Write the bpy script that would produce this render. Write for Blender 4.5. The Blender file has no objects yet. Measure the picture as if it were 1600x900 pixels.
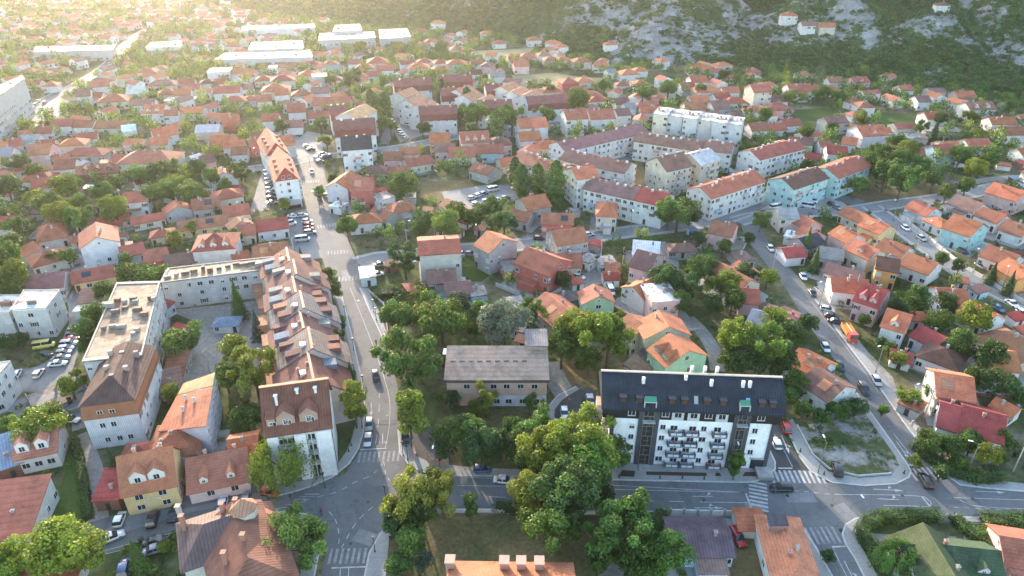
import bpy, bmesh, math, random
import numpy as np
from mathutils import Vector, noise as mn
random.seed(7); rng = np.random.default_rng(7)
R = math.radians
sc = bpy.context.scene
col = sc.collection
# ------------------------------------------------------------------ camera maths (drone, 106 m up)
F = 1081.0; TH = R(29.6); H = 106.0
CT, ST = math.cos(TH), math.sin(TH)
def ray(px, py):
    u = (px-800)/F; v = (py-450)/F
    return (u, CT-v*ST, -ST-v*CT)
def G0(px, py, z=0.0):
    d = ray(px, py); t = (z-H)/d[2]
    return (d[0]*t, d[1]*t)
def proj(x, y, z=0.0):
    dz = z-H; f = y*CT-dz*ST; up = y*ST+dz*CT
    return (800+F*x/f, 450-F*up/f)
def solve_z(x, y, py):
    lo, hi = 0, 100
    for _ in range(40):
        m = (lo+hi)/2
        if proj(x, y, m)[1] > py: lo = m
        else: hi = m
    return lo
# ------------------------------------------------------------------ terrain
BASE = [G0(*p) for p in ((330, 2), (430, 20), (560, 40), (700, 52), (800, 62), (880, 84), (960, 100), (1040, 102), (1110, 98), (1200, 108), (1300, 117), (1400, 124), (1500, 138), (1600, 160), (1760, 190), (1950, 230))]
BA = np.array(BASE)
RAV = np.array([G0(1105, 98), G0(1165, 76), G0(1200, 52)])
def _segd(P, A, B):
    ab = B-A; t = np.clip(((P-A)@ab)/(ab@ab), 0, 1)
    q = A+t[:, None]*ab
    d = np.hypot(*(P-q).T)
    s = ab[0]*(P[:, 1]-A[1])-ab[1]*(P[:, 0]-A[0])
    return d, s
def hill_np(P):
    best = np.full(len(P), 1e9); sg = np.zeros(len(P))
    for i in range(len(BA)-1):
        d, s = _segd(P, BA[i], BA[i+1])
        k = d < best-1e-6; best[k] = d[k]; sg[k] = s[k]
    d = np.where(sg > 0, best, -best)
    r = np.full(len(P), 1e9)
    for i in range(len(RAV)-1):
        dd, _ = _segd(P, RAV[i], RAV[i+1]); r = np.minimum(r, dd)
    dp = np.maximum(d, 0)
    h = 0.42*dp*dp/(dp+18)
    h *= 1-0.5*np.exp(-(r/26)**2)
    n1 = np.array([mn.fractal(Vector((p[0]*.012, p[1]*.012, 3.1)), 0.9, 2.1, 4) for p in P])
    h *= 1+0.6*n1
    h += np.clip(dp/30, 0, 1)*n1*5
    h = np.where(d > 0, np.maximum(h, 0.0), 0.0)
    lim = 84
    h = np.where(h > lim, lim+26*(1-np.exp(-(h-lim)/26)), h)
    return h, d
def hill(x, y):
    h, d = hill_np(np.array([[x, y]])); return float(h[0])
def GT(px, py, dz=0.0):
    x, y = G0(px, py, dz)
    if py > 175: return (x, y, 0.0)
    d = ray(px, py); prev = None
    y0 = max(80.0, y-420)
    n = 90
    for i in range(n+1):
        yy = y0+(y-y0)*i/n; t = yy/d[1]; xx = d[0]*t; zz = H+d[2]*t
        h = hill(xx, yy)
        if zz <= h+dz: return (xx, yy, h)
    return (x, y, hill(x, y))
# ------------------------------------------------------------------ materials
def mat(name):
    m = bpy.data.materials.new(name); m.use_nodes = True
    nt = m.node_tree; b = nt.nodes['Principled BSDF']
    return m, nt, b
def nd(nt, t, **k):
    n = nt.nodes.new(t)
    for a, v in k.items(): setattr(n, a, v)
    return n
def noise_n(nt, scale, detail=4, rough=.55, coord='Object', vec=None):
    tc = nd(nt, 'ShaderNodeTexCoord'); n = nd(nt, 'ShaderNodeTexNoise')
    n.inputs['Scale'].default_value = scale; n.inputs['Detail'].default_value = detail; n.inputs['Roughness'].default_value = rough
    nt.links.new(vec if vec else tc.outputs[coord], n.inputs['Vector'])
    return n.outputs['Fac']
def ramp(nt, fac, stops):
    r = nd(nt, 'ShaderNodeValToRGB'); e = r.color_ramp.elements
    while len(e) < len(stops): e.new(.5)
    for q, (p, c) in zip(e, stops):
        q.position = p; q.color = (c if len(c) == 4 else (*c, 1))
    nt.links.new(fac, r.inputs[0]); return r.outputs[0]
def mul(nt, a, b, fac=1.0, mode='MULTIPLY'):
    m = nd(nt, 'ShaderNodeMix', data_type='RGBA', blend_type=mode)
    for s, v in ((6, a), (7, b)):
        if hasattr(v, 'links'): nt.links.new(v, m.inputs[s])
        else: m.inputs[s].default_value = (*v, 1)
    if hasattr(fac, 'links'): nt.links.new(fac, m.inputs[0])
    else: m.inputs[0].default_value = fac
    return m.outputs[2]
def objcol(nt): return nd(nt, 'ShaderNodeObjectInfo').outputs['Color']
def grey(v): return (v, v, v)
def bump(nt, b, fac, s, d=.05):
    n = nd(nt, 'ShaderNodeBump'); n.inputs['Strength'].default_value = s; n.inputs['Distance'].default_value = d
    nt.links.new(fac, n.inputs['Height']); nt.links.new(n.outputs[0], b.inputs['Normal'])
def simple(name, c, rough=.7, metal=0, spec=.5, nscale=None, namt=.3):
    m, nt, b = mat(name)
    b.inputs['Base Color'].default_value = (*c, 1); b.inputs['Roughness'].default_value = rough; b.inputs['Metallic'].default_value = metal
    b.inputs['Specular IOR Level'].default_value = spec
    if nscale:
        f = noise_n(nt, nscale, 5)
        nt.links.new(mul(nt, c, ramp(nt, f, ((.25, grey(1-namt)), (.75, grey(1+namt*.6))))), b.inputs['Base Color'])
    return m
def wave(nt, scale, direction='X', dist=0., wtype='BANDS'):
    tc = nd(nt, 'ShaderNodeTexCoord'); w = nd(nt, 'ShaderNodeTexWave', wave_type=wtype, bands_direction=direction)
    w.inputs['Scale'].default_value = scale; w.inputs['Distortion'].default_value = dist
    nt.links.new(tc.outputs['Object'], w.inputs['Vector']); return w.outputs['Fac']
M = {}
def mk_roof():
    m, nt, b = mat('clay_tile')
    tc = nd(nt, 'ShaderNodeTexCoord'); oi = nd(nt, 'ShaderNodeObjectInfo')
    ad = nd(nt, 'ShaderNodeVectorMath', operation='ADD'); sc_ = nd(nt, 'ShaderNodeVectorMath', operation='SCALE')
    cb = nd(nt, 'ShaderNodeCombineXYZ')
    for i in range(3): nt.links.new(oi.outputs['Random'], cb.inputs[i])
    nt.links.new(cb.outputs[0], sc_.inputs[0]); sc_.inputs['Scale'].default_value = 91
    nt.links.new(tc.outputs['Object'], ad.inputs[0]); nt.links.new(sc_.outputs[0], ad.inputs[1])
    v = ad.outputs[0]
    big = ramp(nt, noise_n(nt, .35, 5, .65, vec=v), ((.28, grey(.62)), (.5, grey(1.0)), (.72, grey(1.22))))
    fine = ramp(nt, noise_n(nt, 3.2, 3, .7, vec=v), ((.25, grey(.72)), (.75, grey(1.22))))
    w1 = ramp(nt, wave(nt, 1.45, 'X', .6), ((0, grey(.86)), (.6, grey(1.05))))
    w2 = ramp(nt, wave(nt, 1.1, 'Z', .8), ((0, grey(.86)), (.45, grey(1.04))))
    patch = ramp(nt, noise_n(nt, 1.1, 6, .7, vec=v), ((.56, grey(0)), (.72, grey(.6))))
    c = mul(nt, objcol(nt), big); c = mul(nt, c, fine); c = mul(nt, c, w1); c = mul(nt, c, w2)
    c = mul(nt, c, (.17, .13, .10), patch, 'MIX')
    nt.links.new(c, b.inputs['Base Color']); b.inputs['Roughness'].default_value = .82; b.inputs['Specular IOR Level'].default_value = .3
    bump(nt, b, wave(nt, 1.45, 'X'), .5, .06)
    return m
def mk_sheet(rusty=1):
    m, nt, b = mat('sheet_roof')
    big = ramp(nt, noise_n(nt, .3, 6, .7), ((.3, grey(.6)), (.7, grey(1.25))))
    w1 = ramp(nt, wave(nt, .55, 'X'), ((0, grey(.62)), (.16, grey(1.0))))
    rust = ramp(nt, noise_n(nt, .55, 6, .75), ((.56, grey(0)), (.7, grey(.6))))
    c = mul(nt, objcol(nt), big); c = mul(nt, c, w1); c = mul(nt, c, (.20, .10, .06), rust, 'MIX') if rusty else c
    nt.links.new(c, b.inputs['Base Color']); b.inputs['Roughness'].default_value = .7; b.inputs['Specular IOR Level'].default_value = .12
    bump(nt, b, wave(nt, .55, 'X'), .4, .06)
    return m
def mk_wall():
    m, nt, b = mat('render_wall')
    c = mul(nt, objcol(nt), ramp(nt, noise_n(nt, .45, 6, .7), ((.25, grey(.74)), (.65, grey(1.05)))))
    c = mul(nt, c, ramp(nt, noise_n(nt, 3, 4, .6), ((.3, grey(.88)), (.7, grey(1.06)))))
    nt.links.new(c, b.inputs['Base Color']); b.inputs['Roughness'].default_value = .9; b.inputs['Specular IOR Level'].default_value = .2
    return m
def mk_clad():
    m, nt, b = mat('ribbed_cladding')
    c = mul(nt, objcol(nt), ramp(nt, wave(nt, .9, 'X'), ((0, grey(.6)), (.4, grey(1.0)))))
    c = mul(nt, c, ramp(nt, noise_n(nt, .5, 6, .7), ((.25, grey(.7)), (.65, grey(1.1)))))
    nt.links.new(c, b.inputs['Base Color']); b.inputs['Roughness'].default_value = .7
    return m
def mk_flat():
    m, nt, b = mat('flat_roof_felt')
    c = mul(nt, objcol(nt), ramp(nt, noise_n(nt, .22, 7, .75), ((.3, grey(.5)), (.5, grey(1.)), (.75, grey(1.2)))))
    c = mul(nt, c, (.12, .065, .04), ramp(nt, noise_n(nt, .16, 7, .75), ((.47, grey(0)), (.55, grey(.85)))), 'MIX')
    c = mul(nt, c, (.07, .065, .06), ramp(nt, noise_n(nt, .09, 5, .7, coord='Generated' if 0 else 'Object'), ((.52, grey(0)), (.57, grey(.7)))), 'MIX')
    nt.links.new(c, b.inputs['Base Color']); b.inputs['Roughness'].default_value = .75
    return m
def mk_leaf(name, trans=.27):
    m, nt, b = mat(name)
    at = nd(nt, 'ShaderNodeAttribute', attribute_name='tint')
    oi = nd(nt, 'ShaderNodeObjectInfo')
    rr = ramp(nt, oi.outputs['Random'], ((0, (.85, .92, .8)), (.5, (1, 1, 1)), (1, (1.18, 1.06, .9))))
    c = mul(nt, oi.outputs['Color'], at.outputs['Color']); c = mul(nt, c, rr)
    b.inputs['Roughness'].default_value = .6; b.inputs['Specular IOR Level'].default_value = .25
    nt.links.new(c, b.inputs['Base Color'])
    t = nd(nt, 'ShaderNodeBsdfTranslucent'); nt.links.new(mul(nt, c, (1.35, 1.35, .8)), t.inputs['Color'])
    mx = nd(nt, 'ShaderNodeMixShader'); mx.inputs[0].default_value = trans
    nt.links.new(b.outputs[0], mx.inputs[1]); nt.links.new(t.outputs[0], mx.inputs[2])
    nt.links.new(mx.outputs[0], nt.nodes['Material Output'].inputs['Surface'])
    return m
def mk_asphalt(name, base):
    m, nt, b = mat(name)
    c = ramp(nt, noise_n(nt, .06, 6, .65), ((.3, grey(base*.74)), (.7, grey(base*1.28))))
    c = mul(nt, c, ramp(nt, noise_n(nt, .8, 5, .7), ((.3, grey(.9)), (.72, grey(1.1)))))
    c = mul(nt, c, (.99, 1.0, 1.01))
    tc = nd(nt, 'ShaderNodeTexCoord'); vo = nd(nt, 'ShaderNodeTexVoronoi', feature='DISTANCE_TO_EDGE'); vo.inputs['Scale'].default_value = .17
    wn = nd(nt, 'ShaderNodeTexNoise'); wn.inputs['Scale'].default_value = .5; nt.links.new(tc.outputs['Object'], wn.inputs['Vector'])
    mx_ = nd(nt, 'ShaderNodeVectorMath', operation='MULTIPLY_ADD'); nt.links.new(wn.outputs['Color'], mx_.inputs[0]); mx_.inputs[1].default_value = (3, 3, 0); nt.links.new(tc.outputs['Object'], mx_.inputs[2])
    nt.links.new(mx_.outputs[0], vo.inputs['Vector'])
    c = mul(nt, c, ramp(nt, vo.outputs['Distance'], ((.0, grey(.72)), (.022, grey(1)))))
    c = mul(nt, c, ramp(nt, noise_n(nt, .35, 3, .6), ((.60, grey(1)), (.74, grey(.78)))))
    nt.links.new(c, b.inputs['Base Color']); b.inputs['Roughness'].default_value = .85
    return m
def mk_paving():
    m, nt, b = mat('paving')
    tc = nd(nt, 'ShaderNodeTexCoord'); br = nd(nt, 'ShaderNodeTexBrick')
    br.inputs['Scale'].default_value = .9; br.inputs['Color1'].default_value = (.30, .295, .28, 1); br.inputs['Color2'].default_value = (.36, .35, .33, 1); br.inputs['Mortar'].default_value = (.24, .235, .22, 1)
    br.inputs['Mortar Size'].default_value = .03
    nt.links.new(tc.outputs['Object'], br.inputs['Vector'])
    c = mul(nt, br.outputs['Color'], ramp(nt, noise_n(nt, .15, 6, .7), ((.3, grey(.8)), (.7, grey(1.15)))))
    nt.links.new(c, b.inputs['Base Color']); b.inputs['Roughness'].default_value = .85
    return m
def mk_ground(name, stops, s1=.035, s2=.5, amt=.5):
    m, nt, b = mat(name)
    c = ramp(nt, noise_n(nt, s1, 8, .68), stops)
    c = mul(nt, c, ramp(nt, noise_n(nt, s2, 6, .7), ((.28, grey(1-amt)), (.72, grey(1+amt*.7)))))
    nt.links.new(c, b.inputs['Base Color']); b.inputs['Roughness'].default_value = .95; b.inputs['Specular IOR Level'].default_value = .1
    return m
def mk_hill():
    m, nt, b = mat('hillside')
    at = nd(nt, 'ShaderNodeAttribute', attribute_name='rock')
    green = ramp(nt, noise_n(nt, .03, 8, .7), ((.3, (.022, .060, .018)), (.55, (.042, .088, .026)), (.78, (.13, .13, .06))))
    green = mul(nt, green, ramp(nt, noise_n(nt, .25, 6, .7), ((.3, grey(.6)), (.7, grey(1.3)))))
    rock = ramp(nt, noise_n(nt, .12, 9, .75), ((.32, (.07, .075, .065)), (.48, (.22, .22, .21)), (.68, (.38, .375, .36))))
    rn0 = noise_n(nt, .075, 9, .8); rm_ = nd(nt, 'ShaderNodeMath', operation='MULTIPLY_ADD'); nt.links.new(rn0, rm_.inputs[0]); rm_.inputs[1].default_value = 2.2; rm_.inputs[2].default_value = -.62; rn = rm_.outputs[0]
    ad = nd(nt, 'ShaderNodeMath', operation='ADD'); nt.links.new(at.outputs['Fac'], ad.inputs[0]); nt.links.new(rn, ad.inputs[1])
    f = ramp(nt, ad.outputs[0], ((.98, grey(0)), (1.0, grey(1)))) if False else None
    mr = nd(nt, 'ShaderNodeMapRange'); mr.inputs[1].default_value = .95; mr.inputs[2].default_value = 1.01
    nt.links.new(ad.outputs[0], mr.inputs[0])
    c = mul(nt, green, rock, mr.outputs[0], 'MIX')
    nt.links.new(c, b.inputs['Base Color']); b.inputs['Roughness'].default_value = .95; b.inputs['Specular IOR Level'].default_value = .1
    bump(nt, b, noise_n(nt, .3, 8, .75), .8, 1.5)
    return m
def mk_paint():
    m, nt, b = mat('car_paint')
    nt.links.new(objcol(nt), b.inputs['Base Color']); b.inputs['Roughness'].default_value = .3; b.inputs['Coat Weight'].default_value = .6; b.inputs['Metallic'].default_value = .1
    return m
def mk_linepaint(name='road_paint', lo=.22, hi=.52, p0=.32, p1=.60):
    m, nt, b = mat(name)
    c = ramp(nt, noise_n(nt, .9, 7, .8), ((p0, grey(lo)), (p1, grey(hi))))
    nt.links.new(c, b.inputs['Base Color']); b.inputs['Roughness'].default_value = .8
    return m
def mk_plain(name, rough=.7):
    m, nt, b = mat(name)
    c = mul(nt, objcol(nt), ramp(nt, noise_n(nt, 1.5, 4, .6), ((.3, grey(.85)), (.7, grey(1.08)))))
    nt.links.new(c, b.inputs['Base Color']); b.inputs['Roughness'].default_value = rough
    return m
M['roof'] = mk_roof(); M['sheet'] = mk_sheet(); M['wall'] = mk_wall(); M['sheet_dark'] = mk_sheet(0); M['clad'] = mk_clad(); M['flat'] = mk_flat()
M['leaf'] = mk_leaf('leaf'); M['bark'] = simple('bark', (.11, .085, .06), .95, nscale=2)
M['asphalt'] = mk_asphalt('asphalt', .135); M['asphalt2'] = mk_asphalt('worn_asphalt', .20); M['newasphalt'] = mk_asphalt('new_asphalt', .06)
M['paving'] = mk_paving(); M['kerb'] = simple('kerb_stone', (.5, .49, .47), .9, nscale=1)
M['line'] = mk_linepaint(); M['worn'] = mk_linepaint('worn_road_paint', .14, .36, .36, .62); M['patch'] = mk_asphalt('asphalt_patch', .115)
M['glass'] = simple('window_glass', (.025, .032, .04), .12, spec=.7); M['frame'] = simple('window_frame', (.7, .7, .68), .5)
M['shutter_wood'] = simple('shutter_wood', (.14, .075, .04), .7); M['curtain'] = simple('curtain', (.34, .31, .27), .9)
M['shutter'] = simple('roller_blind', (.5, .5, .48), .7); M['dark'] = simple('dark_metal', (.035, .037, .042), .45)
M['paint'] = mk_paint(); M['tyre'] = simple('tyre', (.02, .02, .02), .9); M['lamp'] = simple('headlight', (.7, .7, .68), .15); M['tail'] = simple('tail_light', (.4, .02, .02), .25)
M['plain'] = mk_plain('painted_surface'); M['concrete'] = simple('concrete', (.36, .35, .33), .9, nscale=.8)
M['pole'] = simple('lamp_pole', (.24, .25, .26), .5, .4); M['wood'] = simple('wood_pole', (.16, .12, .08), .9, nscale=2)
M['ground'] = mk_ground('ground', ((.30, (.045, .07, .022)), (.46, (.075, .095, .035)), (.56, (.15, .135, .08)), (.68, (.27, .25, .21))))
M['lawn'] = mk_ground('lawn', ((.3, (.045, .085, .02)), (.7, (.09, .13, .035))), .1, 1.2, .35)
M['dry'] = mk_ground('dry_grass', ((.3, (.11, .085, .04)), (.6, (.20, .15, .075)), (.75, (.09, .10, .035))), .08, .9, .4)
M['field'] = mk_ground('dry_field', ((.3, (.26, .22, .12)), (.7, (.36, .30, .17))), .05, .5, .25)
M['park'] = mk_ground('park_floor', ((.3, (.065, .075, .030)), (.5, (.13, .115, .055)), (.7, (.19, .16, .09))), .09, 1.2, .45)
M['gravel'] = mk_ground('gravel', ((.3, (.19, .18, .16)), (.6, (.33, .31, .28)), (.75, (.42, .40, .37))), .08, 1.0, .35)
M['lot'] = mk_ground('weedy_gravel', ((.35, (.06, .085, .03)), (.47, (.10, .11, .05)), (.53, (.26, .24, .21)), (.7, (.42, .41, .39))), .1, 1.2, .4)
M['soil'] = simple('soil', (.06, .04, .028), .95, nscale=2)
M['hill'] = mk_hill()
# ------------------------------------------------------------------ mesh helpers
class MB:
    def __init__(s): s.v = []; s.f = []; s.m = []
    def poly(s, pts, mi=0):
        n = len(s.v); s.v += [tuple(p) for p in pts]; s.f.append(tuple(range(n, n+len(pts)))); s.m.append(mi); return s
    def box(s, x0, y0, z0, x1, y1, z1, mi=0):
        n = len(s.v)
        s.v += [(x0, y0, z0), (x1, y0, z0), (x1, y1, z0), (x0, y1, z0), (x0, y0, z1), (x1, y0, z1), (x1, y1, z1), (x0, y1, z1)]
        for q in ((0, 3, 2, 1), (4, 5, 6, 7), (0, 1, 5, 4), (1, 2, 6, 5), (2, 3, 7, 6), (3, 0, 4, 7)):
            s.f.append(tuple(n+i for i in q)); s.m.append(mi)
        return s
    def prism(s, yz, x0, x1, mi=0, mcap=None):
        n = len(s.v); k = len(yz)
        s.v += [(x0, y, z) for y, z in yz]+[(x1, y, z) for y, z in yz]
        for i in range(k):
            j = (i+1) % k; s.f.append((n+i, n+j, n+k+j, n+k+i)); s.m.append(mi)
        s.f.append(tuple(n+i for i in range(k))[::-1]); s.f.append(tuple(n+k+i for i in range(k)))
        s.m += [mi if mcap is None else mcap]*2; return s
    def prismz(s, xy, z0, z1, mi=0, mtop=None):
        n = len(s.v); k = len(xy)
        if sum(xy[i][0]*xy[(i+1) % k][1]-xy[(i+1) % k][0]*xy[i][1] for i in range(k)) < 0: xy = xy[::-1]
        s.v += [(x, y, z0) for x, y in xy]+[(x, y, z1) for x, y in xy]
        for i in range(k):
            j = (i+1) % k; s.f.append((n+i, n+j, n+k+j, n+k+i)); s.m.append(mi)
        s.f.append(tuple(n+k+i for i in range(k))); s.m.append(mi if mtop is None else mtop); return s
    def frustum(s, a, z0, b, z1, mi=0):
        n = len(s.v); k = len(a)
        s.v += [(*p, z0) for p in a]+[(*p, z1) for p in b]
        for i in range(k):
            j = (i+1) % k; s.f.append((n+i, n+j, n+k+j, n+k+i)); s.m.append(mi)
        s.f.append(tuple(n+k+i for i in range(k))); s.m.append(mi); s.f.append(tuple(n+i for i in range(k))[::-1]); s.m.append(mi); return s
    def tube(s, a, b, r0, r1=None, n=6, mi=0):
        r1 = r0 if r1 is None else r1
        a, b = Vector(a), Vector(b); d = (b-a).normalized()
        u = d.orthogonal().normalized(); w = d.cross(u); k = len(s.v)
        for p, r in ((a, r0), (b, r1)):
            for i in range(n):
                t = 2*math.pi*i/n; s.v.append(tuple(p+u*math.cos(t)*r+w*math.sin(t)*r))
        for i in range(n):
            j = (i+1) % n; s.f.append((k+i, k+j, k+n+j, k+n+i)); s.m.append(mi)
        s.f.append(tuple(k+n+i for i in range(n))); s.m.append(mi); s.f.append(tuple(k+i for i in range(n))[::-1]); s.m.append(mi); return s
    def mesh(s, name, mats):
        me = bpy.data.meshes.new(name); me.from_pydata(s.v, [], s.f)
        for m in mats: me.materials.append(m)
        if len(mats) > 1: me.polygons.foreach_set('material_index', s.m)
        me.update(); return me
    def build(s, name, mats, parent=None, loc=(0, 0, 0), rz=0, color=None):
        return put(name, s.mesh(name, mats if isinstance(mats, (list, tuple)) else [mats]), parent, loc, rz, color)
def put(name, me, parent=None, loc=(0, 0, 0), rz=0, color=None, scale=None):
    o = bpy.data.objects.new(name, me); col.objects.link(o)
    o.location = loc; o.rotation_euler = (0, 0, rz)
    if scale: o.scale = scale if isinstance(scale, tuple) else (scale,)*3
    if parent: o.parent = parent
    if color: o.color = (*color[:3], 1)
    return o
def empty(name, loc, rz=0):
    o = bpy.data.objects.new(name, None); col.objects.link(o); o.location = loc; o.rotation_euler = (0, 0, rz); o.empty_display_size = .5
    return o
THINGS = []
def reg(o, desc, cat, group=None, at=None, fixed=None):
    o['category'] = cat
    if group: o['group'] = group
    p = at or tuple(o.location)
    THINGS.append([o, desc, p, fixed]); return o
def kind(o, k):
    o['kind'] = k; return o
# occupancy raster, 1 m cells
OX, OY, ON = 900, 0, 1
OCC = np.zeros((1800, 1200), bool)
def cells(pts):
    i = np.floor(pts[:, 0]+OX).astype(int); j = np.floor(pts[:, 1]+OY).astype(int)
    k = (i >= 0) & (i < 1800) & (j >= 0) & (j < 1200); return i[k], j[k]
def rect_pts(x, y, rz, L, W):
    a = np.arange(-L/2, L/2+.01, .7); b = np.arange(-W/2, W/2+.01, .7)
    A, B = np.meshgrid(a, b); c, s = math.cos(rz), math.sin(rz)
    return np.stack([x+A.ravel()*c-B.ravel()*s, y+A.ravel()*s+B.ravel()*c], 1)
def occ_rect(x, y, rz, L, W):
    i, j = cells(rect_pts(x, y, rz, L, W)); OCC[i, j] = True
def occ_frac(x, y, rz, L, W):
    i, j = cells(rect_pts(x, y, rz, L, W))
    return OCC[i, j].mean() if len(i) else 1.0
def inpoly(P, poly):
    x, y = P[:, 0], P[:, 1]; r = np.zeros(len(P), bool); n = len(poly)
    for k in range(n):
        x0, y0 = poly[k][:2]; x1, y1 = poly[(k+1) % n][:2]
        if y0 == y1: continue
        c = ((y0 > y) != (y1 > y)) & (x < (x1-x0)*(y-y0)/(y1-y0)+x0); r ^= c
    return r
def occ_poly(poly):
    P = np.array(poly); lo = P.min(0); hi = P.max(0)
    X, Y = np.meshgrid(np.arange(lo[0], hi[0]+1), np.arange(lo[1], hi[1]+1)); Q = np.stack([X.ravel(), Y.ravel()], 1)
    i, j = cells(Q[inpoly(Q, poly)]); OCC[i, j] = True
# ------------------------------------------------------------------ windows, doors, chimneys (shared meshes)
def win_mesh(w, h, name, style=0):
    b = MB(); t = .07; d = .07
    b.box(-w/2, -d, -h/2, -w/2+t, 0, h/2, 0); b.box(w/2-t, -d, -h/2, w/2, 0, h/2, 0)
    b.box(-w/2+t, -d, h/2-t, w/2-t, 0, h/2, 0); b.box(-w/2+t, -d, -h/2, w/2-t, 0, -h/2+t, 0)
    b.box(-.03, -d, -h/2+t, .03, -.003, h/2-t, 0)
    b.box(-w/2+t, -.03, -h/2+t, -.03, 0, h/2-t, 1); b.box(.03, -.03, -h/2+t, w/2-t, 0, h/2-t, 1)
    b.box(-w/2-.08, -.13, -h/2-.07, w/2+.08, -.003, -h/2-.004, 2)
    if style == 1: b.box(-w/2+t, -.05, -h*.02, w/2-t, -.031, h/2-t, 3)
    if style == 3: b.box(-w/2-.5, -.06, -h/2, -w/2-.02, -.003, h/2, 4).box(w/2+.02, -.06, -h/2, w/2+.5, -.003, h/2, 4)
    if style == 4: b.box(-w/2+t, -.05, -h/2+t, -.1, -.031, h/2-t, 5)
    if style == 2: b.box(-w/2+t, -.05, -h/2+t, w/2-t, -.031, h/2-t, 3)
    return b.mesh(name, [M['frame'], M['glass'], M['concrete'], M['shutter'], M['shutter_wood'], M['curtain']])
WIN = [win_mesh(1.15, 1.35, 'window', 0), win_mesh(1.15, 1.35, 'window', 0), win_mesh(1.5, 1.35, 'window', 0), win_mesh(1.15, 1.35, 'window', 1), win_mesh(1.5, 1.35, 'window', 2), win_mesh(1.1, 1.3, 'window', 3), win_mesh(1.3, 1.35, 'window', 4)]
WSM = win_mesh(.7, .8, 'window')
dm = MB(); dm.box(-.5, -.06, 0, .5, 0, 2.1, 0); dm.box(-.38, -.075, .2, .38, -.061, 1.9, 1)
DOOR = dm.mesh('door', [simple('door_wood', (.13, .07, .04), .6), M['dark']])
cm = MB(); cm.box(-.28, -.24, -1.3, .28, .24, .8, 0); cm.box(-.36, -.32, .8, .36, .32, .9, 1); cm.box(-.16, -.12, .9, .16, .12, 1.05, 0)
CHIM = cm.mesh('chimney', [M['plain'], M['concrete']])
def wall_wins(root, a, b, z0, nst, sh=2.8, margin=.9, step=2.9, prob=.85, meshes=WIN, door=False, maxn=99, dz=1.55):
    """windows along a wall from local a to b (outward normal to the right of a->b)"""
    ax, ay = a; bx, by = b; L = math.hypot(bx-ax, by-ay)
    ux, uy = (bx-ax)/L, (by-ay)/L; nx, ny = uy, -ux
    rz = root.rotation_euler.z; c, s = math.cos(rz), math.sin(rz)
    wx, wy = root.location.x+c*(ax+bx)/2-s*(ay+by)/2, root.location.y+s*(ax+bx)/2+c*(ay+by)/2
    wn = (c*nx-s*ny, s*nx+c*ny); d = math.hypot(wx, wy)
    if (wn[0]*-wx+wn[1]*-wy)/d < -.12: return 0
    n = int((L-2*margin)/step)+1
    if L < 2.2: return 0
    gap = (L-2*margin)/max(n-1, 1) if n > 1 else 0
    ang = math.atan2(uy, ux); k = 0
    dr = random.randrange(n) if door else -1
    for st in range(nst):
        for i in range(n):
            t = (margin+gap*i) if n > 1 else L/2
            if st == 0 and i == dr:
                put('door', DOOR, root, (ax+ux*t, ay+uy*t, z0+.02), ang); continue
            if random.random() > prob or k >= maxn: continue
            put('window', random.choice(meshes), root, (ax+ux*t+nx*.002, ay+uy*t+ny*.002, z0+st*sh+dz), ang); k += 1
    return k
# ------------------------------------------------------------------ colours
RC = dict(o=(.46, .155, .075), r=(.36, .11, .072), b=(.15, .068, .05), m=(.23, .115, .095), g=(.27, .27, .27), w=(.66, .65, .62), k=(.045, .047, .055), R=(.33, .065, .055), c=(.33, .13, .075), l=(.22, .30, .40), n=(.06, .10, .06))
RN = dict(o='orange', r='red', b='brown', m='mauve-brown', g='grey', w='white', k='black', R='crimson', c='rusty', l='blue', n='green')
WC = dict(w=(.66, .655, .635), c=(.60, .55, .45), p=(.66, .44, .42), g=(.40, .39, .37), y=(.68, .53, .28), t=(.36, .58, .56), n=(.34, .58, .42), o=(.68, .34, .12), R=(.55, .16, .13), l=(.40, .55, .66), b=(.25, .12, .09))
WN = dict(w='white', c='cream', p='pink', g='bare grey', y='yellow', t='turquoise', n='green', o='orange', R='red', l='pale blue', b='brown')
def vary(c, a=.12):
    k = 1+random.uniform(-a, a); return tuple(min(.9, max(.005, x*k*(1+random.uniform(-a*.4, a*.4)))) for x in c)
# ------------------------------------------------------------------ roofs & houses
def gable_roof(L, W, e, rise, over=.45, th=.2):
    k = rise/(W/2); o = over; y0 = W/2+o; z0 = e-o*k
    return MB().prism([(-y0, z0), (0, e+rise), (y0, z0), (y0, z0+th), (0, e+rise+th), (-y0, z0+th)], -L/2-over, L/2+over)
def hip_roof(L, W, e, rise, over=.5, th=.18):
    b = MB(); x, y = L/2+over, W/2+over; r = max(L-W, .4)/2; k = rise/(W/2); z = e-over*k*.6
    n = [(-x, -y), (x, -y), (x, y), (-x, y)]
    v = [(*p, z) for p in n]+[(*p, z+th) for p in n]+[(-r, 0, e+rise+th), (r, 0, e+rise+th)]
    b.v = v; b.f = [(0, 3, 2, 1), (0, 1, 5, 4), (1, 2, 6, 5), (2, 3, 7, 6), (3, 0, 4, 7), (4, 5, 9, 8), (5, 6, 9), (6, 7, 8, 9), (7, 4, 8)]; b.m = [0]*9
    return b
def shed_roof(L, W, e, rise, over=.35, th=.2):
    y = W/2+over; return MB().prism([(-y, e-.05), (y, e+rise-.05), (y, e+rise+th), (-y, e+th)], -L/2-over, L/2+over)
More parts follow.
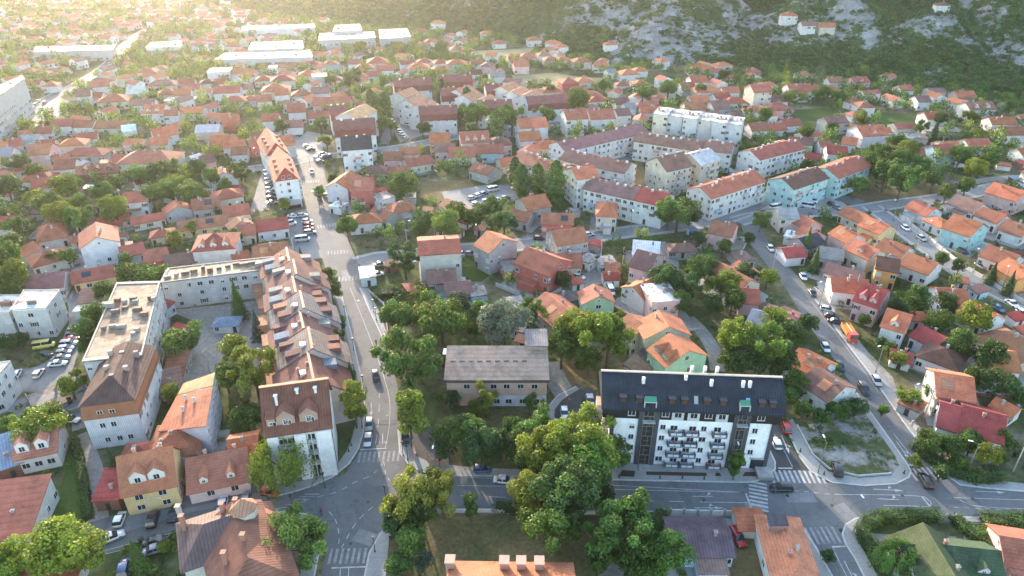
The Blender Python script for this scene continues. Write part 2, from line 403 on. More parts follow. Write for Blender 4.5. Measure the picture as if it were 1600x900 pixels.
def dormer(roof_parent, root, x, yf, z, w, h, depth, wallc, roofc, style='g', win=True, sgn=-1):
    """a dormer whose front stands at local y=yf, facing sgn*y"""
    rz = 0 if sgn < 0 else math.pi
    b = MB().box(-w/2, 0, -1.2, w/2, depth, h)
    if style == 'g': b.poly([(-w/2, 0, h), (w/2, 0, h), (0, 0, h+w*.42)])
    d = b.build('dormer', M['wall'], root, (x, yf, z), rz, wallc)
    if style == 'g':
        k = .84; o = .2
        rb = MB(); hw = w/2+o; z0 = h-o*k
        rb.v = [(-hw, -.25, z0), (0, -.25, h+w*.42+.06), (hw, -.25, z0), (-hw, depth, z0), (0, depth+.6, h+w*.42+.06), (hw, depth, z0),
                (-hw, -.25, z0+.13), (0, -.25, h+w*.42+.2), (hw, -.25, z0+.13), (-hw, depth, z0+.13), (0, depth+.6, h+w*.42+.2), (hw, depth, z0+.13)]
        rb.f = [(6, 7, 10, 9), (7, 8, 11, 10), (0, 3, 4, 1), (1, 4, 5, 2), (0, 1, 7, 6), (1, 2, 8, 7), (0, 6, 9, 3), (2, 5, 11, 8)]; rb.m = [0]*8
        rb.build('dormer_roof', M['roof'], d, color=roofc)
    else:
        MB().prism([(-.25, h-.15), (depth, h+.35), (depth, h+.5), (-.25, h+.03)], -w/2-.15, w/2+.15).build('dormer_roof', M['roof'], d, color=roofc)
    if win: put('window', WSM if w < 2 else WIN[0], d, (0, -.004, h*.5), 0)
    return d
def balcony(root, x, y, z, w=2.6, d=1.15, ang=0, stuff=True, wc=None):
    b = MB().box(-w/2, -d, -.12, w/2, 0, .06, 0)
    b.box(-w/2, -d, .06, w/2, -d+.06, 1.0, 1); b.box(-w/2, -d+.06, .06, -w/2+.06, -.01, 1.0, 1); b.box(w/2-.06, -d+.06, .06, w/2, -.01, 1.0, 1)
    o = b.build('balcony', [M['concrete'], M['plain']], root, (x, y, z), ang, wc or (.10, .11, .13))
    return o
def fl(root, name, mb, m, color=None): return mb.build(name, m, root, color=color)
NH = [0]; YARD = []
def mkhouse(x, y, z, rz, L, W, e, T, rc, wc, pitch=27, dorm=0, nst=None, name='house', wprob=.8, chim=None, wins=True, roofc=None, wallc=None, desc=None, cat='house', group='houses of the town', fixed=None, door=True, step=3.0, rmat='roof', big=False, noreg=False, chk=True):
    dist = math.hypot(x, y)
    root = empty(name, (x, y, z), rz)
    if not roofc and rc in 'or' and not fixed and random.random() < .2: rc = random.choice('cccmb')
    rcol = roofc or vary(RC[rc], .2); wcol = wallc or vary(WC[wc], .08)
    occ_rect(x, y, rz, L+1.2, W+1.2)
    rise = W/2*math.tan(R(pitch)); base = -3 if z > .5 else -.2
    wi = .0
    if T == 'g':
        MB().prism([(-W/2, base), (W/2, base), (W/2, e-.02), (0, e+rise-.02), (-W/2, e-.02)], -L/2, L/2).build('wall', M['wall'], root, color=wcol)
        rb = gable_roof(L, W, e, rise)
    elif T == 'h':
        MB().box(-L/2, -W/2, base, L/2, W/2, e).build('wall', M['wall'], root, color=wcol); rb = hip_roof(L, W, e, rise)
    elif T == 's':
        rise = W*math.tan(R(pitch*.5))
        MB().prism([(-W/2, base), (W/2, base), (W/2, e+rise-.08), (-W/2, e-.02)], -L/2, L/2).build('wall', M['wall'], root, color=wcol); rb = shed_roof(L, W, e, rise)
    else:
        rise = .3
        MB().box(-L/2, -W/2, base, L/2, W/2, e).build('wall', M['wall'], root, color=wcol)
        rb = MB().box(-L/2-.25, -W/2-.25, e+.003, L/2+.25, W/2+.25, e+.28)
    rm = M[rmat] if T != 'f' else M['flat']
    if rc in 'lw' and rmat == 'roof' and T != 'f': rm = M['sheet']
    roof = rb.build('roof', rm, root, color=rcol)
    nst = nst or max(1, int(e/2.75))
    if wins:
        pr = wprob if dist < 330 else wprob*.75; st = step if dist < 330 else step*1.35
        z0 = 0 if e < nst*2.8+.6 else .3
        sides = [((-L/2, -W/2), (L/2, -W/2)), ((L/2, W/2), (-L/2, W/2)), ((L/2, -W/2), (L/2, W/2)), ((-L/2, W/2), (-L/2, -W/2))]
        dd = door and dist < 300
        for i, (a, b) in enumerate(sides):
            k = wall_wins(root, a, b, z0, nst, step=st, prob=pr if i < 2 or big else pr*.7, door=dd and i < 2)
            if k: dd = False
        if T == 'g' and e+rise > e+1.9 and dist < 330:
            for sx in (-1, 1):
                c, s = math.cos(rz), math.sin(rz)
                if (sx*c*-x+sx*s*-y)/max(dist, 1) > -.1:
                    put('window', WSM if rise < 3 else WIN[0], root, (sx*(L/2+.002), 0, e+.65 if rise < 3 else e+.8), math.pi/2*sx)
    nc = chim if chim is not None else (random.choice((0, 1, 1, 2)) if T != 'f' else random.choice((0, 1)))
    for i in range(nc):
        cx = random.uniform(-.38, .38)*(L-2) if T != 'h' else random.uniform(-.4, .4)*max(L-W, 1.5)
        cy = random.choice((-1, 1))*random.uniform(.3, W*.18); zz = e+rise-abs(cy)*math.tan(R(pitch)) if T in 'gh' else e+.6
        put('chimney', CHIM, roof, (cx, cy, zz+.35), 0, random.choice(((.36, .15, .10), (.42, .38, .34), (.26, .24, .22))))
    if dorm:
        c, s = math.cos(rz), math.sin(rz)
        sg = -1 if (s*-x-c*-y) > 0 else 1
        for i in range(dorm):
            dx = L*(-.5+(i+.5)/dorm)*.86
            dormer(roof, root, dx, sg*(W/2-.9), e+.25, 1.9, 1.35, 2.9, wcol, rcol, 'g', True, sg)
    if dist < 300 and not big and L > 7:
        if random.random() < .45:
            sg = random.choice((-1, 1)); al = L*random.uniform(.35, .6); ad = random.uniform(2.0, 3.4); ah = min(e-.7, 2.5); ax = random.uniform(-.5, .5)*(L-al)
            y0, y1 = (W/2+.004, W/2+ad) if sg > 0 else (-W/2-ad, -W/2-.004)
            an = MB().box(ax-al/2, y0, -.15, ax+al/2, y1, ah).build('annex', M['wall'], root, color=vary(wcol, .1))
            zi, zo = ah+.42, ah+.03
            pr_ = [(y0, zi), (y1+.3, zo-.03), (y1+.3, zo+.12), (y0, zi+.15)] if sg > 0 else [(y0-.3, zo-.03), (y1, zi), (y1, zi+.15), (y0-.3, zo+.12)]
            MB().prism(pr_, ax-al/2-.25, ax+al/2+.25).build('annex_roof', M['sheet'] if random.random() < .5 else M['roof'], an, color=random.choice((rcol, (.3, .3, .31), (.33, .13, .09), (.22, .15, .13))))
        if nst >= 2 and random.random() < .4:
            c_, s_ = math.cos(rz), math.sin(rz); sg = -1 if (s_*-x-c_*-y) > 0 else 1
            balcony(root, random.uniform(-.2, .2)*L, sg*(W/2+.004), 2.85, random.uniform(2.6, L*.6), 1.3, 0 if sg < 0 else math.pi, True, random.choice(((.5, .48, .45), (.3, .16, .10), (.62, .62, .6))))
        if random.random() < .25 and T == 'g' and not fixed:
            px_ = random.uniform(-.25, .25)*L; k_ = math.tan(R(pitch)); y0_, y1_ = -W*.36, -W*.12
            c_, s_ = math.cos(rz), math.sin(rz); sg = -1 if (s_*-x-c_*-y) > 0 else 1
            pm = MB(); zz_ = lambda yy: e+rise-abs(yy)*k_+.26
            pm.poly([(px_-1.3, sg*-y0_ if 0 else sg*abs(y0_), zz_(y0_)), (px_+1.3, sg*abs(y0_), zz_(y0_)), (px_+1.3, sg*abs(y1_), zz_(y1_)), (px_-1.3, sg*abs(y1_), zz_(y1_))])
            pm.build('skylight' if random.random() < .6 else 'patched_tiles', M['glass'] if random.random() < .3 else M['roof'], roof, color=vary((.45, .2, .12), .3))
        if random.random() < .6 and z == 0:
            yl, yw = L+random.uniform(2, 9), W+random.uniform(2, 8); YARD.append((x+random.uniform(-2, 2), y+random.uniform(-2, 2), rz, yl, yw))
    if not noreg:
        rt = dict(g='gabled', h='hipped', s='lean-to', f='flat')[T]
        reg(root, desc or f"{WN[wc]} house with {RN[rc]} {rt} roof", cat, group, (x, y, z+e), fixed)
    NH[0] += 1
    root['_n'] = 1; del root['_n']
    return root, roof
def house(x1, y1, x2, y2, span, e, T, rc, wc, pitch=27, fs=None, maxr=2.0, **k):
    rise = span/2*math.tan(R(pitch)) if T in 'gh' else (.3 if T == 'f' else span*.12)
    zz = e+rise
    ym = (y1+y2)/2
    if fs is None: fs = 1.0 if ym > 240 else .45
    y1, y2 = ym+(y1-ym)*fs, ym+(y2-ym)*fs
    g = GT((x1+x2)/2, ym, zz)
    if g[2] > .01:
        A = (g[0]-(x2-x1)/2*g[1]/F, g[1]); B = (g[0]+(x2-x1)/2*g[1]/F, g[1]+random.uniform(-2, 2))
    else: A = G0(x1, y1, zz); B = G0(x2, y2, zz)
    dx, dy = B[0]-A[0], B[1]-A[1]; L = math.hypot(dx, dy); rz = math.atan2(dy, dx)
    if T == 'h': L += span*.4
    L = max(4.5, min(L, span*maxr)) if maxr else L
    cx, cy = (A[0]+B[0])/2, (A[1]+B[1])/2
    if not k.pop('force', False) and occ_frac(cx, cy, rz, L*.8, span*.8) > .42: return None
    return mkhouse(cx, cy, g[2], rz, L, span, e, T, rc, wc, pitch, **k)
# ------------------------------------------------------------------ ground, roads, pavements
def sheet(name, px, z, m, k='structure', occ=True, world=False, zadd=0):
    P = [tuple(p) for p in px] if world else [G0(*p) for p in px]
    if occ: occ_poly(P)
    o = MB().poly([(x, y, 0) for x, y in P]).build(name, m, loc=(0, 0, z))
    return kind(o, k)
def pts(s): 
    a = [float(t) for t in s.replace(',', ' ').split()]; return list(zip(a[::2], a[1::2]))
MB().poly([(-2500, -200, 0), (2500, -200, 0), (2500, 3500, 0), (-2500, 3500, 0)]).build('ground', M['ground'])['kind'] = 'structure'
def smooth(P, n=6):
    out = []
    P = [P[0]]+P+[P[-1]]
    for i in range(1, len(P)-2):
        a, b, c, d = (np.array(P[i+j]) for j in (-1, 0, 1, 2))
        for t in np.linspace(0, 1, n, endpoint=False):
            out.append(tuple(.5*((2*b)+(-a+c)*t+(2*a-5*b+4*c-d)*t*t+(-a+3*b-3*c+d)*t**3)))
    out.append(tuple(P[-2])); return out
def offset(P, d):
    out = []
    for i, p in enumerate(P):
        a = P[max(i-1, 0)]; b = P[min(i+1, len(P)-1)]; t = np.array(b)-np.array(a); t = t/np.hypot(*t)
        out.append((p[0]+t[1]*d, p[1]-t[0]*d))
    return out
def road(name, px, w, z, m, side=0.0, sm=True):
    P = [G0(*p) for p in px]; P = smooth(P) if sm else P
    A, B = offset(P, w/2), offset(P, -w/2)
    occ_poly(offset(P, w/2+side+.5)+offset(P, -w/2-side-.5)[::-1])
    b = MB()
    for i in range(len(P)-1): b.poly([(*A[i], 0), (*A[i+1], 0), (*B[i+1], 0), (*B[i], 0)])
    kind(b.build(name, m, loc=(0, 0, z)), 'structure')
    if side:
        for sgn in (1, -1):
            q = MB(); I, O = offset(P, sgn*(w/2)), offset(P, sgn*(w/2+.25)); O2 = offset(P, sgn*(w/2+side))
            for i in range(len(P)-1):
                for (U, V, mi) in ((I, O, 1), (O, O2, 0)):
                    q.poly([(*U[i], .12), (*U[i+1], .12), (*V[i+1], .12), (*V[i], .12)], mi)
                q.poly([(*I[i], 0), (*I[i+1], 0), (*I[i+1], .12), (*I[i], .12)], 1)
                q.poly([(*O2[i], -.05), (*O2[i+1], -.05), (*O2[i+1], .12), (*O2[i], .12)], 0)
            kind(q.build('pavement', [M['paving'], M['kerb']]), 'structure')
    return P
def pavement(px, nk=None, z=.12):
    """traced pavement slab; the first nk points are its kerb edge"""
    P = [G0(*p) for p in px]; occ_poly(P)
    b = MB().prismz(P, -.05, z, 0)
    o = kind(b.build('pavement', M['paving']), 'structure')
    if nk:
        K = P[:nk]; I = offset(K, .16); O = offset(K, -.16); q = MB()
        for i in range(len(K)-1):
            q.prismz([I[i], I[i+1], O[i+1], O[i]], -.04, z+.012)
        kind(q.build('kerb', M['kerb']), 'structure')
    return o
# lots and open grounds (below the roads)
sheet('gravel_courtyard', pts('262 485 330 478 402 470 425 500 432 560 400 580 352 590 330 610 285 640 268 600 300 540 310 505'), .015, M['gravel'])
sheet('car_park', pts('105 440 133 448 150 452 124 545 106 600 88 612 0 612 0 585 60 572 88 555 108 505'), .015, M['asphalt2'])
sheet('weedy_lot', pts('1245 668 1300 655 1352 648 1372 672 1398 706 1404 728 1392 742 1342 746 1296 736 1272 715'), .03, M['lot'])
sheet('lawn', pts('108 690 128 690 138 730 146 830 118 850 72 810 100 745'), .02, M['lawn'])
sheet('lawn', pts('722 402 748 395 775 425 752 440 722 440'), .02, M['lawn'])
sheet('meadow', pts('1008 122 1060 118 1065 128 1000 132'), .02, M['lawn'])
sheet('meadow', pts('1240 172 1290 168 1310 185 1250 205'), .02, M['lawn'])
sheet('meadow', pts('1370 180 1440 178 1440 205 1380 205'), .02, M['lawn'])
sheet('dry_field', pts('735 80 830 75 850 82 800 95 745 92'), .02, M['field'])
sheet('dry_field', pts('800 118 860 114 905 120 950 122 930 135 850 138 805 132'), .02, M['field'])
sheet('dry_field', pts('660 285 735 280 745 300 690 318 655 310'), .02, M['dry'])
sheet('dry_field', pts('1330 300 1480 290 1500 305 1440 318 1345 322'), .02, M['dry'])
sheet('dry_field', pts('985 255 1002 250 1020 300 985 300'), .02, M['dry'])
sheet('dry_grass', pts('868 560 930 555 935 620 905 628 878 605'), .02, M['dry'])
sheet('park_ground', pts('612 812 640 800 760 806 900 808 955 812 960 850 940 880 930 930 620 930 604 870'), .02, M['park'])
sheet('park_ground', pts('682 655 740 640 800 640 860 660 858 735 700 735 672 715'), .02, M['park'])
sheet('yard', pts('1140 830 1190 830 1235 930 1100 930 1085 880'), .02, M['dry'])
sheet('yard', pts('800 405 940 395 945 440 905 462 850 440'), .02, M['gravel'], occ=False)
sheet('yard', pts('0 805 55 838 50 880 0 890'), .02, M['gravel'], occ=False)
# roads (each sheet a little above the last)
road('street', pts('-60 900 60 868 160 838 280 800 400 782 520 772 600 765'), 9.5, .040, M['asphalt'])
AV = road('avenue', pts('545 960 548 900 560 840 584 780 600 730 598 680 591 630 584 590 570 530 550 460 532 410 514 360 497 310 487 270 484 247'), 10.5, .052, M['asphalt'])
road('street', pts('560 772 640 776 700 772 800 772 900 775 1000 776 1100 778 1200 782 1300 783 1400 785 1500 787 1700 792'), 10.2, .046, M['asphalt'])
sheet('crossroads', pts('470 792 480 772 540 740 562 706 624 706 640 730 665 742 672 760 700 792 640 800 596 830 574 880 515 880 505 830'), .064, M['asphalt'], occ=True)
road('street', pts('1460 745 1420 695 1370 625 1318 555 1276 500 1244 450 1215 415 1185 378 1172 352'), 6.8, .058, M['asphalt'])
road('street', pts('1330 930 1305 870 1280 835 1262 800'), 8.5, .070, M['asphalt'])
road('side_street', pts('1250 755 1222 715 1205 690 1196 665'), 7.0, .076, M['newasphalt'])
sheet('crossroads', pts('1200 756 1212 738 1240 736 1262 736 1292 754 1400 757 1424 738 1472 738 1500 760 1480 806 1345 808 1322 826 1270 828 1240 815 1170 803'), .082, M['asphalt'])
road('street', pts('560 412 590 404 640 400 700 392 760 388 808 383 860 378 917 371 960 365 1025 357 1100 347 1150 335 1200 312 1226 296'), 7, .046, M['asphalt2'], 1.6)
road('street', pts('1150 346 1185 338 1230 333 1290 331 1340 328 1390 320 1440 314 1500 305 1560 292'), 6.5, .058, M['asphalt2'], 1.2)
road('street', pts('1345 318 1310 308 1285 298 1262 296'), 8, .064, M['asphalt'])
road('street', pts('1360 322 1385 340 1420 366 1458 394 1500 424 1550 452 1640 496'), 6.2, .064, M['asphalt2'], 1.4)
road('street', pts('340 272 400 263 440 258 490 246 560 240 640 228 700 216 760 208 820 200 900 190'), 6.5, .040, M['asphalt2'], 1.4)
road('street', pts('484 250 470 232 455 215 430 205'), 7, .058, M['asphalt2'])
road('main_road', pts('-20 212 40 178 80 152 120 132 160 108 185 84 205 62 232 45'), 7.5, .040, M['asphalt'], 1.0)
road('lane', pts('122 680 136 705 150 750 153 800 158 850'), 3.6, .034, M['gravel'])
road('lane', pts('858 566 870 595 888 628 880 650'), 5.5, .034, M['gravel'])
road('lane', pts('1075 496 1098 520 1115 548 1122 580'), 4.0, .034, M['gravel'])
road('lane', pts('1030 378 1048 400 1052 425 1060 452'), 4.0, .034, M['asphalt2'])
road('lane', pts('0 640 60 625 120 640 128 670'), 4.0, .028, M['asphalt2'])
road('lane', pts('960 930 955 890 975 862 990 850'), 4.5, .034, M['gravel'])
road('lane', pts('640 662 668 690 690 720'), 7, .034, M['newasphalt'])
road('lane', pts('600 225 612 195 625 180'), 5, .030, M['asphalt2'])
road('lane', pts('405 330 416 290 424 262'), 7, .030, M['asphalt2'])
road('lane', pts('1500 290 1545 280 1600 276'), 4, .03, M['gravel'])
sheet('car_park', pts('462 330 486 325 498 390 512 402 470 408 445 362'), .034, M['asphalt2'])
sheet('car_park', pts('690 300 765 288 800 290 812 312 735 330 700 322'), .028, M['asphalt2'])
sheet('car_park', pts('605 185 640 182 660 212 625 222'), .026, M['asphalt2'])
sheet('car_park', pts('770 196 880 190 885 208 775 215'), .026, M['asphalt2'])
sheet('car_park', pts('940 232 1000 226 1012 250 955 252'), .026, M['asphalt2'])
sheet('car_park', pts('1248 305 1295 300 1325 322 1262 330'), .028, M['paving'])
sheet('car_park', pts('852 630 900 600 932 612 935 665 868 668'), .036, M['newasphalt'])
sheet('car_park', pts('160 835 195 800 290 795 400 770 420 780 300 800 200 830'), .046, M['asphalt2'])
sheet('car_park', pts('440 238 480 205 520 212 500 240'), .028, M['asphalt2'])
sheet('car_park', pts('30 180 90 150 120 165 60 200'), .026, M['asphalt2'])
sheet('roadside_strip', pts('1262 450 1282 452 1300 480 1352 545 1395 590 1412 640 1400 650 1338 555'), .028, M['gravel'])
# traced pavements of the two crossings
pavement(pts('531 450 551 530 567 600 570 640 568 675 560 702 545 725 520 745 490 759 455 770 425 777 425 766 470 752 505 738 530 722 542 705 550 685 556 660 560 600 548 550 536 500 520 450'), 11)
pavement(pts('562 450 577 484 594 520 607 552 614 552 604 520 592 485 573 450'), 4)
pavement(pts('622 672 625 708 637 724 657 737 710 743 800 745 862 747 955 750 955 735 862 736 740 731 672 723 648 712 642 672'), 8)
pavement(pts('955 750 1060 752 1165 754 1182 752 1200 743 1211 733 1211 722 1196 690 1190 690 1190 712 960 705'), 8)
pavement(pts('1222 665 1232 676 1250 715 1267 737 1300 754 1350 759 1400 756 1420 746 1423 736 1415 722 1386 681 1338 614 1330 618 1372 675 1398 712 1404 728 1392 743 1342 747 1294 737 1271 714 1246 668 1238 655'), 12)
pavement(pts('1600 768 1540 763 1500 758 1474 740 1412 660 1360 585 1318 530 1262 452 1270 452 1330 528 1376 584 1424 652 1484 726 1512 746 1600 756'), 8)
pavement(pts('1720 812 1600 810 1360 806 1336 811 1321 820 1316 835 1321 850 1336 873 1360 920 1382 920 1346 855 1338 836 1346 822 1366 813 1600 817 1720 820'), 9)
pavement(pts('1240 812 1252 822 1275 856 1300 900 1308 925 1288 925 1262 868 1236 822'), 5)
pavement(pts('1150 803 1030 800 900 799 740 797 700 796 700 801 900 805 1150 808'), 5)
pavement(pts('650 802 610 820 594 834 577 865 570 900 568 930 600 930 606 868 608 842 640 806'), 6)
pavement(pts('430 800 480 804 500 822 499 860 491 900 488 930 470 930 470 860 430 812'), 6)
pavement(pts('872 668 862 660 856 650 858 634 872 618 900 604 905 608 878 625 867 640 866 652 880 664'), 6)
for q in ('1010 737 1104 739 1104 744 1010 742', '972 735 992 736 991 745 968 744', '1118 739 1124 739 1127 744 1118 744', '1164 738 1188 738 1184 744 1160 744'):
    P = [G0(*p, .12) for p in pts(q)]; kind(MB().prismz(P, .05, .2).build('flower_bed', M['soil']), 'structure')
# road paint
LZ = .096
def line(px, w=.14, dash=None, z=LZ):
    P = [G0(*p) for p in px]; P = smooth(P, 8) if len(P) > 2 else P
    D = [0]
    for a, b in zip(P, P[1:]): D.append(D[-1]+math.dist(a, b))
    def at(s):
        for i in range(len(P)-1):
            if s <= D[i+1]+1e-6:
                t = (s-D[i])/max(D[i+1]-D[i], 1e-6); return (P[i][0]+(P[i+1][0]-P[i][0])*t, P[i][1]+(P[i+1][1]-P[i][1])*t)
        return P[-1]
    b = MB(); s = 0; step = dash[0] if dash else 2.0; gap = dash[1] if dash else 0
    while s < D[-1]-.05:
        a = at(s); c = at(min(s+step, D[-1])); t = np.array(c)-np.array(a); l = np.hypot(*t)
        if l > .05:
            n = np.array((t[1], -t[0]))/l*w/2
            b.poly([(a[0]+n[0], a[1]+n[1], 0), (c[0]+n[0], c[1]+n[1], 0), (c[0]-n[0], c[1]-n[1], 0), (a[0]-n[0], a[1]-n[1], 0)])
        s += step+gap
    kind(b.build('road_marking', M['line'], loc=(0, 0, z)), 'structure')
line(pts('547 450 572 512 590 560 603 600 609 628 609 655 607 675 602 701'))
line(pts('590 590 593 620 592 645 590 675 585 703'), .14, (3, 2.4)); line(pts('563 703 604 701'), .3)
line(pts('600 722 582 742 552 755 530 768 508 774 470 784'), .16, (1.3, 1.2)); line(pts('600 722 603 742 610 752'), .16, (1.3, 1.2))
line(pts('514 800 524 812 529 830 530 845 527 862'), .16, (1.3, 1.2)); line(pts('583 792 570 803 561 812 552 824 544 838 534 856'), .16, (1.3, 1.2))
line(pts('532 888 528 960'), .16); line(pts('545 888 542 960'), .16); line(pts('518 888 575 886'), .3)
line(pts('416 797 448 793'), .16); line(pts('160 862 230 843 280 830'), .16); line(pts('158 868 200 857'), .16)
line(pts('657 742 1165 770'), .14); line(pts('715 759 820 761 955 765 1165 770'), .14)
line(pts('720 775 900 781 1010 783 1098 785'), .14, (3, 3)); line(pts('1100 785 1168 786'), .14); line(pts('1165 771 1176 800'), .35)
line(pts('1304 773 1440 776 1453 792'), .16); line(pts('1380 790 1452 792'), .16); line(pts('1440 776 1453 792'), .35)
line(pts('1490 778 1640 783'), .14); line(pts('1500 782 1530 792 1640 797'), .14); line(pts('1490 793 1640 800'), .14, (1, 1))
line(pts('1240 767 1300 773'), .14, (1, 1)); line(pts('1396 678 1420 708 1436 727'), .16); line(pts('1419 727 1437 728'), .4)
line(pts('1205 672 1224 702 1238 730'), .14); line(pts('1216 732 1238 732'), .4)
line(pts('1302 858 1312 880 1325 905 1335 930'), .14); line(pts('1300 855 1321 854'), .35)
line(pts('1250 822 1275 858 1300 905'), .14); line(pts('1259 460 1320 540 1372 612'), .12)
def cross(a, b, ln, dirpx=None, w=.5, g=.55, m='line'):
    """zebra: bars between pixel points a and b (across the road), ln metres long"""
    A, B = np.array(G0(*a)), np.array(G0(*b)); t = B-A; L = np.hypot(*t); t /= L
    n = np.array((t[1], -t[0]))
    if dirpx: 
        n = np.array(G0(*dirpx))-A; n = n/np.hypot(*n)
    q = MB(); s = 0
    while s+w < L:
        p = A+t*s; r = A+t*(s+w)
        q.poly([(*(p-n*ln/2), 0), (*(r-n*ln/2), 0), (*(r+n*ln/2), 0), (*(p+n*ln/2), 0)]); s += w+g
    kind(q.build('zebra_crossing', M[m], loc=(0, 0, LZ+.006)), 'structure')
cross((560, 715), (626, 713), 3.2, m='worn'); cross((456, 790), (496, 768), 3.0, (476, 790), m='worn'); cross((514, 870), (578, 868), 3.4, m='worn')
cross((662, 742), (662, 795), 3.2); cross((1204, 745), (1292, 746), 3.6); cross((1184, 754), (1186, 801), 3.6)
cross((1424, 742), (1474, 739), 3.6); cross((1262, 838), (1316, 836), 4.0, m='worn'); cross((512, 396), (548, 393), 3, m='worn'); cross((529, 437), (566, 434), 3, m='worn')
cross((496, 355), (526, 351), 3, m='worn'); cross((473, 285), (500, 283), 3, m='worn'); cross((1275, 452), (1290, 450), 3)
rp = random.Random(3)
for px, py, l, w_ in ((590, 770, 5, 3), (560, 800, 7, 1.2), (1250, 778, 6, 2.5), (1320, 800, 4, 3), (600, 660, 6, 1.6), (1060, 764, 9, 1.4), (880, 760, 5, 2), (1370, 640, 8, 1.5), (1300, 530, 6, 1.4), (540, 430, 7, 2), (1180, 790, 4, 2), (1500, 785, 8, 1.3), (620, 745, 3, 2), (570, 840, 3, 4), (1340, 590, 5, 2)):
    x, y = G0(px, py); kind(MB().poly([(-l/2, -w_/2, 0), (l/2, -w_/2, 0), (l/2, w_/2, 0), (-l/2, w_/2, 0)]).build('road_patch', M['patch' if rp.random() < .6 else 'asphalt2'], None, (x, y, .088), rp.choice((0, .05, 1.2, 1.9))), 'structure')
for px, py in ((600, 745), (575, 785), (1230, 775), (1410, 775), (1300, 790), (1010, 770), (605, 650), (1360, 625), (560, 470), (1520, 780), (1100, 782), (548, 850)):
    x, y = G0(px, py); a = [(.36*math.cos(t*math.pi/6), .36*math.sin(t*math.pi/6), 0) for t in range(12)]; kind(MB().poly(a).build('manhole_cover', M['dark'], None, (x, y, .099)), 'structure')
def arrow(px, dpx, L=4.5, turn=0):
    A = np.array(G0(*px)); d = np.array(G0(px[0]+dpx[0], px[1]+dpx[1]))-A; d /= np.hypot(*d); n = np.array((-d[1], d[0]))
    q = MB(); P = lambda u, v: (*(A+d*u+n*v), 0)
    q.poly([P(-L/2, -.09), P(L*.2, -.09), P(L*.2, .09), P(-L/2, .09)])
    if turn >= 0 and turn != 2: q.poly([P(L*.2, -.4), P(L/2, 0), P(L*.2, .4)])
    if turn:
        sgn = 1 if turn in (1, 2) else -1
        q.poly([P(-.1, .09*sgn), P(.1, .09*sgn), P(.5, .6*sgn), P(.3, .6*sgn)]); q.poly([P(.1, .6*sgn), P(.9, .5*sgn), P(.55, 1.15*sgn)])
    kind(q.build('arrow_marking', M['line'], loc=(0, 0, LZ+.003)), 'structure')
arrow((1105, 776), (20, 0), 6, 2); arrow((1108, 794), (20, 0), 6, 1); arrow((1388, 766), (20, 1), 6, 1); arrow((1395, 781), (20, 1), 6, 2); arrow((1410, 799), (20, 1), 5, 0)
arrow((1548, 769), (20, 1), 6, 0); arrow((1411, 705), (7, 10), 6, 1); arrow((1227, 695), (6, 14), 6, 1); arrow((1328, 895), (6, 12), 5, 1); arrow((580, 640), (0, 10), 5, 0); arrow((598, 690), (0, 10), 5, 2)
# ------------------------------------------------------------------ hillside
def mkhills():
    xs = np.arange(-420, 1010, 4.0); ys = np.arange(330, 1010, 4.0)
    X, Y = np.meshgrid(xs, ys); P = np.stack([X.ravel(), Y.ravel()], 1)
    Z, D = hill_np(P)
    rock = np.zeros(len(P))
    for px, py, rx, ry, a in ((1010, 55, 60, 34, .5), (1040, 75, 30, 18, .3), (1180, 35, 70, 28, .42), (1100, 70, 40, 22, .3), (1000, 15, 70, 20, .25), (920, 20, 60, 16, .2), (660, 12, 100, 10, .18), (780, 15, 50, 12, .18), (880, 40, 40, 10, .18),
                              (1585, 88, 38, 16, .5), (1530, 25, 40, 14, .3), (1440, 45, 40, 10, .3), (1345, 25, 30, 12, .3), (1350, 82, 25, 10, .25), (1290, 52, 60, 12, .3), (1450, 120, 30, 8, .38), (1500, 62, 40, 8, .28), (1380, 138, 22, 6, .3), (1210, 75, 20, 12, .22), (1320, 5, 30, 10, .3), (1290, 140, 30, 6, .1)):
        g = GT(px, py); s = g[1]/F
        a *= .92; k = np.exp(-(((P[:, 0]-g[0])/(rx*s*1.0))**2+((P[:, 1]-g[1])/(ry*s*3.2))**2)); rock += a*k
    fn = np.array([mn.fractal(Vector((p[0]*.06, p[1]*.06, 8)), .8, 2.1, 4) for p in P])
    oc = np.array([mn.noise(Vector((p[0]*.028, p[1]*.04, 21))) for p in P])
    rock = rock+.12*fn+np.clip(oc-.28, 0, 1)*.9
    Z2 = Z+np.clip(rock-.1, 0, 1)*6*np.abs(fn)*np.clip(D/10, 0, 1)
    Z2 = np.where(D < 0, -1.0, Z2)
    me = bpy.data.meshes.new('hills'); ny, nx = X.shape
    idx = np.arange(nx*ny).reshape(ny, nx); q = np.stack([idx[:-1, :-1], idx[:-1, 1:], idx[1:, 1:], idx[1:, :-1]], -1).reshape(-1, 4)
    keep = (D[q] > -9).any(1); q = q[keep]
    me.from_pydata(np.column_stack([P, Z2]).tolist(), [], q.tolist())
    at = me.attributes.new('rock', 'FLOAT', 'POINT'); at.data.foreach_set('value', (rock+.21).astype(np.float32))
    me.materials.append(M['hill']); me.polygons.foreach_set('use_smooth', np.ones(len(q), bool)); me.update()
    kind(put('hills', me), 'structure')
    return P, Z2, D, rock
HP, HZ, HD, HR = mkhills()
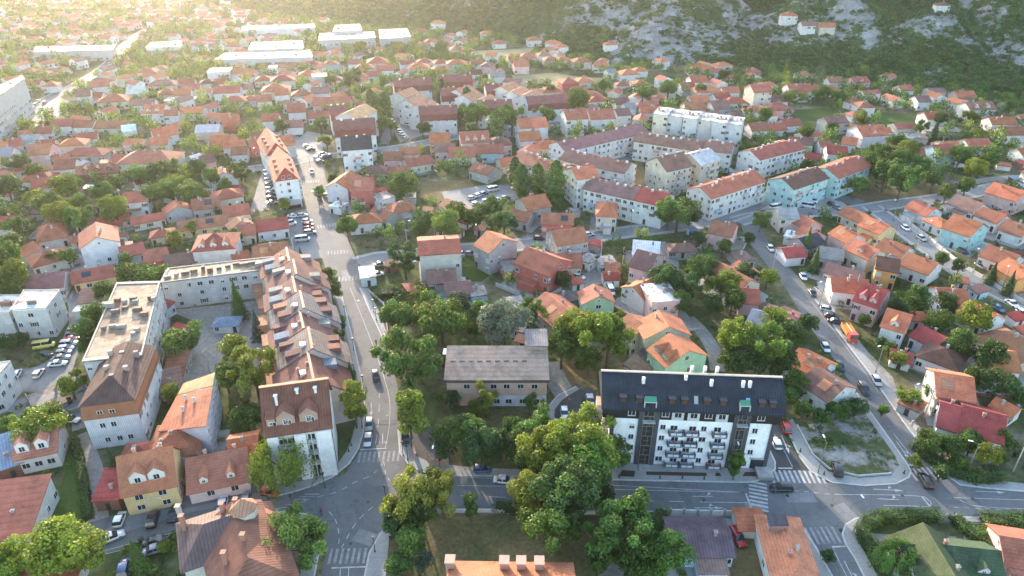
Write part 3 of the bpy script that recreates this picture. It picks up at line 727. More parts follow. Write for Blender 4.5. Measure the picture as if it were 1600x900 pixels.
# ------------------------------------------------------------------ landmark buildings
def fl(root, name, mb, m, color=None): return mb.build(name, m, root, color=color)
def wins_rect(root, us, zs, y, meshes, prob=1, ang=0):
    for z in zs:
        for u in us:
            if random.random() < prob: put('window', random.choice(meshes), root, (u, y-.003, z), ang)
def build_dark_block():
    A = Vector(G0(948, 722)); B = Vector(G0(1195, 733)); d = B-A; Wd = d.length
    root = empty('apartment_block', (*A, 0), math.atan2(d.y, d.x)); D = 11.5
    dk = (.035, .038, .046); gy = (.075, .08, .095); wh = (.84, .84, .83)
    e1, e2 = 12.4, 15.4
    fl(root, 'wall', MB().box(0, 0, -.2, Wd, D, e1), M['wall'], wh)
    fl(root, 'dark_storey', MB().box(-1.7, -.12, e1+.003, Wd+.9, D+.12, e2), M['wall'], (.028, .026, .027))
    # roof: steep lower slope, small step, shallow upper slope to a back ridge
    prof = [(-.9, e2-.4), (-.9, e2+.05), (2.2, e2+3.4), (2.5, e2+3.5), (5.6, e2+4.7), (D+.3, e2+.0), (D+.3, e2-.4)]
    rf = fl(root, 'roof', MB().prism(prof, -2.1, Wd+1.3), M['sheet_dark'], (.034, .040, .053))
    fl(rf, 'ridge_cap', MB().prism([(5.2, e2+4.72), (6.0, e2+4.62), (5.8, e2+4.9), (5.3, e2+4.88)], -2.2, Wd+1.4), M['plain'], (.5, .42, .33))
    for u in (.19, .45, .60, .79, .83):
        fl(rf, 'chimney', MB().box(Wd*u-.3, 2.9 if u != .45 else 4.0, e2+3, Wd*u+.3, 3.5 if u != .45 else 4.6, e2+5.1), M['plain'], (.74, .73, .70))
    for u in (.50, .58, .655):
        fl(rf, 'chimney', MB().box(Wd*u-.3, 6.8, e2+2, Wd*u+.3, 7.4, e2+5.6), M['plain'], (.74, .73, .70))
    sl = 3.35/3.1
    for u in (.065, .165, .36, .435, .57, .665, .895, .96):
        y = .1; z = e2+.05+(y+.9)*sl
        b = MB().box(-.62, 0, -.3, .62, 1.3, 1.25, 0); b.box(-.5, -.05, .05, .5, -.003, 1.1, 1)
        dmr = b.build('dormer', [M['dark'], simple('brown_glazing', (.10, .055, .035), .3)], rf, (Wd*u, y, z-.1))
        fl(dmr, 'dormer_roof', MB().box(-.75, -.2, 1.253, .75, 1.4, 1.36), M['dark'])
    for u, c in ((.505, (.3, .32, .33)), (.815, (.18, .38, .62))):
        y = .1; z = e2+.06+(y+.9)*sl
        b = MB().poly([(-.4, 0, .03), (.4, 0, .03), (.4, 1.1, .03+1.1*sl), (-.4, 1.1, .03+1.1*sl)], 0)
        b.build('skylight', M['plain'], rf, (Wd*u, y, z+.05), 0, c)
    # stair glazing shafts
    for u0, u1 in ((.17, .295), (.745, .845)):
        x0, x1 = Wd*u0, Wd*u1; w = x1-x0
        sh = fl(root, 'stair_shaft', MB().box(x0, -.35, 0, x1, -.003, e2+.02), M['wall'], gy)
        g0, g1 = x0+w*.24, x0+w*.72
        b = MB().box(g0, -.42, 0.1, g1, -.353, e2+1.6, 0)
        for k in range(6):
            zz = .25+k*2.62
            b.box(g0, -.50, zz, g1, -.423, zz+.14, 1)
            if k < 6: b.box(g0+(g1-g0)*(.35 if k % 2 else .6), -.50, zz+.15, g0+(g1-g0)*(.35 if k % 2 else .6)+.09, -.423, zz+2.5, 1); b.box(g0+.4, -.5, zz+1.4, g1-.5, -.424, zz+1.48, 1)
        b.box(g0-.1, -.5, .1, g0, -.353, e2+1.6, 1); b.box(g1, -.5, .1, g1+.1, -.353, e2+1.6, 1)
        b.build('stair_glazing', [M['glass'], simple('timber_frame', (.22, .16, .10), .6)], sh)
        t = MB().box(g0-.25, -.6, e2+1.603, g1+.25, 1.2, e2+1.75, 0)
        t.box(g0-.25, -.6, e2-.3, g0-.1, .8, e2+1.6, 0); t.box(g1+.1, -.6, e2-.3, g1+.25, .8, e2+1.6, 0)
        t.poly([(g0-.2, -.62, e2+1.7), (g1+.2, -.62, e2+1.7), (g1+.2, .6, e2+2.35), (g0-.2, .6, e2+2.35)], 1)
        t.build('green_canopy', [simple('canopy_frame', (.55, .56, .55), .5), simple('green_netting', (.05, .22, .13), .6)], root)
        fl(root, 'canopy', MB().box(g0-.3, -1.5, e1-.1, g1+.3, -.5, e1+.12), M['concrete'])
    for u0, u1 in ((0, .022), (.98, 1.0)):
        fl(root, 'pilaster', MB().box(Wd*u0-.05, -.3, 0, Wd*u1+.05, -.003, e1-.02), M['wall'], gy)
    zs = (4.6, 7.5, 10.4)
    for z in zs: put('window', random.choice(WIN[:4]), root, (Wd*.135, -.004, z), 0)
    for z in zs: put('window', random.choice(WIN[:4]), root, (Wd*.885, -.004, z), 0)
    for k, z in enumerate((1.7, 4.6, 7.5, 10.4)):
        put('window', random.choice(WIN[:4]), root, (Wd*.325, -.004, z), 0); put('window', random.choice(WIN[:4]), root, (Wd*.575, -.004, z), 0)
        for u in (.405, .50, .67):
            x = Wd*u; bal = balcony(root, x, -.004, z-1.35, 3.0, 1.3, 0, True, (.09, .10, .12))
            fl(bal, 'glass_panel', MB().box(-1.1, -1.34, .3, -.08, -1.302, .9).box(.08, -1.34, .3, 1.1, -1.302, .9), M['plain'], (.55, .60, .63))
            put('window', WIN[2], root, (x+random.uniform(-.5, .5), -.004, z-.1), 0)
            for j in range(random.randint(0, 2)):
                fl(bal, 'laundry', MB().box(-.3, -.03, -.4, .3, .03, .3), M['plain'], random.choice(((.45, .1, .1), (.15, .2, .4), (.6, .5, .45), (.1, .1, .1)))).location = (random.uniform(-1, 1), -.7, 1.0)
    for u in (.125, .33, .59, .905): put('window', WIN[2], root, (Wd*u, -.124, e2-1.5), 0)
    for u in (.405, .50, .67):
        bb = fl(root, 'french_window', MB().box(Wd*u-1.2, -.3, e1+.1, Wd*u+1.2, -.124, e1+2.5, 0), M['plain'], (.5, .52, .53))
        put('window', WIN[2], bb, (Wd*u, -.305, e1+1.5), 0)
    for u0, u1 in ((.03, .15), (.90, .985)):
        fl(root, 'shopfront', MB().box(Wd*u0, -.16, .3, Wd*u1, -.003, 2.7), M['glass'])
        fl(root, 'fascia', MB().box(Wd*u0-.3, -.25, 2.75, Wd*u1+.3, -.003, 3.1), M['concrete'])
    for z in (4.5, 7.4, 10.3): 
        balcony(root, -.003, 4.0, z-1.3, 3, 1.3, -math.pi/2, True, (.6, .58, .55)); put('window', WIN[2], root, (-.004, 4, z), -math.pi/2)
        balcony(root, Wd+.003, 4.5, z-1.3, 3, 1.3, math.pi/2, True, (.5, .5, .5)); put('window', WIN[2], root, (Wd+.004, 4.5, z), math.pi/2); put('window', WIN[0], root, (Wd+.004, 9.5, z), math.pi/2)
    bb = fl(root, 'balcony', MB().box(-3.0, .4, e1-.1, -1.71, 3.4, e2-.3), M['wall'], (.55, .36, .28))
    wall_wins(root, (Wd, D+.13), (0, D+.13), 0, 5, prob=.8)
    fl(root, 'porch_steps', MB().box(Wd*.2, -2.4, 0, Wd*.27, -.5, .3), M['concrete'])
    fl(root, 'ramp', MB().box(Wd*.93, -3.4, 0, Wd*1.03, -.36, 1.0), M['concrete'])
    reg(root, 'long white apartment block with black metal roof and two stair shafts', 'apartment block', 'apartment blocks', (A.x+Wd/2, A.y, 12))
    occ_rect(*((A+B)/2+Vector((0, D/2))), root.rotation_euler.z, Wd+3, D+4)
build_dark_block()
def build_brown_roof_block():
    A = Vector(G0(433, 751)); B = Vector(G0(528, 736)); d = B-A; Wd = d.length; D = 11.5
    root = empty('apartment_block', (*A, 0), math.atan2(d.y, d.x)); e = 12.6; ry = 6.2
    c, s = math.cos(root.rotation_euler.z), math.sin(root.rotation_euler.z)
    zr = solve_z(A.x-s*ry, A.y+c*ry, 607); zr = min(max(zr, e+4), e+9); rc = (.19, .085, .06)
    wh = (.76, .75, .72)
    fl(root, 'wall', MB().prism([(0, -.2), (D, -.2), (D, e), (ry, zr-.1), (0, e)], 0, Wd), M['wall'], wh)
    k = (zr-e)/ry
    rf = fl(root, 'roof', MB().prism([(-.7, e-.5), (ry, zr+.05), (D+.5, e-.3), (D+.5, e), (ry, zr+.4), (-.7, e-.15)], -.7, Wd+.5), M['sheet'], rc)
    fl(rf, 'ridge_cap', MB().box(-.75, ry-.35, zr+.36, Wd+.55, ry+.35, zr+.52), M['plain'], (.55, .26, .13))  # orange strip paints in the sunlit edge along the ridge
    for u, w, st in ((.09, 1.6, 's'), (.32, 3.5, 'g'), (.68, 3.5, 'g')):
        yy = .7; dormer(rf, root, Wd*u, yy, e+yy*k-.2, w, 2.7, 3.4 if st == 's' else 3.4, (.42, .30, .24), (.24, .10, .07), st)
        put('window', WIN[2], root, (Wd*u+.3, yy-.004, e+yy*k+.8), 0)
    for u, y in ((.2, 3.6), (.53, 4.8), (.82, 4.6)): fl(rf, 'chimney', MB().box(Wd*u-.25, y-.25, zr-2.6, Wd*u+.25, y+.25, zr-.3).box(Wd*u-.4, y-.4, zr-.29, Wd*u+.4, y+.4, zr-.15), M['plain'], (.75, .74, .72))
    # facade: projecting white bays, a glazed stair strip between them
    fl(root, 'bay', MB().box(Wd*.0, -.9, -.1, Wd*.17, -.003, e-.52), M['wall'], wh)
    fl(root, 'bay', MB().box(Wd*.42, -1.1, -.1, Wd*.60, -.003, e-.52), M['wall'], wh)
    fl(root, 'bay', MB().box(Wd*.76, -1.1, -.1, Wd*.995, -.003, e-.52), M['wall'], wh)
    for z in (1.7, 4.5, 7.3, 10.1):
        for u in (.23, .36): put('window', WIN[2], root, (Wd*u, -.004, z), 0)
        fl(root, 'loggia', MB().box(Wd*.61, -.5, z-1.2, Wd*.75, -.004, z-.2), M['concrete']); put('window', WIN[2], root, (Wd*.68, -.006, z+.4), 0)
    fl(root, 'drainpipe', MB().box(Wd*.675, -.62, 0, Wd*.685, -.51, e), M['plain'], (.7, .7, .7))
    put('door', DOOR, root, (Wd*.68, -.51, .02), 0)
    fl(root, 'drainpipe', MB().tube((Wd+.08, .4, 0), (Wd+.08, .4, e-.6), .07), M['dark'])
    wall_wins(root, (Wd, D), (0, D), 0, 4, prob=.8)
    reg(root, 'tall white apartment house with brown metal roof and dormers beside the avenue crossing', 'apartment block', 'apartment blocks', (A.x+Wd/2, A.y, 10))
    occ_rect(A.x+c*Wd/2-s*D/2, A.y+s*Wd/2+c*D/2, root.rotation_euler.z, Wd+2, D+3)
build_brown_roof_block()
def build_terrace():
    """seven terraced houses with cross gables stepping up beside the avenue"""
    P = [G0(487, 596, 13), G0(478, 553, 13), G0(472, 518, 13), G0(466, 490, 13), G0(460, 462, 13), G0(455, 436, 13), G0(450, 412, 13)]
    cols = ((.20, .082, .06), (.22, .17, .15), (.22, .10, .085), (.18, .16, .165), (.21, .10, .09), (.165, .072, .07), (.24, .105, .075))
    words = ('rusty red', 'dull grey-brown', 'brick brown', 'grey', 'warm brown', 'dark brown', 'orange-brown')
    for i in range(7):
        a = np.array(P[i]); b = np.array(P[i+1]) if i < 6 else a+(a-np.array(P[i-1]))
        dv = b-a; L = np.hypot(*dv); rz = math.atan2(dv[1], dv[0])-math.pi/2; c = (a+b)/2
        c = c+np.array((1.0+(.7 if i % 2 else -.5), 0)); root = empty('terraced_house', (*c, 0), rz); W = 16.5; st_ = (0, .8, .2, 1.0, .3, .9, .2)[i]; e = 9.1+st_; hr = 13.4+st_
        wc = vary((.60, .52, .46), .1); x0 = -W/2; rc = cols[i]
        # local x across the row, y along it
        y0, y1 = -L/2, L/2
        b_ = MB(); b_.v = [(x0, y0, -.2), (W/2, y0, -.2), (W/2, y1, -.2), (x0, y1, -.2), (x0, y0, e), (W/2, y0, e-2.2), (W/2, y1, e-2.2), (x0, y1, e), (0, y0, hr-.05), (0, y1, hr-.05)]
        b_.f = [(0, 1, 5, 8, 4), (2, 3, 7, 9, 6), (1, 2, 6, 5), (3, 0, 4, 7), (4, 8, 9, 7), (8, 5, 6, 9)]; b_.m = [0]*6
        fl(root, 'wall', b_, M['wall'], wc)
        r = MB(); o = .12; n = [(x0-.5, e-.2), (0, hr), (W/2+.5, e-2.4)]
        r.v = [(x, y, z) for x, z in n for y in (y0+o, y1-o)]+[(x, y, z+.22) for x, z in n for y in (y0+o, y1-o)]
        r.f = [(6, 7, 9, 8), (8, 9, 11, 10), (0, 2, 3, 1), (2, 4, 5, 3), (0, 6, 8, 2), (2, 8, 10, 4), (1, 3, 9, 7), (3, 5, 11, 9), (0, 1, 7, 6), (4, 10, 11, 5)]; r.m = [0]*10
        m = M['sheet'] if i in (1, 3) else M['roof']
        rf = fl(root, 'roof', r, m, rc)
        fl(rf, 'ridge_cap', MB().box(-.3, y0+o, hr+.19, .3, y1-o, hr+.36), M['plain'], (.34, .19, .13))
        # party wall parapet
        fl(root, 'party_wall', MB().prismz([(0, 0)]*0 or [(x0-.2, y0-.12), (W/2+.2, y0-.12), (W/2+.2, y0+.1), (x0-.2, y0+.1)], -.1, e-2.6), M['wall'], wc)
        # roof windows (lean-to dormers) on both slopes, with patched metal sheets
        for k, (sx, yy, w) in enumerate(((-1, -.25, 2.6), (-1, .28, 2.4), (1, -.1, 3.0), (1, .3, 2.6))):
            if random.random() < .18: continue
            w *= random.uniform(.7, 1.2)
            xc = sx*random.uniform(.85, 1.15)*(4.9 if sx < 0 else 4.6); kk = (hr-e)/(W/2) if sx < 0 else (hr-e+2.2)/(W/2)
            zz = hr-abs(xc)*kk
            d = MB(); hw = w/2; xi = 0.0; ln = 2.9
            d.v = [(sx*1.9, -hw, -.9), (sx*1.9, hw, -.9), (sx*1.9, hw, .55), (sx*1.9, -hw, .55), (-sx*ln*.6, -hw, .9), (-sx*ln*.6, hw, .9), (-sx*ln*.6, -hw, -.3), (-sx*ln*.6, hw, -.3)]
            d.f = [(0, 1, 2, 3), (3, 2, 5, 4), (0, 3, 4, 6), (1, 7, 5, 2), (6, 4, 5, 7)]; d.m = [0, 1, 0, 0, 0]
            d.build('dormer', [M['wall'], M['sheet'] if k % 2 else M['roof']], rf, (xc, yy*L, zz+.25), 0, vary(random.choice(((.24, .10, .085), (.26, .25, .25), (.17, .21, .27), (.29, .12, .08), (.18, .08, .075))), .12))
        for k in range(2): put('chimney', CHIM, rf, (random.uniform(-3, 3), random.uniform(-.35, .35)*L, hr-.6), 0, (.5, .25, .16))
        fl(rf, 'skylight', MB().box(-2.6, -.2*L, hr-1.05, -1.3, -.05*L, hr-.2), M['frame'])
        fl(root, 'annex', MB().prism([(-L*.3, -.1), (L*.2, -.1), (L*.2, 4.6), (-L*.3, 4.6)], x0-3.0, x0-.003), M['wall'], (.62, .36, .22))
        fl(root, 'annex_roof', MB().box(x0-3.4, -L*.34, 4.603, x0-.51, L*.24, 4.8), M['sheet'], (.50, .25, .16))
        wall_wins(root, (x0, y1), (x0, y0), 0, 3, prob=.8); wall_wins(root, (W/2, y0), (W/2, y1), 0, 2, prob=.8)
        if i == 0: wall_wins(root, (x0, y0), (W/2, y0), 0, 2, prob=.5)
        ordn = ('first', 'second', 'third', 'fourth', 'fifth', 'sixth', 'last')[i]
        reg(root, '', 'terraced house', 'terraced houses along the avenue', (*c, 10), f"terraced house with {words[i]} roof, {ordn} behind the brown-roofed apartment house")
        occ_rect(*c, rz, W+8, L)
build_terrace()
def flatblock(px, z, h0, name, wc, rc, nst, desc, cat='apartment block', group='apartment blocks', wprob=.85, vents=6, step=2.9, clad=False, base=None, balc=0):
    P = [Vector(G0(*p, z)) for p in px]; c = sum(P, Vector((0, 0)))/len(P)
    d = P[1]-P[0]; rz = math.atan2(d.y, d.x)
    root = empty(name, (*c, 0), rz); cs, sn = math.cos(-rz), math.sin(-rz)
    Q = [((p-c).x*cs-(p-c).y*sn, (p-c).x*sn+(p-c).y*cs) for p in P]
    if sum(Q[i][0]*Q[(i+1) % 4][1]-Q[(i+1) % 4][0]*Q[i][1] for i in range(4)) < 0: Q = Q[::-1]
    fl(root, 'wall', MB().prismz(Q, h0, z), M['clad'] if clad else M['wall'], wc)
    ctr = np.mean(Q, 0); S = [tuple(ctr+(np.array(q)-ctr)*1.015) for q in Q]
    rf = fl(root, 'roof', MB().prismz(S, z+.003, z+.28), M['flat'], rc)
    I = [tuple(ctr+(np.array(q)-ctr)*.96) for q in Q]
    b = MB()
    for i in range(len(Q)):
        j = (i+1) % len(Q); b.prismz([S[i], S[j], I[j], I[i]], z+.283, z+.5)
    fl(rf, 'parapet', b, M['plain'], (.42, .38, .33))
    for i in range(vents):
        t = (i+.5)/vents; a = np.array(Q[0])*(1-t)+np.array(Q[1])*t; bb = np.array(Q[3])*(1-t)+np.array(Q[2])*t
        p = a+(bb-a)*random.uniform(.25, .75); w = random.uniform(.5, 1.3)
        fl(rf, 'roof_vent', MB().box(p[0]-w, p[1]-.4, z+.283, p[0]+w, p[1]+.4, z+random.uniform(.9, 1.6)), M['plain'], random.choice(((.20, .10, .07), (.12, .11, .11), (.30, .27, .24))))
    for i in range(len(Q)):
        wall_wins(root, Q[i], Q[(i+1) % len(Q)], 0, nst, sh=(z-.2)/nst, prob=wprob, step=step)
    if desc: reg(root, desc, cat, group, (*c, z))
    occ_poly([tuple(p) for p in P]+[]); 
    occ_rect(*c, rz, abs(Q[1][0]-Q[0][0])*.9+2, 6)
    return root, rf, Q
def build_slab_c():
    flatblock(pts('130 566 222 556 250 442 183 444'), 12.5, -.2, 'apartment_block', (.50, .50, .50), (.30, .235, .165), 4, 'long grey slab with stained flat roof left of the gravel courtyard', vents=18)
    A = Vector(G0(148, 702)); B = Vector(G0(232, 690)); d = B-A; Wd = d.length; D = 21.0
    root = empty('apartment_block', (*A, 0), math.atan2(d.y, d.x)); e = 8.2
    fl(root, 'wall', MB().box(0, 0, -.2, Wd, D, e), M['clad'], (.58, .60, .62))
    fl(root, 'attic_band', MB().frustum([(-.3, -.3), (Wd+.3, -.3), (Wd+.3, D+.3), (-.3, D+.3)], e+.003, [(.25, .45), (Wd-.25, .45), (Wd-.25, D-.3), (.25, D-.3)], e+3.4), M['clad'], (.30, .125, .06))
    rr = MB().frustum([(-.2, -.0), (Wd+.2, -.0), (Wd+.2, D+.1), (-.2, D+.1)], e+3.403, [(Wd*.46, Wd*.55), (Wd*.54, Wd*.55), (Wd*.54, D-1), (Wd*.46, D-1)], e+6.3)
    rf = fl(root, 'roof', rr, M['sheet'], (.115, .07, .062))
    for x, y in ((.5, .32), (.32, .5), (.7, .45), (.5, .75), (.78, .72), (.25, .8)):
        fl(rf, 'chimney', MB().box(Wd*x-.5, D*y-.4, e+4.0, Wd*x+.5, D*y+.4, e+6.4), M['plain'], random.choice(((.34, .31, .28), (.2, .19, .19))))
    for u in (.33, .55): put('window', WIN[0], root, (Wd*u, -.02, e+1.3), 0)
    for u, z in ((.3, 2.2), (.52, 2.2), (.3, 6.2), (.5, 6.2), (.72, 2.2)): put('window', WIN[0], root, (Wd*u, -.004, z), 0)
    wall_wins(root, (Wd, 0), (Wd, D), 0, 3, prob=.8)
    wall_wins(root, (0, D), (0, 0), 0, 3, prob=.8)
    reg(root, 'grey ribbed apartment house with rust-brown hipped roof and rusty attic band', 'apartment block', 'apartment blocks', (A.x+Wd/2, A.y+9, 10))
    occ_rect(A.x+Wd/2, A.y+D/2, root.rotation_euler.z, Wd+2, D+3)
build_slab_c()
flatblock(pts('252 443 436 420 440 401 262 421'), 8.8, -.2, 'apartment_block', (.52, .50, .47), (.32, .25, .175), 3, 'low grey flat-roofed apartment slab behind the gravel courtyard', vents=14)
flatblock(pts('18 486 72 483 94 455 38 455'), 9, -.2, 'apartment_block', (.52, .52, .50), (.70, .70, .68), 3, 'grey apartment house with clean white flat roof beside the car park', vents=1)
flatblock(pts('-60 495 14 490 36 462 -40 463'), 8, -.2, 'apartment_block', (.50, .48, .45), (.66, .60, .52), 2, 'low grey apartment wing with cream flat roof left of the car park', vents=3)
flatblock(pts('-60 618 -8 596 17 566 -50 574'), 8.5, -.2, 'apartment_block', (.66, .66, .64), (.7, .69, .66), 3, 'white flat-roofed apartment house cut by the picture edge below the car park', vents=1)
# school-like hall with low brown roof
def build_hall():
    A = Vector(G0(700, 634)); B = Vector(G0(853, 634)); Wd = (B-A).length; D = 10
    root = empty('community_hall', (*A, 0), 0); e = 8.0
    fl(root, 'wall', MB().prism([(0, -.2), (D, -.2), (D, e+1.9), (0, e)], 0, Wd), M['wall'], (.62, .42, .32))
    fl(root, 'plinth', MB().box(Wd*.42, -.12, 0, Wd+.05, -.003, 3.0), M['wall'], (.62, .66, .72))
    rf = fl(root, 'roof', MB().prism([(-.6, e-.4), (-.6, e+.05), (D+.4, e+2.25), (D+.4, e+1.92), (.0, e+.03)], -.6, Wd+.6), M['roof'], (.37, .26, .20))
    fl(rf, 'fascia', MB().box(-.62, -.68, e-.7, Wd+.62, -.603, e+.10), M['plain'], (.09, .07, .06))
    for k in range(9):
        for yy in (5.2,): fl(rf, 'roof_seam', MB().box(Wd*(k+.3)/11, yy, e+.15+(yy+1)*.16, Wd*(k+.85)/11, yy+.18, e+.42+(yy+1)*.16), M['dark'])
    for u in (.2, .47, .6, .74, .88):
        put('window', WIN[2], root, (Wd*u, -.006, 5.8), 0)
    for u in (.5, .62, .76, .9): put('window', WIN[2], root, (Wd*u, -.125, 1.5), 0)
    fl(root, 'tower_room', MB().box(Wd*.80, D-1, 0, Wd*1.02, D+6, e+3), M['wall'], (.4, .3, .25))
    fl(root, 'tower_roof', MB().box(Wd*.79, D-1.3, e+3.003, Wd*1.03, D+6.3, e+3.3), M['sheet'], (.20, .19, .20))
    wall_wins(root, (Wd, 0), (Wd, D), 0, 2)
    fl(root, 'sail_canopy', MB().box(-1.5, D-2, e+1.2, 1.5, D+.5, e+1.35), M['frame'])
    reg(root, 'peach-walled hall with long low brown roof behind the roadside trees', 'hall', None, (A.x+Wd/2, A.y, 7))
    occ_rect(A.x+Wd/2, A.y+D/2, 0, Wd+1, D+3); occ_rect(A.x+Wd*.9, A.y+D+4, 0, 8, 10)
build_hall()
def front_house(pl, pr, e, D, ry, ridgepy, wc, rc, desc, dorms, wins, nst=2, rightwall=None, arch=False, hip=False, rmat='roof', name='house', fixed=None):
    A = Vector(G0(*pl)); B = Vector(G0(*pr)); d = B-A; Wd = d.length; rz = math.atan2(d.y, d.x)
    root = empty(name, (*A, 0), rz); c, s = math.cos(rz), math.sin(rz)
    mx, my = A.x+c*Wd/2-s*ry, A.y+s*Wd/2+c*ry
    zr = solve_z(mx, my, ridgepy); zr = min(max(zr, e+2.2), e+7.5)
    fl(root, 'wall', MB().prism([(0, -.2), (D, -.2), (D, e-.02), (ry, zr-.08), (0, e-.02)], 0, Wd), M['wall'], wc)
    rf = fl(root, 'roof', MB().prism([(-.55, e-.42), (ry, zr), (D+.5, e-.35), (D+.5, e-.1), (ry, zr+.25), (-.55, e-.15)], -.35, Wd+.35), M[rmat], rc)
    k = (zr-e)/ry
    for u, w in dorms:
        yy = .9
        dormer(rf, root, Wd*u, yy, e+yy*k-.1, w, 2.2 if w > 2.2 else 1.5, 3.2, (.72, .70, .66), rc, 'g')
    for u, z in wins: put('window', WIN[2], root, (Wd*u, -.004, z), 0)
    wall_wins(root, (Wd, 0), (Wd, D), 0, nst, prob=.5); wall_wins(root, (0, D), (0, 0), 0, nst, prob=.5)
    for u in (.3, .8): put('chimney', CHIM, rf, (Wd*u, ry+.6, zr+.0), 0, (.5, .3, .2))
    reg(root, desc, 'house', 'houses of the town', (A.x, A.y, e), fixed)
    occ_rect(A.x+c*Wd/2-s*D/2, A.y+s*Wd/2+c*D/2, rz, Wd+1, D+1)
    return root, rf, Wd
r, rf, Wd = front_house((203, 806), (285, 788), 5.6, 10, 4.6, 706, (.66, .50, .26), (.42, .165, .09), '', ((.33, 2.9), (.68, 2.9)), ((.28, 4.2), (.72, 4.2), (.26, 1.6), (.74, 1.6)), fixed='yellow two-storey house with red tiled roof and two big gabled dormers')
sg = MB()
sg.box(-1.5, -.04, -.3, 1.5, 0, .3, 0)
for i, (x, w, h) in enumerate(((-1.2, .12, .3), (-.95, .3, .18), (-.5, .12, .42), (-.3, .25, .2), (.05, .2, .2), (.35, .2, .2), (.65, .35, .1))): sg.box(x, -.06, -.15, x+w, -.041, -.15+h, 1)
sg.build('shop_sign', [simple('sign_face', (.62, .52, .33), .6), simple('sign_lettering', (.10, .22, .45), .5)], r, (Wd*.5, -.003, 2.9))
r2, _, Wd2 = front_house((300, 788), (393, 768), 3.4, 9.5, 6.2, 708, (.62, .50, .49), (.36, .15, .10), '', ((.27, 1.5), (.72, 1.5)), ((.35, 1.9), (.75, 1.9)), nst=1, fixed='pale pink low house with tall patchy red mansard roof and two small white dormers')
front_house((33, 742), (98, 728), 4.4, 9, 5, 681, (.66, .64, .60), (.44, .18, .12), '', ((.22, 2.3), (.68, 2.3)), ((.2, 2), (.5, 2), (.8, 2)), fixed='white house with two arched dormers beside the hedge-lined lawn')
# orange monopitch apartment house
def build_monopitch():
    """apartment house whose single roof plane falls from the tall right-hand wall to a low left eave"""
    hiF, hiB = G0(321, 664, 9.8), G0(335, 584, 9.8); loF, loB = G0(250, 672, 6.2), G0(288, 600, 6.2)
    c = np.mean([hiF, hiB, loF, loB], 0); root = empty('apartment_block', (*c, 0), 0)
    q = [tuple(np.array(p)-c) for p in (loF, hiF, hiB, loB)]; zz = (6.2, 9.8, 9.8, 6.2)
    b = MB(); b.v = [(*p, -.2) for p in q]+[(*p, z-.05) for p, z in zip(q, zz)]
    b.f = [(0, 1, 5, 4), (1, 2, 6, 5), (2, 3, 7, 6), (3, 0, 4, 7), (4, 5, 6, 7)]; b.m = [0]*5
    fl(root, 'wall', b, M['wall'], (.50, .55, .62))
    def plane(t0, t1, o):
        A = [np.array((*q[0], zz[0])), np.array((*q[1], zz[1])), np.array((*q[2], zz[2])), np.array((*q[3], zz[3]))]
        L = lambda a, d, t: a+(d-a)*t
        P = [L(A[0], A[3], t0), L(A[1], A[2], t0), L(A[1], A[2], t1), L(A[0], A[3], t1)]; m = sum(P)/4
        P = [m+(p-m)*1.05 for p in P]; m_ = MB(); m_.v = [tuple(p+np.array((0, 0, o))) for p in P]+[tuple(p+np.array((0, 0, o+.22))) for p in P]
        m_.f = [(3, 2, 1, 0), (4, 5, 6, 7), (0, 1, 5, 4), (1, 2, 6, 5), (2, 3, 7, 6), (3, 0, 4, 7)]; m_.m = [0]*6; return m_
    rf = fl(root, 'roof', plane(-.02, .70, 0), M['roof'], (.42, .15, .085))
    fl(root, 'sheet_roof', plane(.74, 1.0, .02), M['sheet'], (.46, .36, .19))
    for t, u in ((.3, .4), (.55, .35), (.45, .62)):
        p = np.array(q[0])*(1-u)*(1-t)+np.array(q[1])*u*(1-t)+np.array(q[2])*u*t+np.array(q[3])*(1-u)*t; z = 6.2+3.6*u
        put('chimney', CHIM, rf, (p[0], p[1], z+.7), .3, (.5, .52, .5))
    wall_wins(root, q[1], q[2], 0, 3, prob=1, step=2.4, sh=2.9); wall_wins(root, q[0], q[1], 0, 2, prob=.7)
    # lower front wing with its own hipped roof
    x, y = G0(272, 688, 4); mid = np.array((x, y))-c
    MB().box(-4, -3.5, -.2, 4, 3.5, 4.2).build('wall', M['wall'], root, (mid[0], mid[1], 0), .12, (.55, .45, .40))
    hip_roof(8, 7, 4.22, 2.2).build('wing_roof', M['roof'], root, (mid[0], mid[1], 0), .12, (.36, .13, .085))
    x, y = G0(305, 694, 2); mid = np.array((x, y))-c
    fl(root, 'green_porch', MB().box(mid[0]-1.8, mid[1]-1.2, 3.4, mid[0]+1.8, mid[1]+1.2, 3.6), M['plain'], (.05, .25, .17)); fl(root, 'porch', MB().box(mid[0]-1.5, mid[1]-1, -.1, mid[0]+1.5, mid[1]+1, 3.397), M['wall'], (.6, .62, .64))
    occ_poly([hiF, hiB, loB, loF]); occ_rect(c[0], c[1]-8, 0, 14, 8)
    reg(root, 'orange-roofed apartment house with blue-grey windowed side wall below the gravel courtyard', 'apartment block', 'apartment blocks', (*c, 8))
build_monopitch()
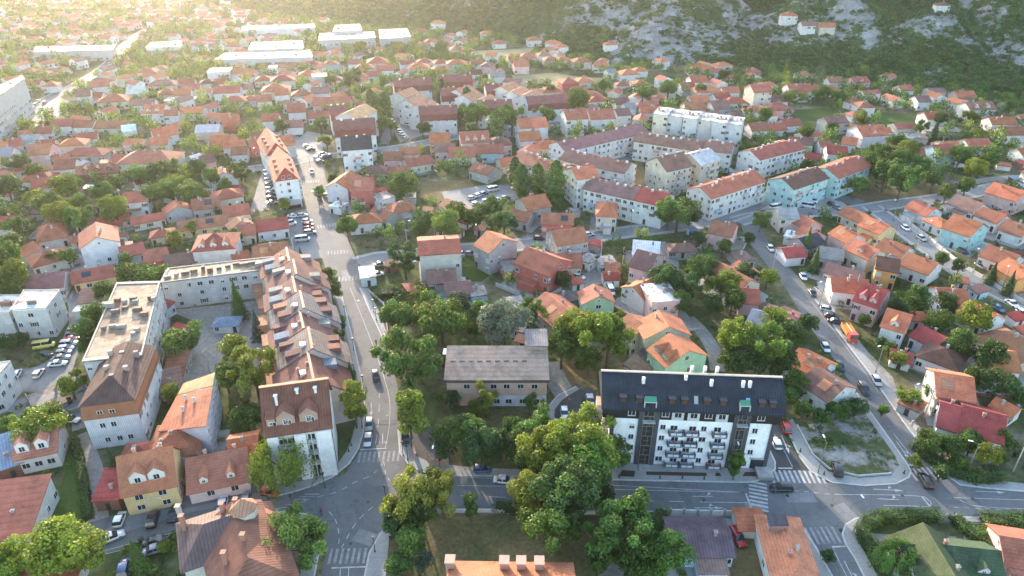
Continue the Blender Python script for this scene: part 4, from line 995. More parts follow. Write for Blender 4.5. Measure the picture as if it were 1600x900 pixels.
# ------------------------------------------------------------------ apartment rows (ridge pixels, span, eave, roof, wall)
def block(s, desc, dorm=0, nst=None, T='g', step=2.6, wprob=.9, vents=8, fixed=None, pitch=24, rc=None, wc=None, fs=1.0, mansard=None):
    a = s.split(); x1, y1, x2, y2, sp, e = (float(t) for t in a[:6])
    r = house(x1, y1, x2, y2, sp, e, T, a[6], a[7], pitch=pitch, fs=fs, maxr=None, name='apartment_block', desc=desc, cat='apartment block', group='apartment blocks', force=True, nst=nst, wprob=wprob, chim=0, step=step, big=True, dorm=dorm, fixed=fixed, roofc=rc, wallc=wc)
    root, roof = r; me = roof.data; L = max(v.co.x for v in me.vertices)-.5; W = sp
    rise = sp/2*math.tan(R(pitch))
    for i in range(vents):
        x = -L+2*L*(i+.5)/vents+random.uniform(-.5, .5); y = random.choice((-1, 1))*random.uniform(.5, W*.12)
        z = e+rise-abs(y)*math.tan(R(pitch)) if T == 'g' else e+.3
        fl(roof, 'chimney', MB().box(x-.5, y-.25, z-.5, x+.5, y+.25, z+1.0), M['plain'], random.choice(((.62, .6, .57), (.55, .52, .5), (.4, .25, .2))))
    c, s_ = math.cos(root.rotation_euler.z), math.sin(root.rotation_euler.z)
    if mansard:
        for sg in (-1, 1):
            fl(root, 'mansard_band', MB().box(-L-.2, sg*(W/2+.05)-.18, e-3.3, L+.2, sg*(W/2+.05)+.18, e-.25), M['roof'], mansard)
    else:
        sg = -1 if (s_*-root.location.x-c*-root.location.y) > 0 else 1
        nb = int(L*2/7)
        for i in range(nb):
            for st in range(1, (nst or int(e/2.75))):
                if random.random() < .5: balcony(root, -L+2*L*(i+.5)/nb, sg*(W/2+.003), st*2.8+.1, 2.6, 1.1, 0 if sg < 0 else math.pi, True, random.choice(((.5, .52, .55), (.6, .58, .55), (.35, .45, .55), (.5, .3, .25))))
    return r
block('871 222 1000 193 12 9 m w', 'long white apartment row with mauve and red roof rising from left')
block('886 234 986 254 12 9 m w', 'white apartment row with mauve roof and a line of roof vents')
block('815 237 888 258 11 9 r w', 'white apartment row with patchy red roof behind the poplars')
block('893 262 926 258 12 12 o w', 'tall white apartment house with orange roof joining two rows', vents=2)
r = block('924 277 1046 303 12 9 R w', 'white three-storey apartment row with half-crimson half-mauve roof', vents=12)
fl(r[1], 'mauve_tiles', gable_roof(r[1].data.vertices[0].co.x*0+20, 12.1, 9.03, 6*math.tan(R(24)), .5, .22), M['roof'], (.22, .12, .11)).location.x = -max(v.co.x for v in r[1].data.vertices)+10.4
block('998 206 1098 221 12 9 r w', 'long white apartment row with red roof behind the small car park')
block('1103 219 1146 224 12 9 m w', 'short white apartment row with mauve roof beside the cream tower blocks', vents=4)
block('1027 246 1066 238 13 11.5 m c', 'cream apartment block with rounded gable and mauve roof', vents=4, pitch=30)
block('1078 240 1108 232 13 11.5 w c', 'cream apartment block with pale metal roof beside a rounded gable', vents=4)
block('1094 292 1178 266 12 9 r w', 'white three-storey apartment row with dark red roof above the street bend', vents=10)
block('1172 234 1243 217 12 9 r w', 'white apartment row with red and brown roof behind the turquoise rows', vents=8)
block('1222 278 1276 261 12 9 b t', 'turquoise apartment row with dark brown roof', vents=6)
block('1291 262 1342 243 12 9 r t', 'turquoise apartment row with reddish roof among tall trees', vents=6)
for i, (x, y) in enumerate(((1037, 173), (1060, 176), (1083, 179), (1106, 182), (1128, 185), (1150, 188))):
    block(f'{x-11} {y-1.2} {x+11} {y+1.2} 13 {14.5-.5*(i%2)} w c', '', T='f', vents=3, nst=5, fixed=f"cream five-storey block with pale flat roof, {('first','second','third','fourth','fifth','last')[i]} from left in its stepped row", wc=random.choice(((.66, .62, .50), (.62, .60, .55), (.58, .60, .60))), rc=(.6, .62, .64))
BR = (.21, .065, .055)
def brown(s, desc, **k): block(s, desc, mansard=BR, rc=vary((.22, .08, .068), .1), vents=3, **k)
brown('614 124 672 121 12 11 b w', 'white apartment block with brown mansard roof behind the stepped gables')
brown('684 118 736 116 12 11 b w', 'low white apartment block with long brown mansard roof near the yellow field')
brown('655 166 712 164 12 10.5 b w', 'white apartment block with red-brown mansard facing the parked cars')
brown('746 157 798 155 12 10.5 b w', 'white apartment block with red-brown mansard half hidden by round trees')
brown('822 151 882 148 12 10 b w', 'white apartment block with brown mansard and white stair tower')
brown('688 138 714 137 12 11 b w', 'white apartment block with brown mansard between two stepped rows')
brown('758 131 784 130 12 11 b w', 'white apartment block with brown mansard left of the rightmost stepped row')
for g, L in (('left', ((632, 140), (646, 150), (662, 157))), ('middle', ((722, 136), (733, 143), (757, 149))), ('right', ((792, 131), (808, 137), (828, 141)))):
    for i, (x, y) in enumerate(L):
        A = G0(x, y, 14); 
        mkhouse(A[0], A[1], 0, R(62), 13, 10.5, 11.5-.4*i, 'g', 'o', 'w', 24, roofc=vary((.50, .24, .14), .1), name='apartment_block', cat='apartment block', group='apartment blocks', desc='', wprob=.7, chim=1, fixed=f"white stepped apartment gable with tan roof, {('first','second','last')[i]} from left in the {g} stepped row")
# dark-roofed white tower and its brown neighbours
A, B = Vector(G0(540, 263)), Vector(G0(581, 258))
block('533 214 578 211 13 12.5 k w', 'white apartment tower with black roof beside the avenue', vents=3, pitch=30, wc=(.7, .7, .69), rc=(.04, .042, .05))
brown('521 188 584 184 13 13 b w', 'brown mansard apartment block directly behind the black-roofed tower')
brown('514 166 540 164 12 11 b w', 'brown mansard block beside the sunlit tan gable')
mkhouse(*G0(556, 170, 15), 0, R(70), 17, 13, 12.5, 'g', 'o', 'w', 24, roofc=(.58, .33, .17), name='apartment_block', cat='apartment block', group='apartment blocks', desc='white apartment block with sunlit tan gabled roof behind the black-roofed tower', wprob=.6)  # sunlight is put into the roof colour, paler than its brown neighbours
def build_gable_tower():
    for i, (bx, by, tx, ty, L, h, ds) in enumerate(((438, 328, 473, 323, 26, 11.5, 'white apartment house with crimson gable front beside the avenue'), (423, 281, 456, 276, 24, 10.5, 'white apartment house with crimson gable behind a taller crimson gable'))):
        A, B = Vector(G0(bx, by)), Vector(G0(tx, ty)); d = B-A; W = d.length; rz = math.atan2(d.y, d.x)
        root = empty('apartment_block', (*A, 0), rz); rise = 5.2
        b = MB(); b.v = [(0, 0, -.2), (W, 0, -.2), (W, L, -.2), (0, L, -.2), (0, 0, h), (W, 0, h), (W, L, h), (0, L, h)]
        b.f = [(0, 1, 5, 4), (1, 2, 6, 5), (2, 3, 7, 6), (3, 0, 4, 7), (4, 5, 6, 7)]; b.m = [0]*5
        fl(root, 'wall', b, M['wall'], (.74, .73, .71))
        g = MB(); g.v = [(-.1, -.12, h+.003), (W+.1, -.12, h+.003), (W/2, -.12, h+rise), (-.1, L, h+.003), (W+.1, L, h+.003), (W/2, L, h+rise)]; g.f = [(0, 1, 2), (3, 5, 4), (0, 2, 5, 3), (1, 4, 5, 2)]; g.m = [0]*4
        ga = fl(root, 'gable', g, M['wall'], (.36, .085, .07))
        r = MB(); o = .5; k = rise/(W/2); xs = [(-o-.2, h-o*k), (W/2, h+rise+.05), (W+o+.2, h-o*k)]
        r.v = [(x, y, z) for x, z in xs for y in (-.6, L+.3)]+[(x, y, z+.25) for x, z in xs for y in (-.6, L+.3)]
        r.f = [(6, 7, 9, 8), (8, 9, 11, 10), (0, 2, 3, 1), (2, 4, 5, 3), (0, 6, 8, 2), (2, 8, 10, 4), (0, 1, 7, 6), (4, 10, 11, 5)]; r.m = [0]*8
        rf = fl(root, 'roof', r, M['roof'], (.50, .20, .13))
        for yy in (5, 11, 17): 
            for sx in (.22, .78):
                fl(rf, 'dormer', MB().box(W*sx-1, yy-1.1, h+.5, W*sx+1, yy+1.1, h+rise*.62), M['wall'], (.45, .2, .14))
        for u in (.36, .64): put('window', WIN[0], ga, (W*u, -.125, h+1.4), 0)
        for z in (4.4, 7.2, 10.0): 
            put('window', WIN[0], root, (W*.55, -.004, z), 0); put('window', WSM, root, (W*.2, -.004, z), 0)
        fl(root, 'balcony_band', MB().box(W*.1, -1.0, 1.6, W*.95, -.004, 3.4), M['plain'], (.4, .40, .38))
        fl(root, 'shopfront', MB().box(W*.08, -.2, 0, W*.95, -.004, 1.5), M['glass'])
        for z in (2.9, 5.7, 8.5):
            for yy in (3, 8, 13, 18): balcony(root, W+.003, yy, z, 2.8, 1.2, math.pi/2, True, (.6, .6, .58))
        wall_wins(root, (W, 0), (W, L), 0, 4, prob=.9); wall_wins(root, (0, L), (0, 0), 0, 4, prob=.9)
        reg(root, ds, 'apartment block', 'apartment blocks', (A.x+W/2, A.y, h))
        occ_rect(A.x+W/2-math.sin(rz)*L/2, A.y+math.cos(rz)*L/2, rz, W+2, L+1)
build_gable_tower()
# far industrial halls and the office slab
def hall(px, z, desc, wc, rc, cat='warehouse', nst=1, wprob=.5, step=4, vents=3):
    return flatblock(px, z, -.2, 'warehouse' if cat == 'warehouse' else 'office_block', wc, rc, nst, desc, cat, 'halls of the industrial estate' if cat == 'warehouse' else None, wprob=wprob, step=step, vents=vents)
hall(pts('337 94 488 90 484 79 352 84'), 7, 'long white warehouse with bright white roof, front hall of the pair', (.5, .5, .5), (.40, .40, .40))
hall(pts('388 79 474 76 472 64 394 67'), 8, 'white warehouse with bright roof standing behind the longer front hall', (.5, .5, .5), (.40, .40, .40))
hall(pts('54 82 176 79 180 71 56 74'), 7, 'long white warehouse beside the main road', (.42, .42, .42), (.38, .38, .38))
hall(pts('228 75 282 73 284 64 236 67'), 7, 'small white warehouse just right of the main road', (.65, .66, .67), (.78, .78, .78))
hall(pts('498 64 586 60 584 50 500 53'), 9, 'grey factory with long window band and flat roof', (.42, .42, .42), (.45, .44, .43), nst=2, wprob=1)
hall(pts('520 50 566 48 562 38 524 40'), 11, 'grey factory hall with raised roof behind the window-banded factory', (.45, .45, .45), (.42, .40, .38))
hall(pts('594 62 642 58 636 45 592 47'), 9, 'broad grey factory hall standing right of the window-banded factory', (.40, .40, .40), (.58, .57, .55))
hall(pts('378 48 492 43 490 38 380 42'), 7, 'very long pale warehouse at the foot of the hills', (.6, .6, .6), (.75, .75, .75))
hall(pts('-40 178 38 124 34 119 -60 160'), 19, 'tall grey office slab with ribbon windows cut by the picture edge', (.50, .50, .50), (.62, .60, .58), 'office block', 6, 1, 2.6, 2)
# ------------------------------------------------------------------ foreground houses
def build_corner_mansion():
    zr = 11.5; e = 8.2
    J = Vector(G0(366, 803, zr))
    L1, L2 = Vector(G0(296, 826, zr)), Vector(G0(398, 905, zr))
    root = empty('corner_house', (*J, 0), 0); rc = (.25, .115, .08); wc = (.60, .58, .52)
    def wing(P, Q, W, name, m, c, over=.6):
        d = Q-P; L = d.length; a = math.atan2(d.y, d.x); mid = (P+Q)/2-J; rise = zr-e
        MB().box(-L/2, -W/2, -.2, L/2, W/2, e).build('wall', M['wall'], root, (mid.x, mid.y, 0), a, wc)
        y = W/2+over; x = L/2+over
        b = MB(); b.v = [(-x, -y, e-.3), (x, -y, e-.3), (x, y, e-.3), (-x, y, e-.3), (-x, -y, e), (x, -y, e), (x, y, e), (-x, y, e), (-x+W*.45, 0, zr), (x, 0, zr)]
        b.f = [(0, 3, 2, 1), (0, 1, 5, 4), (1, 2, 6, 5), (2, 3, 7, 6), (3, 0, 4, 7), (4, 5, 9, 8), (5, 6, 9), (6, 7, 8, 9), (7, 4, 8)]; b.m = [0]*9
        return b.build('roof', M[m], root, (mid.x, mid.y, 0), a, c)
    w1 = wing(L1-(J-L1).normalized()*2, J+(J-L1).normalized()*.5, 10.5, 'a', 'sheet', (.15, .105, .10))
    w2 = wing(L2, J+(J-L2).normalized()*2.5, 12.2, 'b', 'sheet', rc)
    n = 8; ring = [(2.2*math.cos(2*math.pi*i/n+.39), 2.2*math.sin(2*math.pi*i/n+.39)) for i in range(n)]
    tw = MB().prismz(ring, -.2, zr+.2).build('turret', M['wall'], root, (1.2, 1.2, 0), 0, wc)
    r2 = [(x*1.12, y*1.12) for x, y in ring]
    MB().frustum(r2, zr+.2, [(x*.03, y*.03) for x, y in ring], zr+2.4).build('turret_roof', M['sheet'], tw, color=(.42, .23, .15))
    # curved parapet terrace on the street corner
    bay = [tuple(Vector(G0(px, py, 8.5))-J) for px, py in pts('374 802 394 785 407 785 412 797 424 803 437 806 438 828 414 836')]
    MB().prismz(bay, -.2, 8.0).build('corner_bay', M['wall'], root, color=(.70, .70, .67))
    q = MB(); ctr = np.mean(bay, 0)
    for i in range(1, 7):
        a, b_ = np.array(bay[i]), np.array(bay[i+1] if i < 7 else bay[0]); t = (b_-a)/np.hypot(*(b_-a)); n = np.array((t[1], -t[0])); n = n if n@(a-ctr) > 0 else -n
        q.prismz([tuple(a+n*.25-t*.2), tuple(b_+n*.25+t*.2), tuple(b_-n*.6+t*.2), tuple(a-n*.6-t*.2)], 8.003+.004*i, 9.0+.004*i)
    q.build('parapet', M['roof'], root, color=(.45, .19, .12))
    for x, y, h in ((-8.5, -1.5, 1.5), (-2.5, 1.2, 1.6), (-.5, 2.4, 1.4), (3.5, -5.5, 1.6), (-10.2, 1.0, 1.1), (1.5, -9, 1.3)):
        MB().box(x-.35, y-.35, zr-2.2, x+.35, y+.35, zr+h*.8).box(x-.45, y-.45, zr+h*.8+.003, x+.45, y+.45, zr+h*.8+.15).build('chimney', M['plain'], root, color=random.choice(((.44, .40, .35), (.36, .19, .13))))
    a2 = (L2-J); ang = math.atan2(a2.y, a2.x); perp = Vector((math.cos(ang+math.pi/2), math.sin(ang+math.pi/2)))
    for st in range(2):
        for i in range(4):
            p = a2.normalized()*(1+i*3.2)+perp*6.105
            put('window', WIN[i % 3], root, (p.x, p.y, 2.2+st*3.4), ang+math.pi)
    gf = MB()
    for i in range(7):
        x = random.uniform(0, 7); z = random.uniform(.6, 1.8); gf.box(x, -.02, z, x+random.uniform(.4, 1.4), -.004, z+random.uniform(.2, .7))
    p = perp*6.11+a2.normalized()*1; gf.build('graffiti', simple('graffiti_paint', (.12, .28, .5), .7), root, (p.x+a2.normalized().x*9, p.y+a2.normalized().y*9, 0), ang+math.pi)
    reg(root, 'large corner house with brown and blue-grey metal roofs, turret and curved parapet', 'house', 'houses of the town', (J.x, J.y, 9))
    for P, Q, W in ((L1, J, 14), (J, L2, 16)):
        m = (P+Q)/2; occ_rect(m.x, m.y, math.atan2((Q-P).y, (Q-P).x), (Q-P).length+6, W)
build_corner_mansion()

house(-70, 806, 61, 788, 13, 3.6, 's', 'r', 'w', 24, fixed='broad low house with wide plain red roof beside the lawn', maxr=None, chim=1, force=True)
r = house(700, 912, 897, 915, 13, 7.5, 'g', 'c', 'c', 26, fixed='long old house with patched rusty and metal roof at the bottom edge', maxr=None, chim=0, force=True)
for x in (-10.2, -1.2, 1.6, 4.6): MB().box(x-.7, 4.2, 7.2, x+.7, 5.7, 10.2).box(x-.85, 4.05, 10.203, x+.85, 5.85, 10.45).build('chimney', M['plain'], r[1], color=(.52, .30, .22) if abs(x) > 1 else (.62, .66, .68))
r = house(1047, 829, 1138, 829, 8.6, 3.0, 'g', 'm', 'l', 20, fixed='pale blue low house with mauve sheet roof below the road', maxr=None, chim=1, force=True, rmat='sheet', roofc=(.135, .10, .12))
house(1152, 805, 1192, 806, 5, 2.4, 'g', 'o', 'c', 22, fixed='small open shed with orange tiled roof beside a red car', name='shed', cat='shed', group='sheds', chim=0, force=True, wins=False)
r = house(1221, 806, 1252, 905, 7.6, 4.6, 'h', 'o', 'w', 30, fixed='long white house with hipped orange roof beside the bottom right street', maxr=None, chim=2, force=True, roofc=(.52, .20, .11))
dormer(r[1], r[0], -5, -2.6, 5.6, 2.4, 1.8, 3, (.3, .2, .18), (.08, .07, .09), 's', True, -1)
r = house(1444, 820, 1492, 900, 11.5, 3.0, 'g', 'n', 'w', 36, fixed='house with steep dark green roof behind a clipped hedge', maxr=None, chim=1, force=True, roofc=(.075, .095, .04), rmat='roof', dorm=2)
r2 = mkhouse(*G0(1508, 855, 6), 0, R(-8), 11, 8.5, 3.0, 'g', 'n', 'w', 34, noreg=True, roofc=(.05, .085, .045), chim=1, wins=True, dorm=2)
house(654, 377, 716, 373, 13, 9, 'g', 'r', 'c', 15, fixed='tall cream house with low red roof behind the big lone tree', force=True, chim=1, wprob=.15)
# flatten: the wing's pieces hang from the house itself
def flatten_wing(house_root, wing):
    bpy.context.view_layer.update()
    for ch in list(wing.children):
        mw = ch.matrix_world.copy(); ch.parent = house_root; ch.matrix_parent_inverse = house_root.matrix_world.inverted(); ch.matrix_world = mw
    bpy.data.objects.remove(wing)
flatten_wing(r[0], r2[0])
house(1565, 838, 1640, 850, 9, 3, 'g', 'c', 'p', 25, fixed='pink house with brown roof at the bottom right edge', chim=0, force=True)
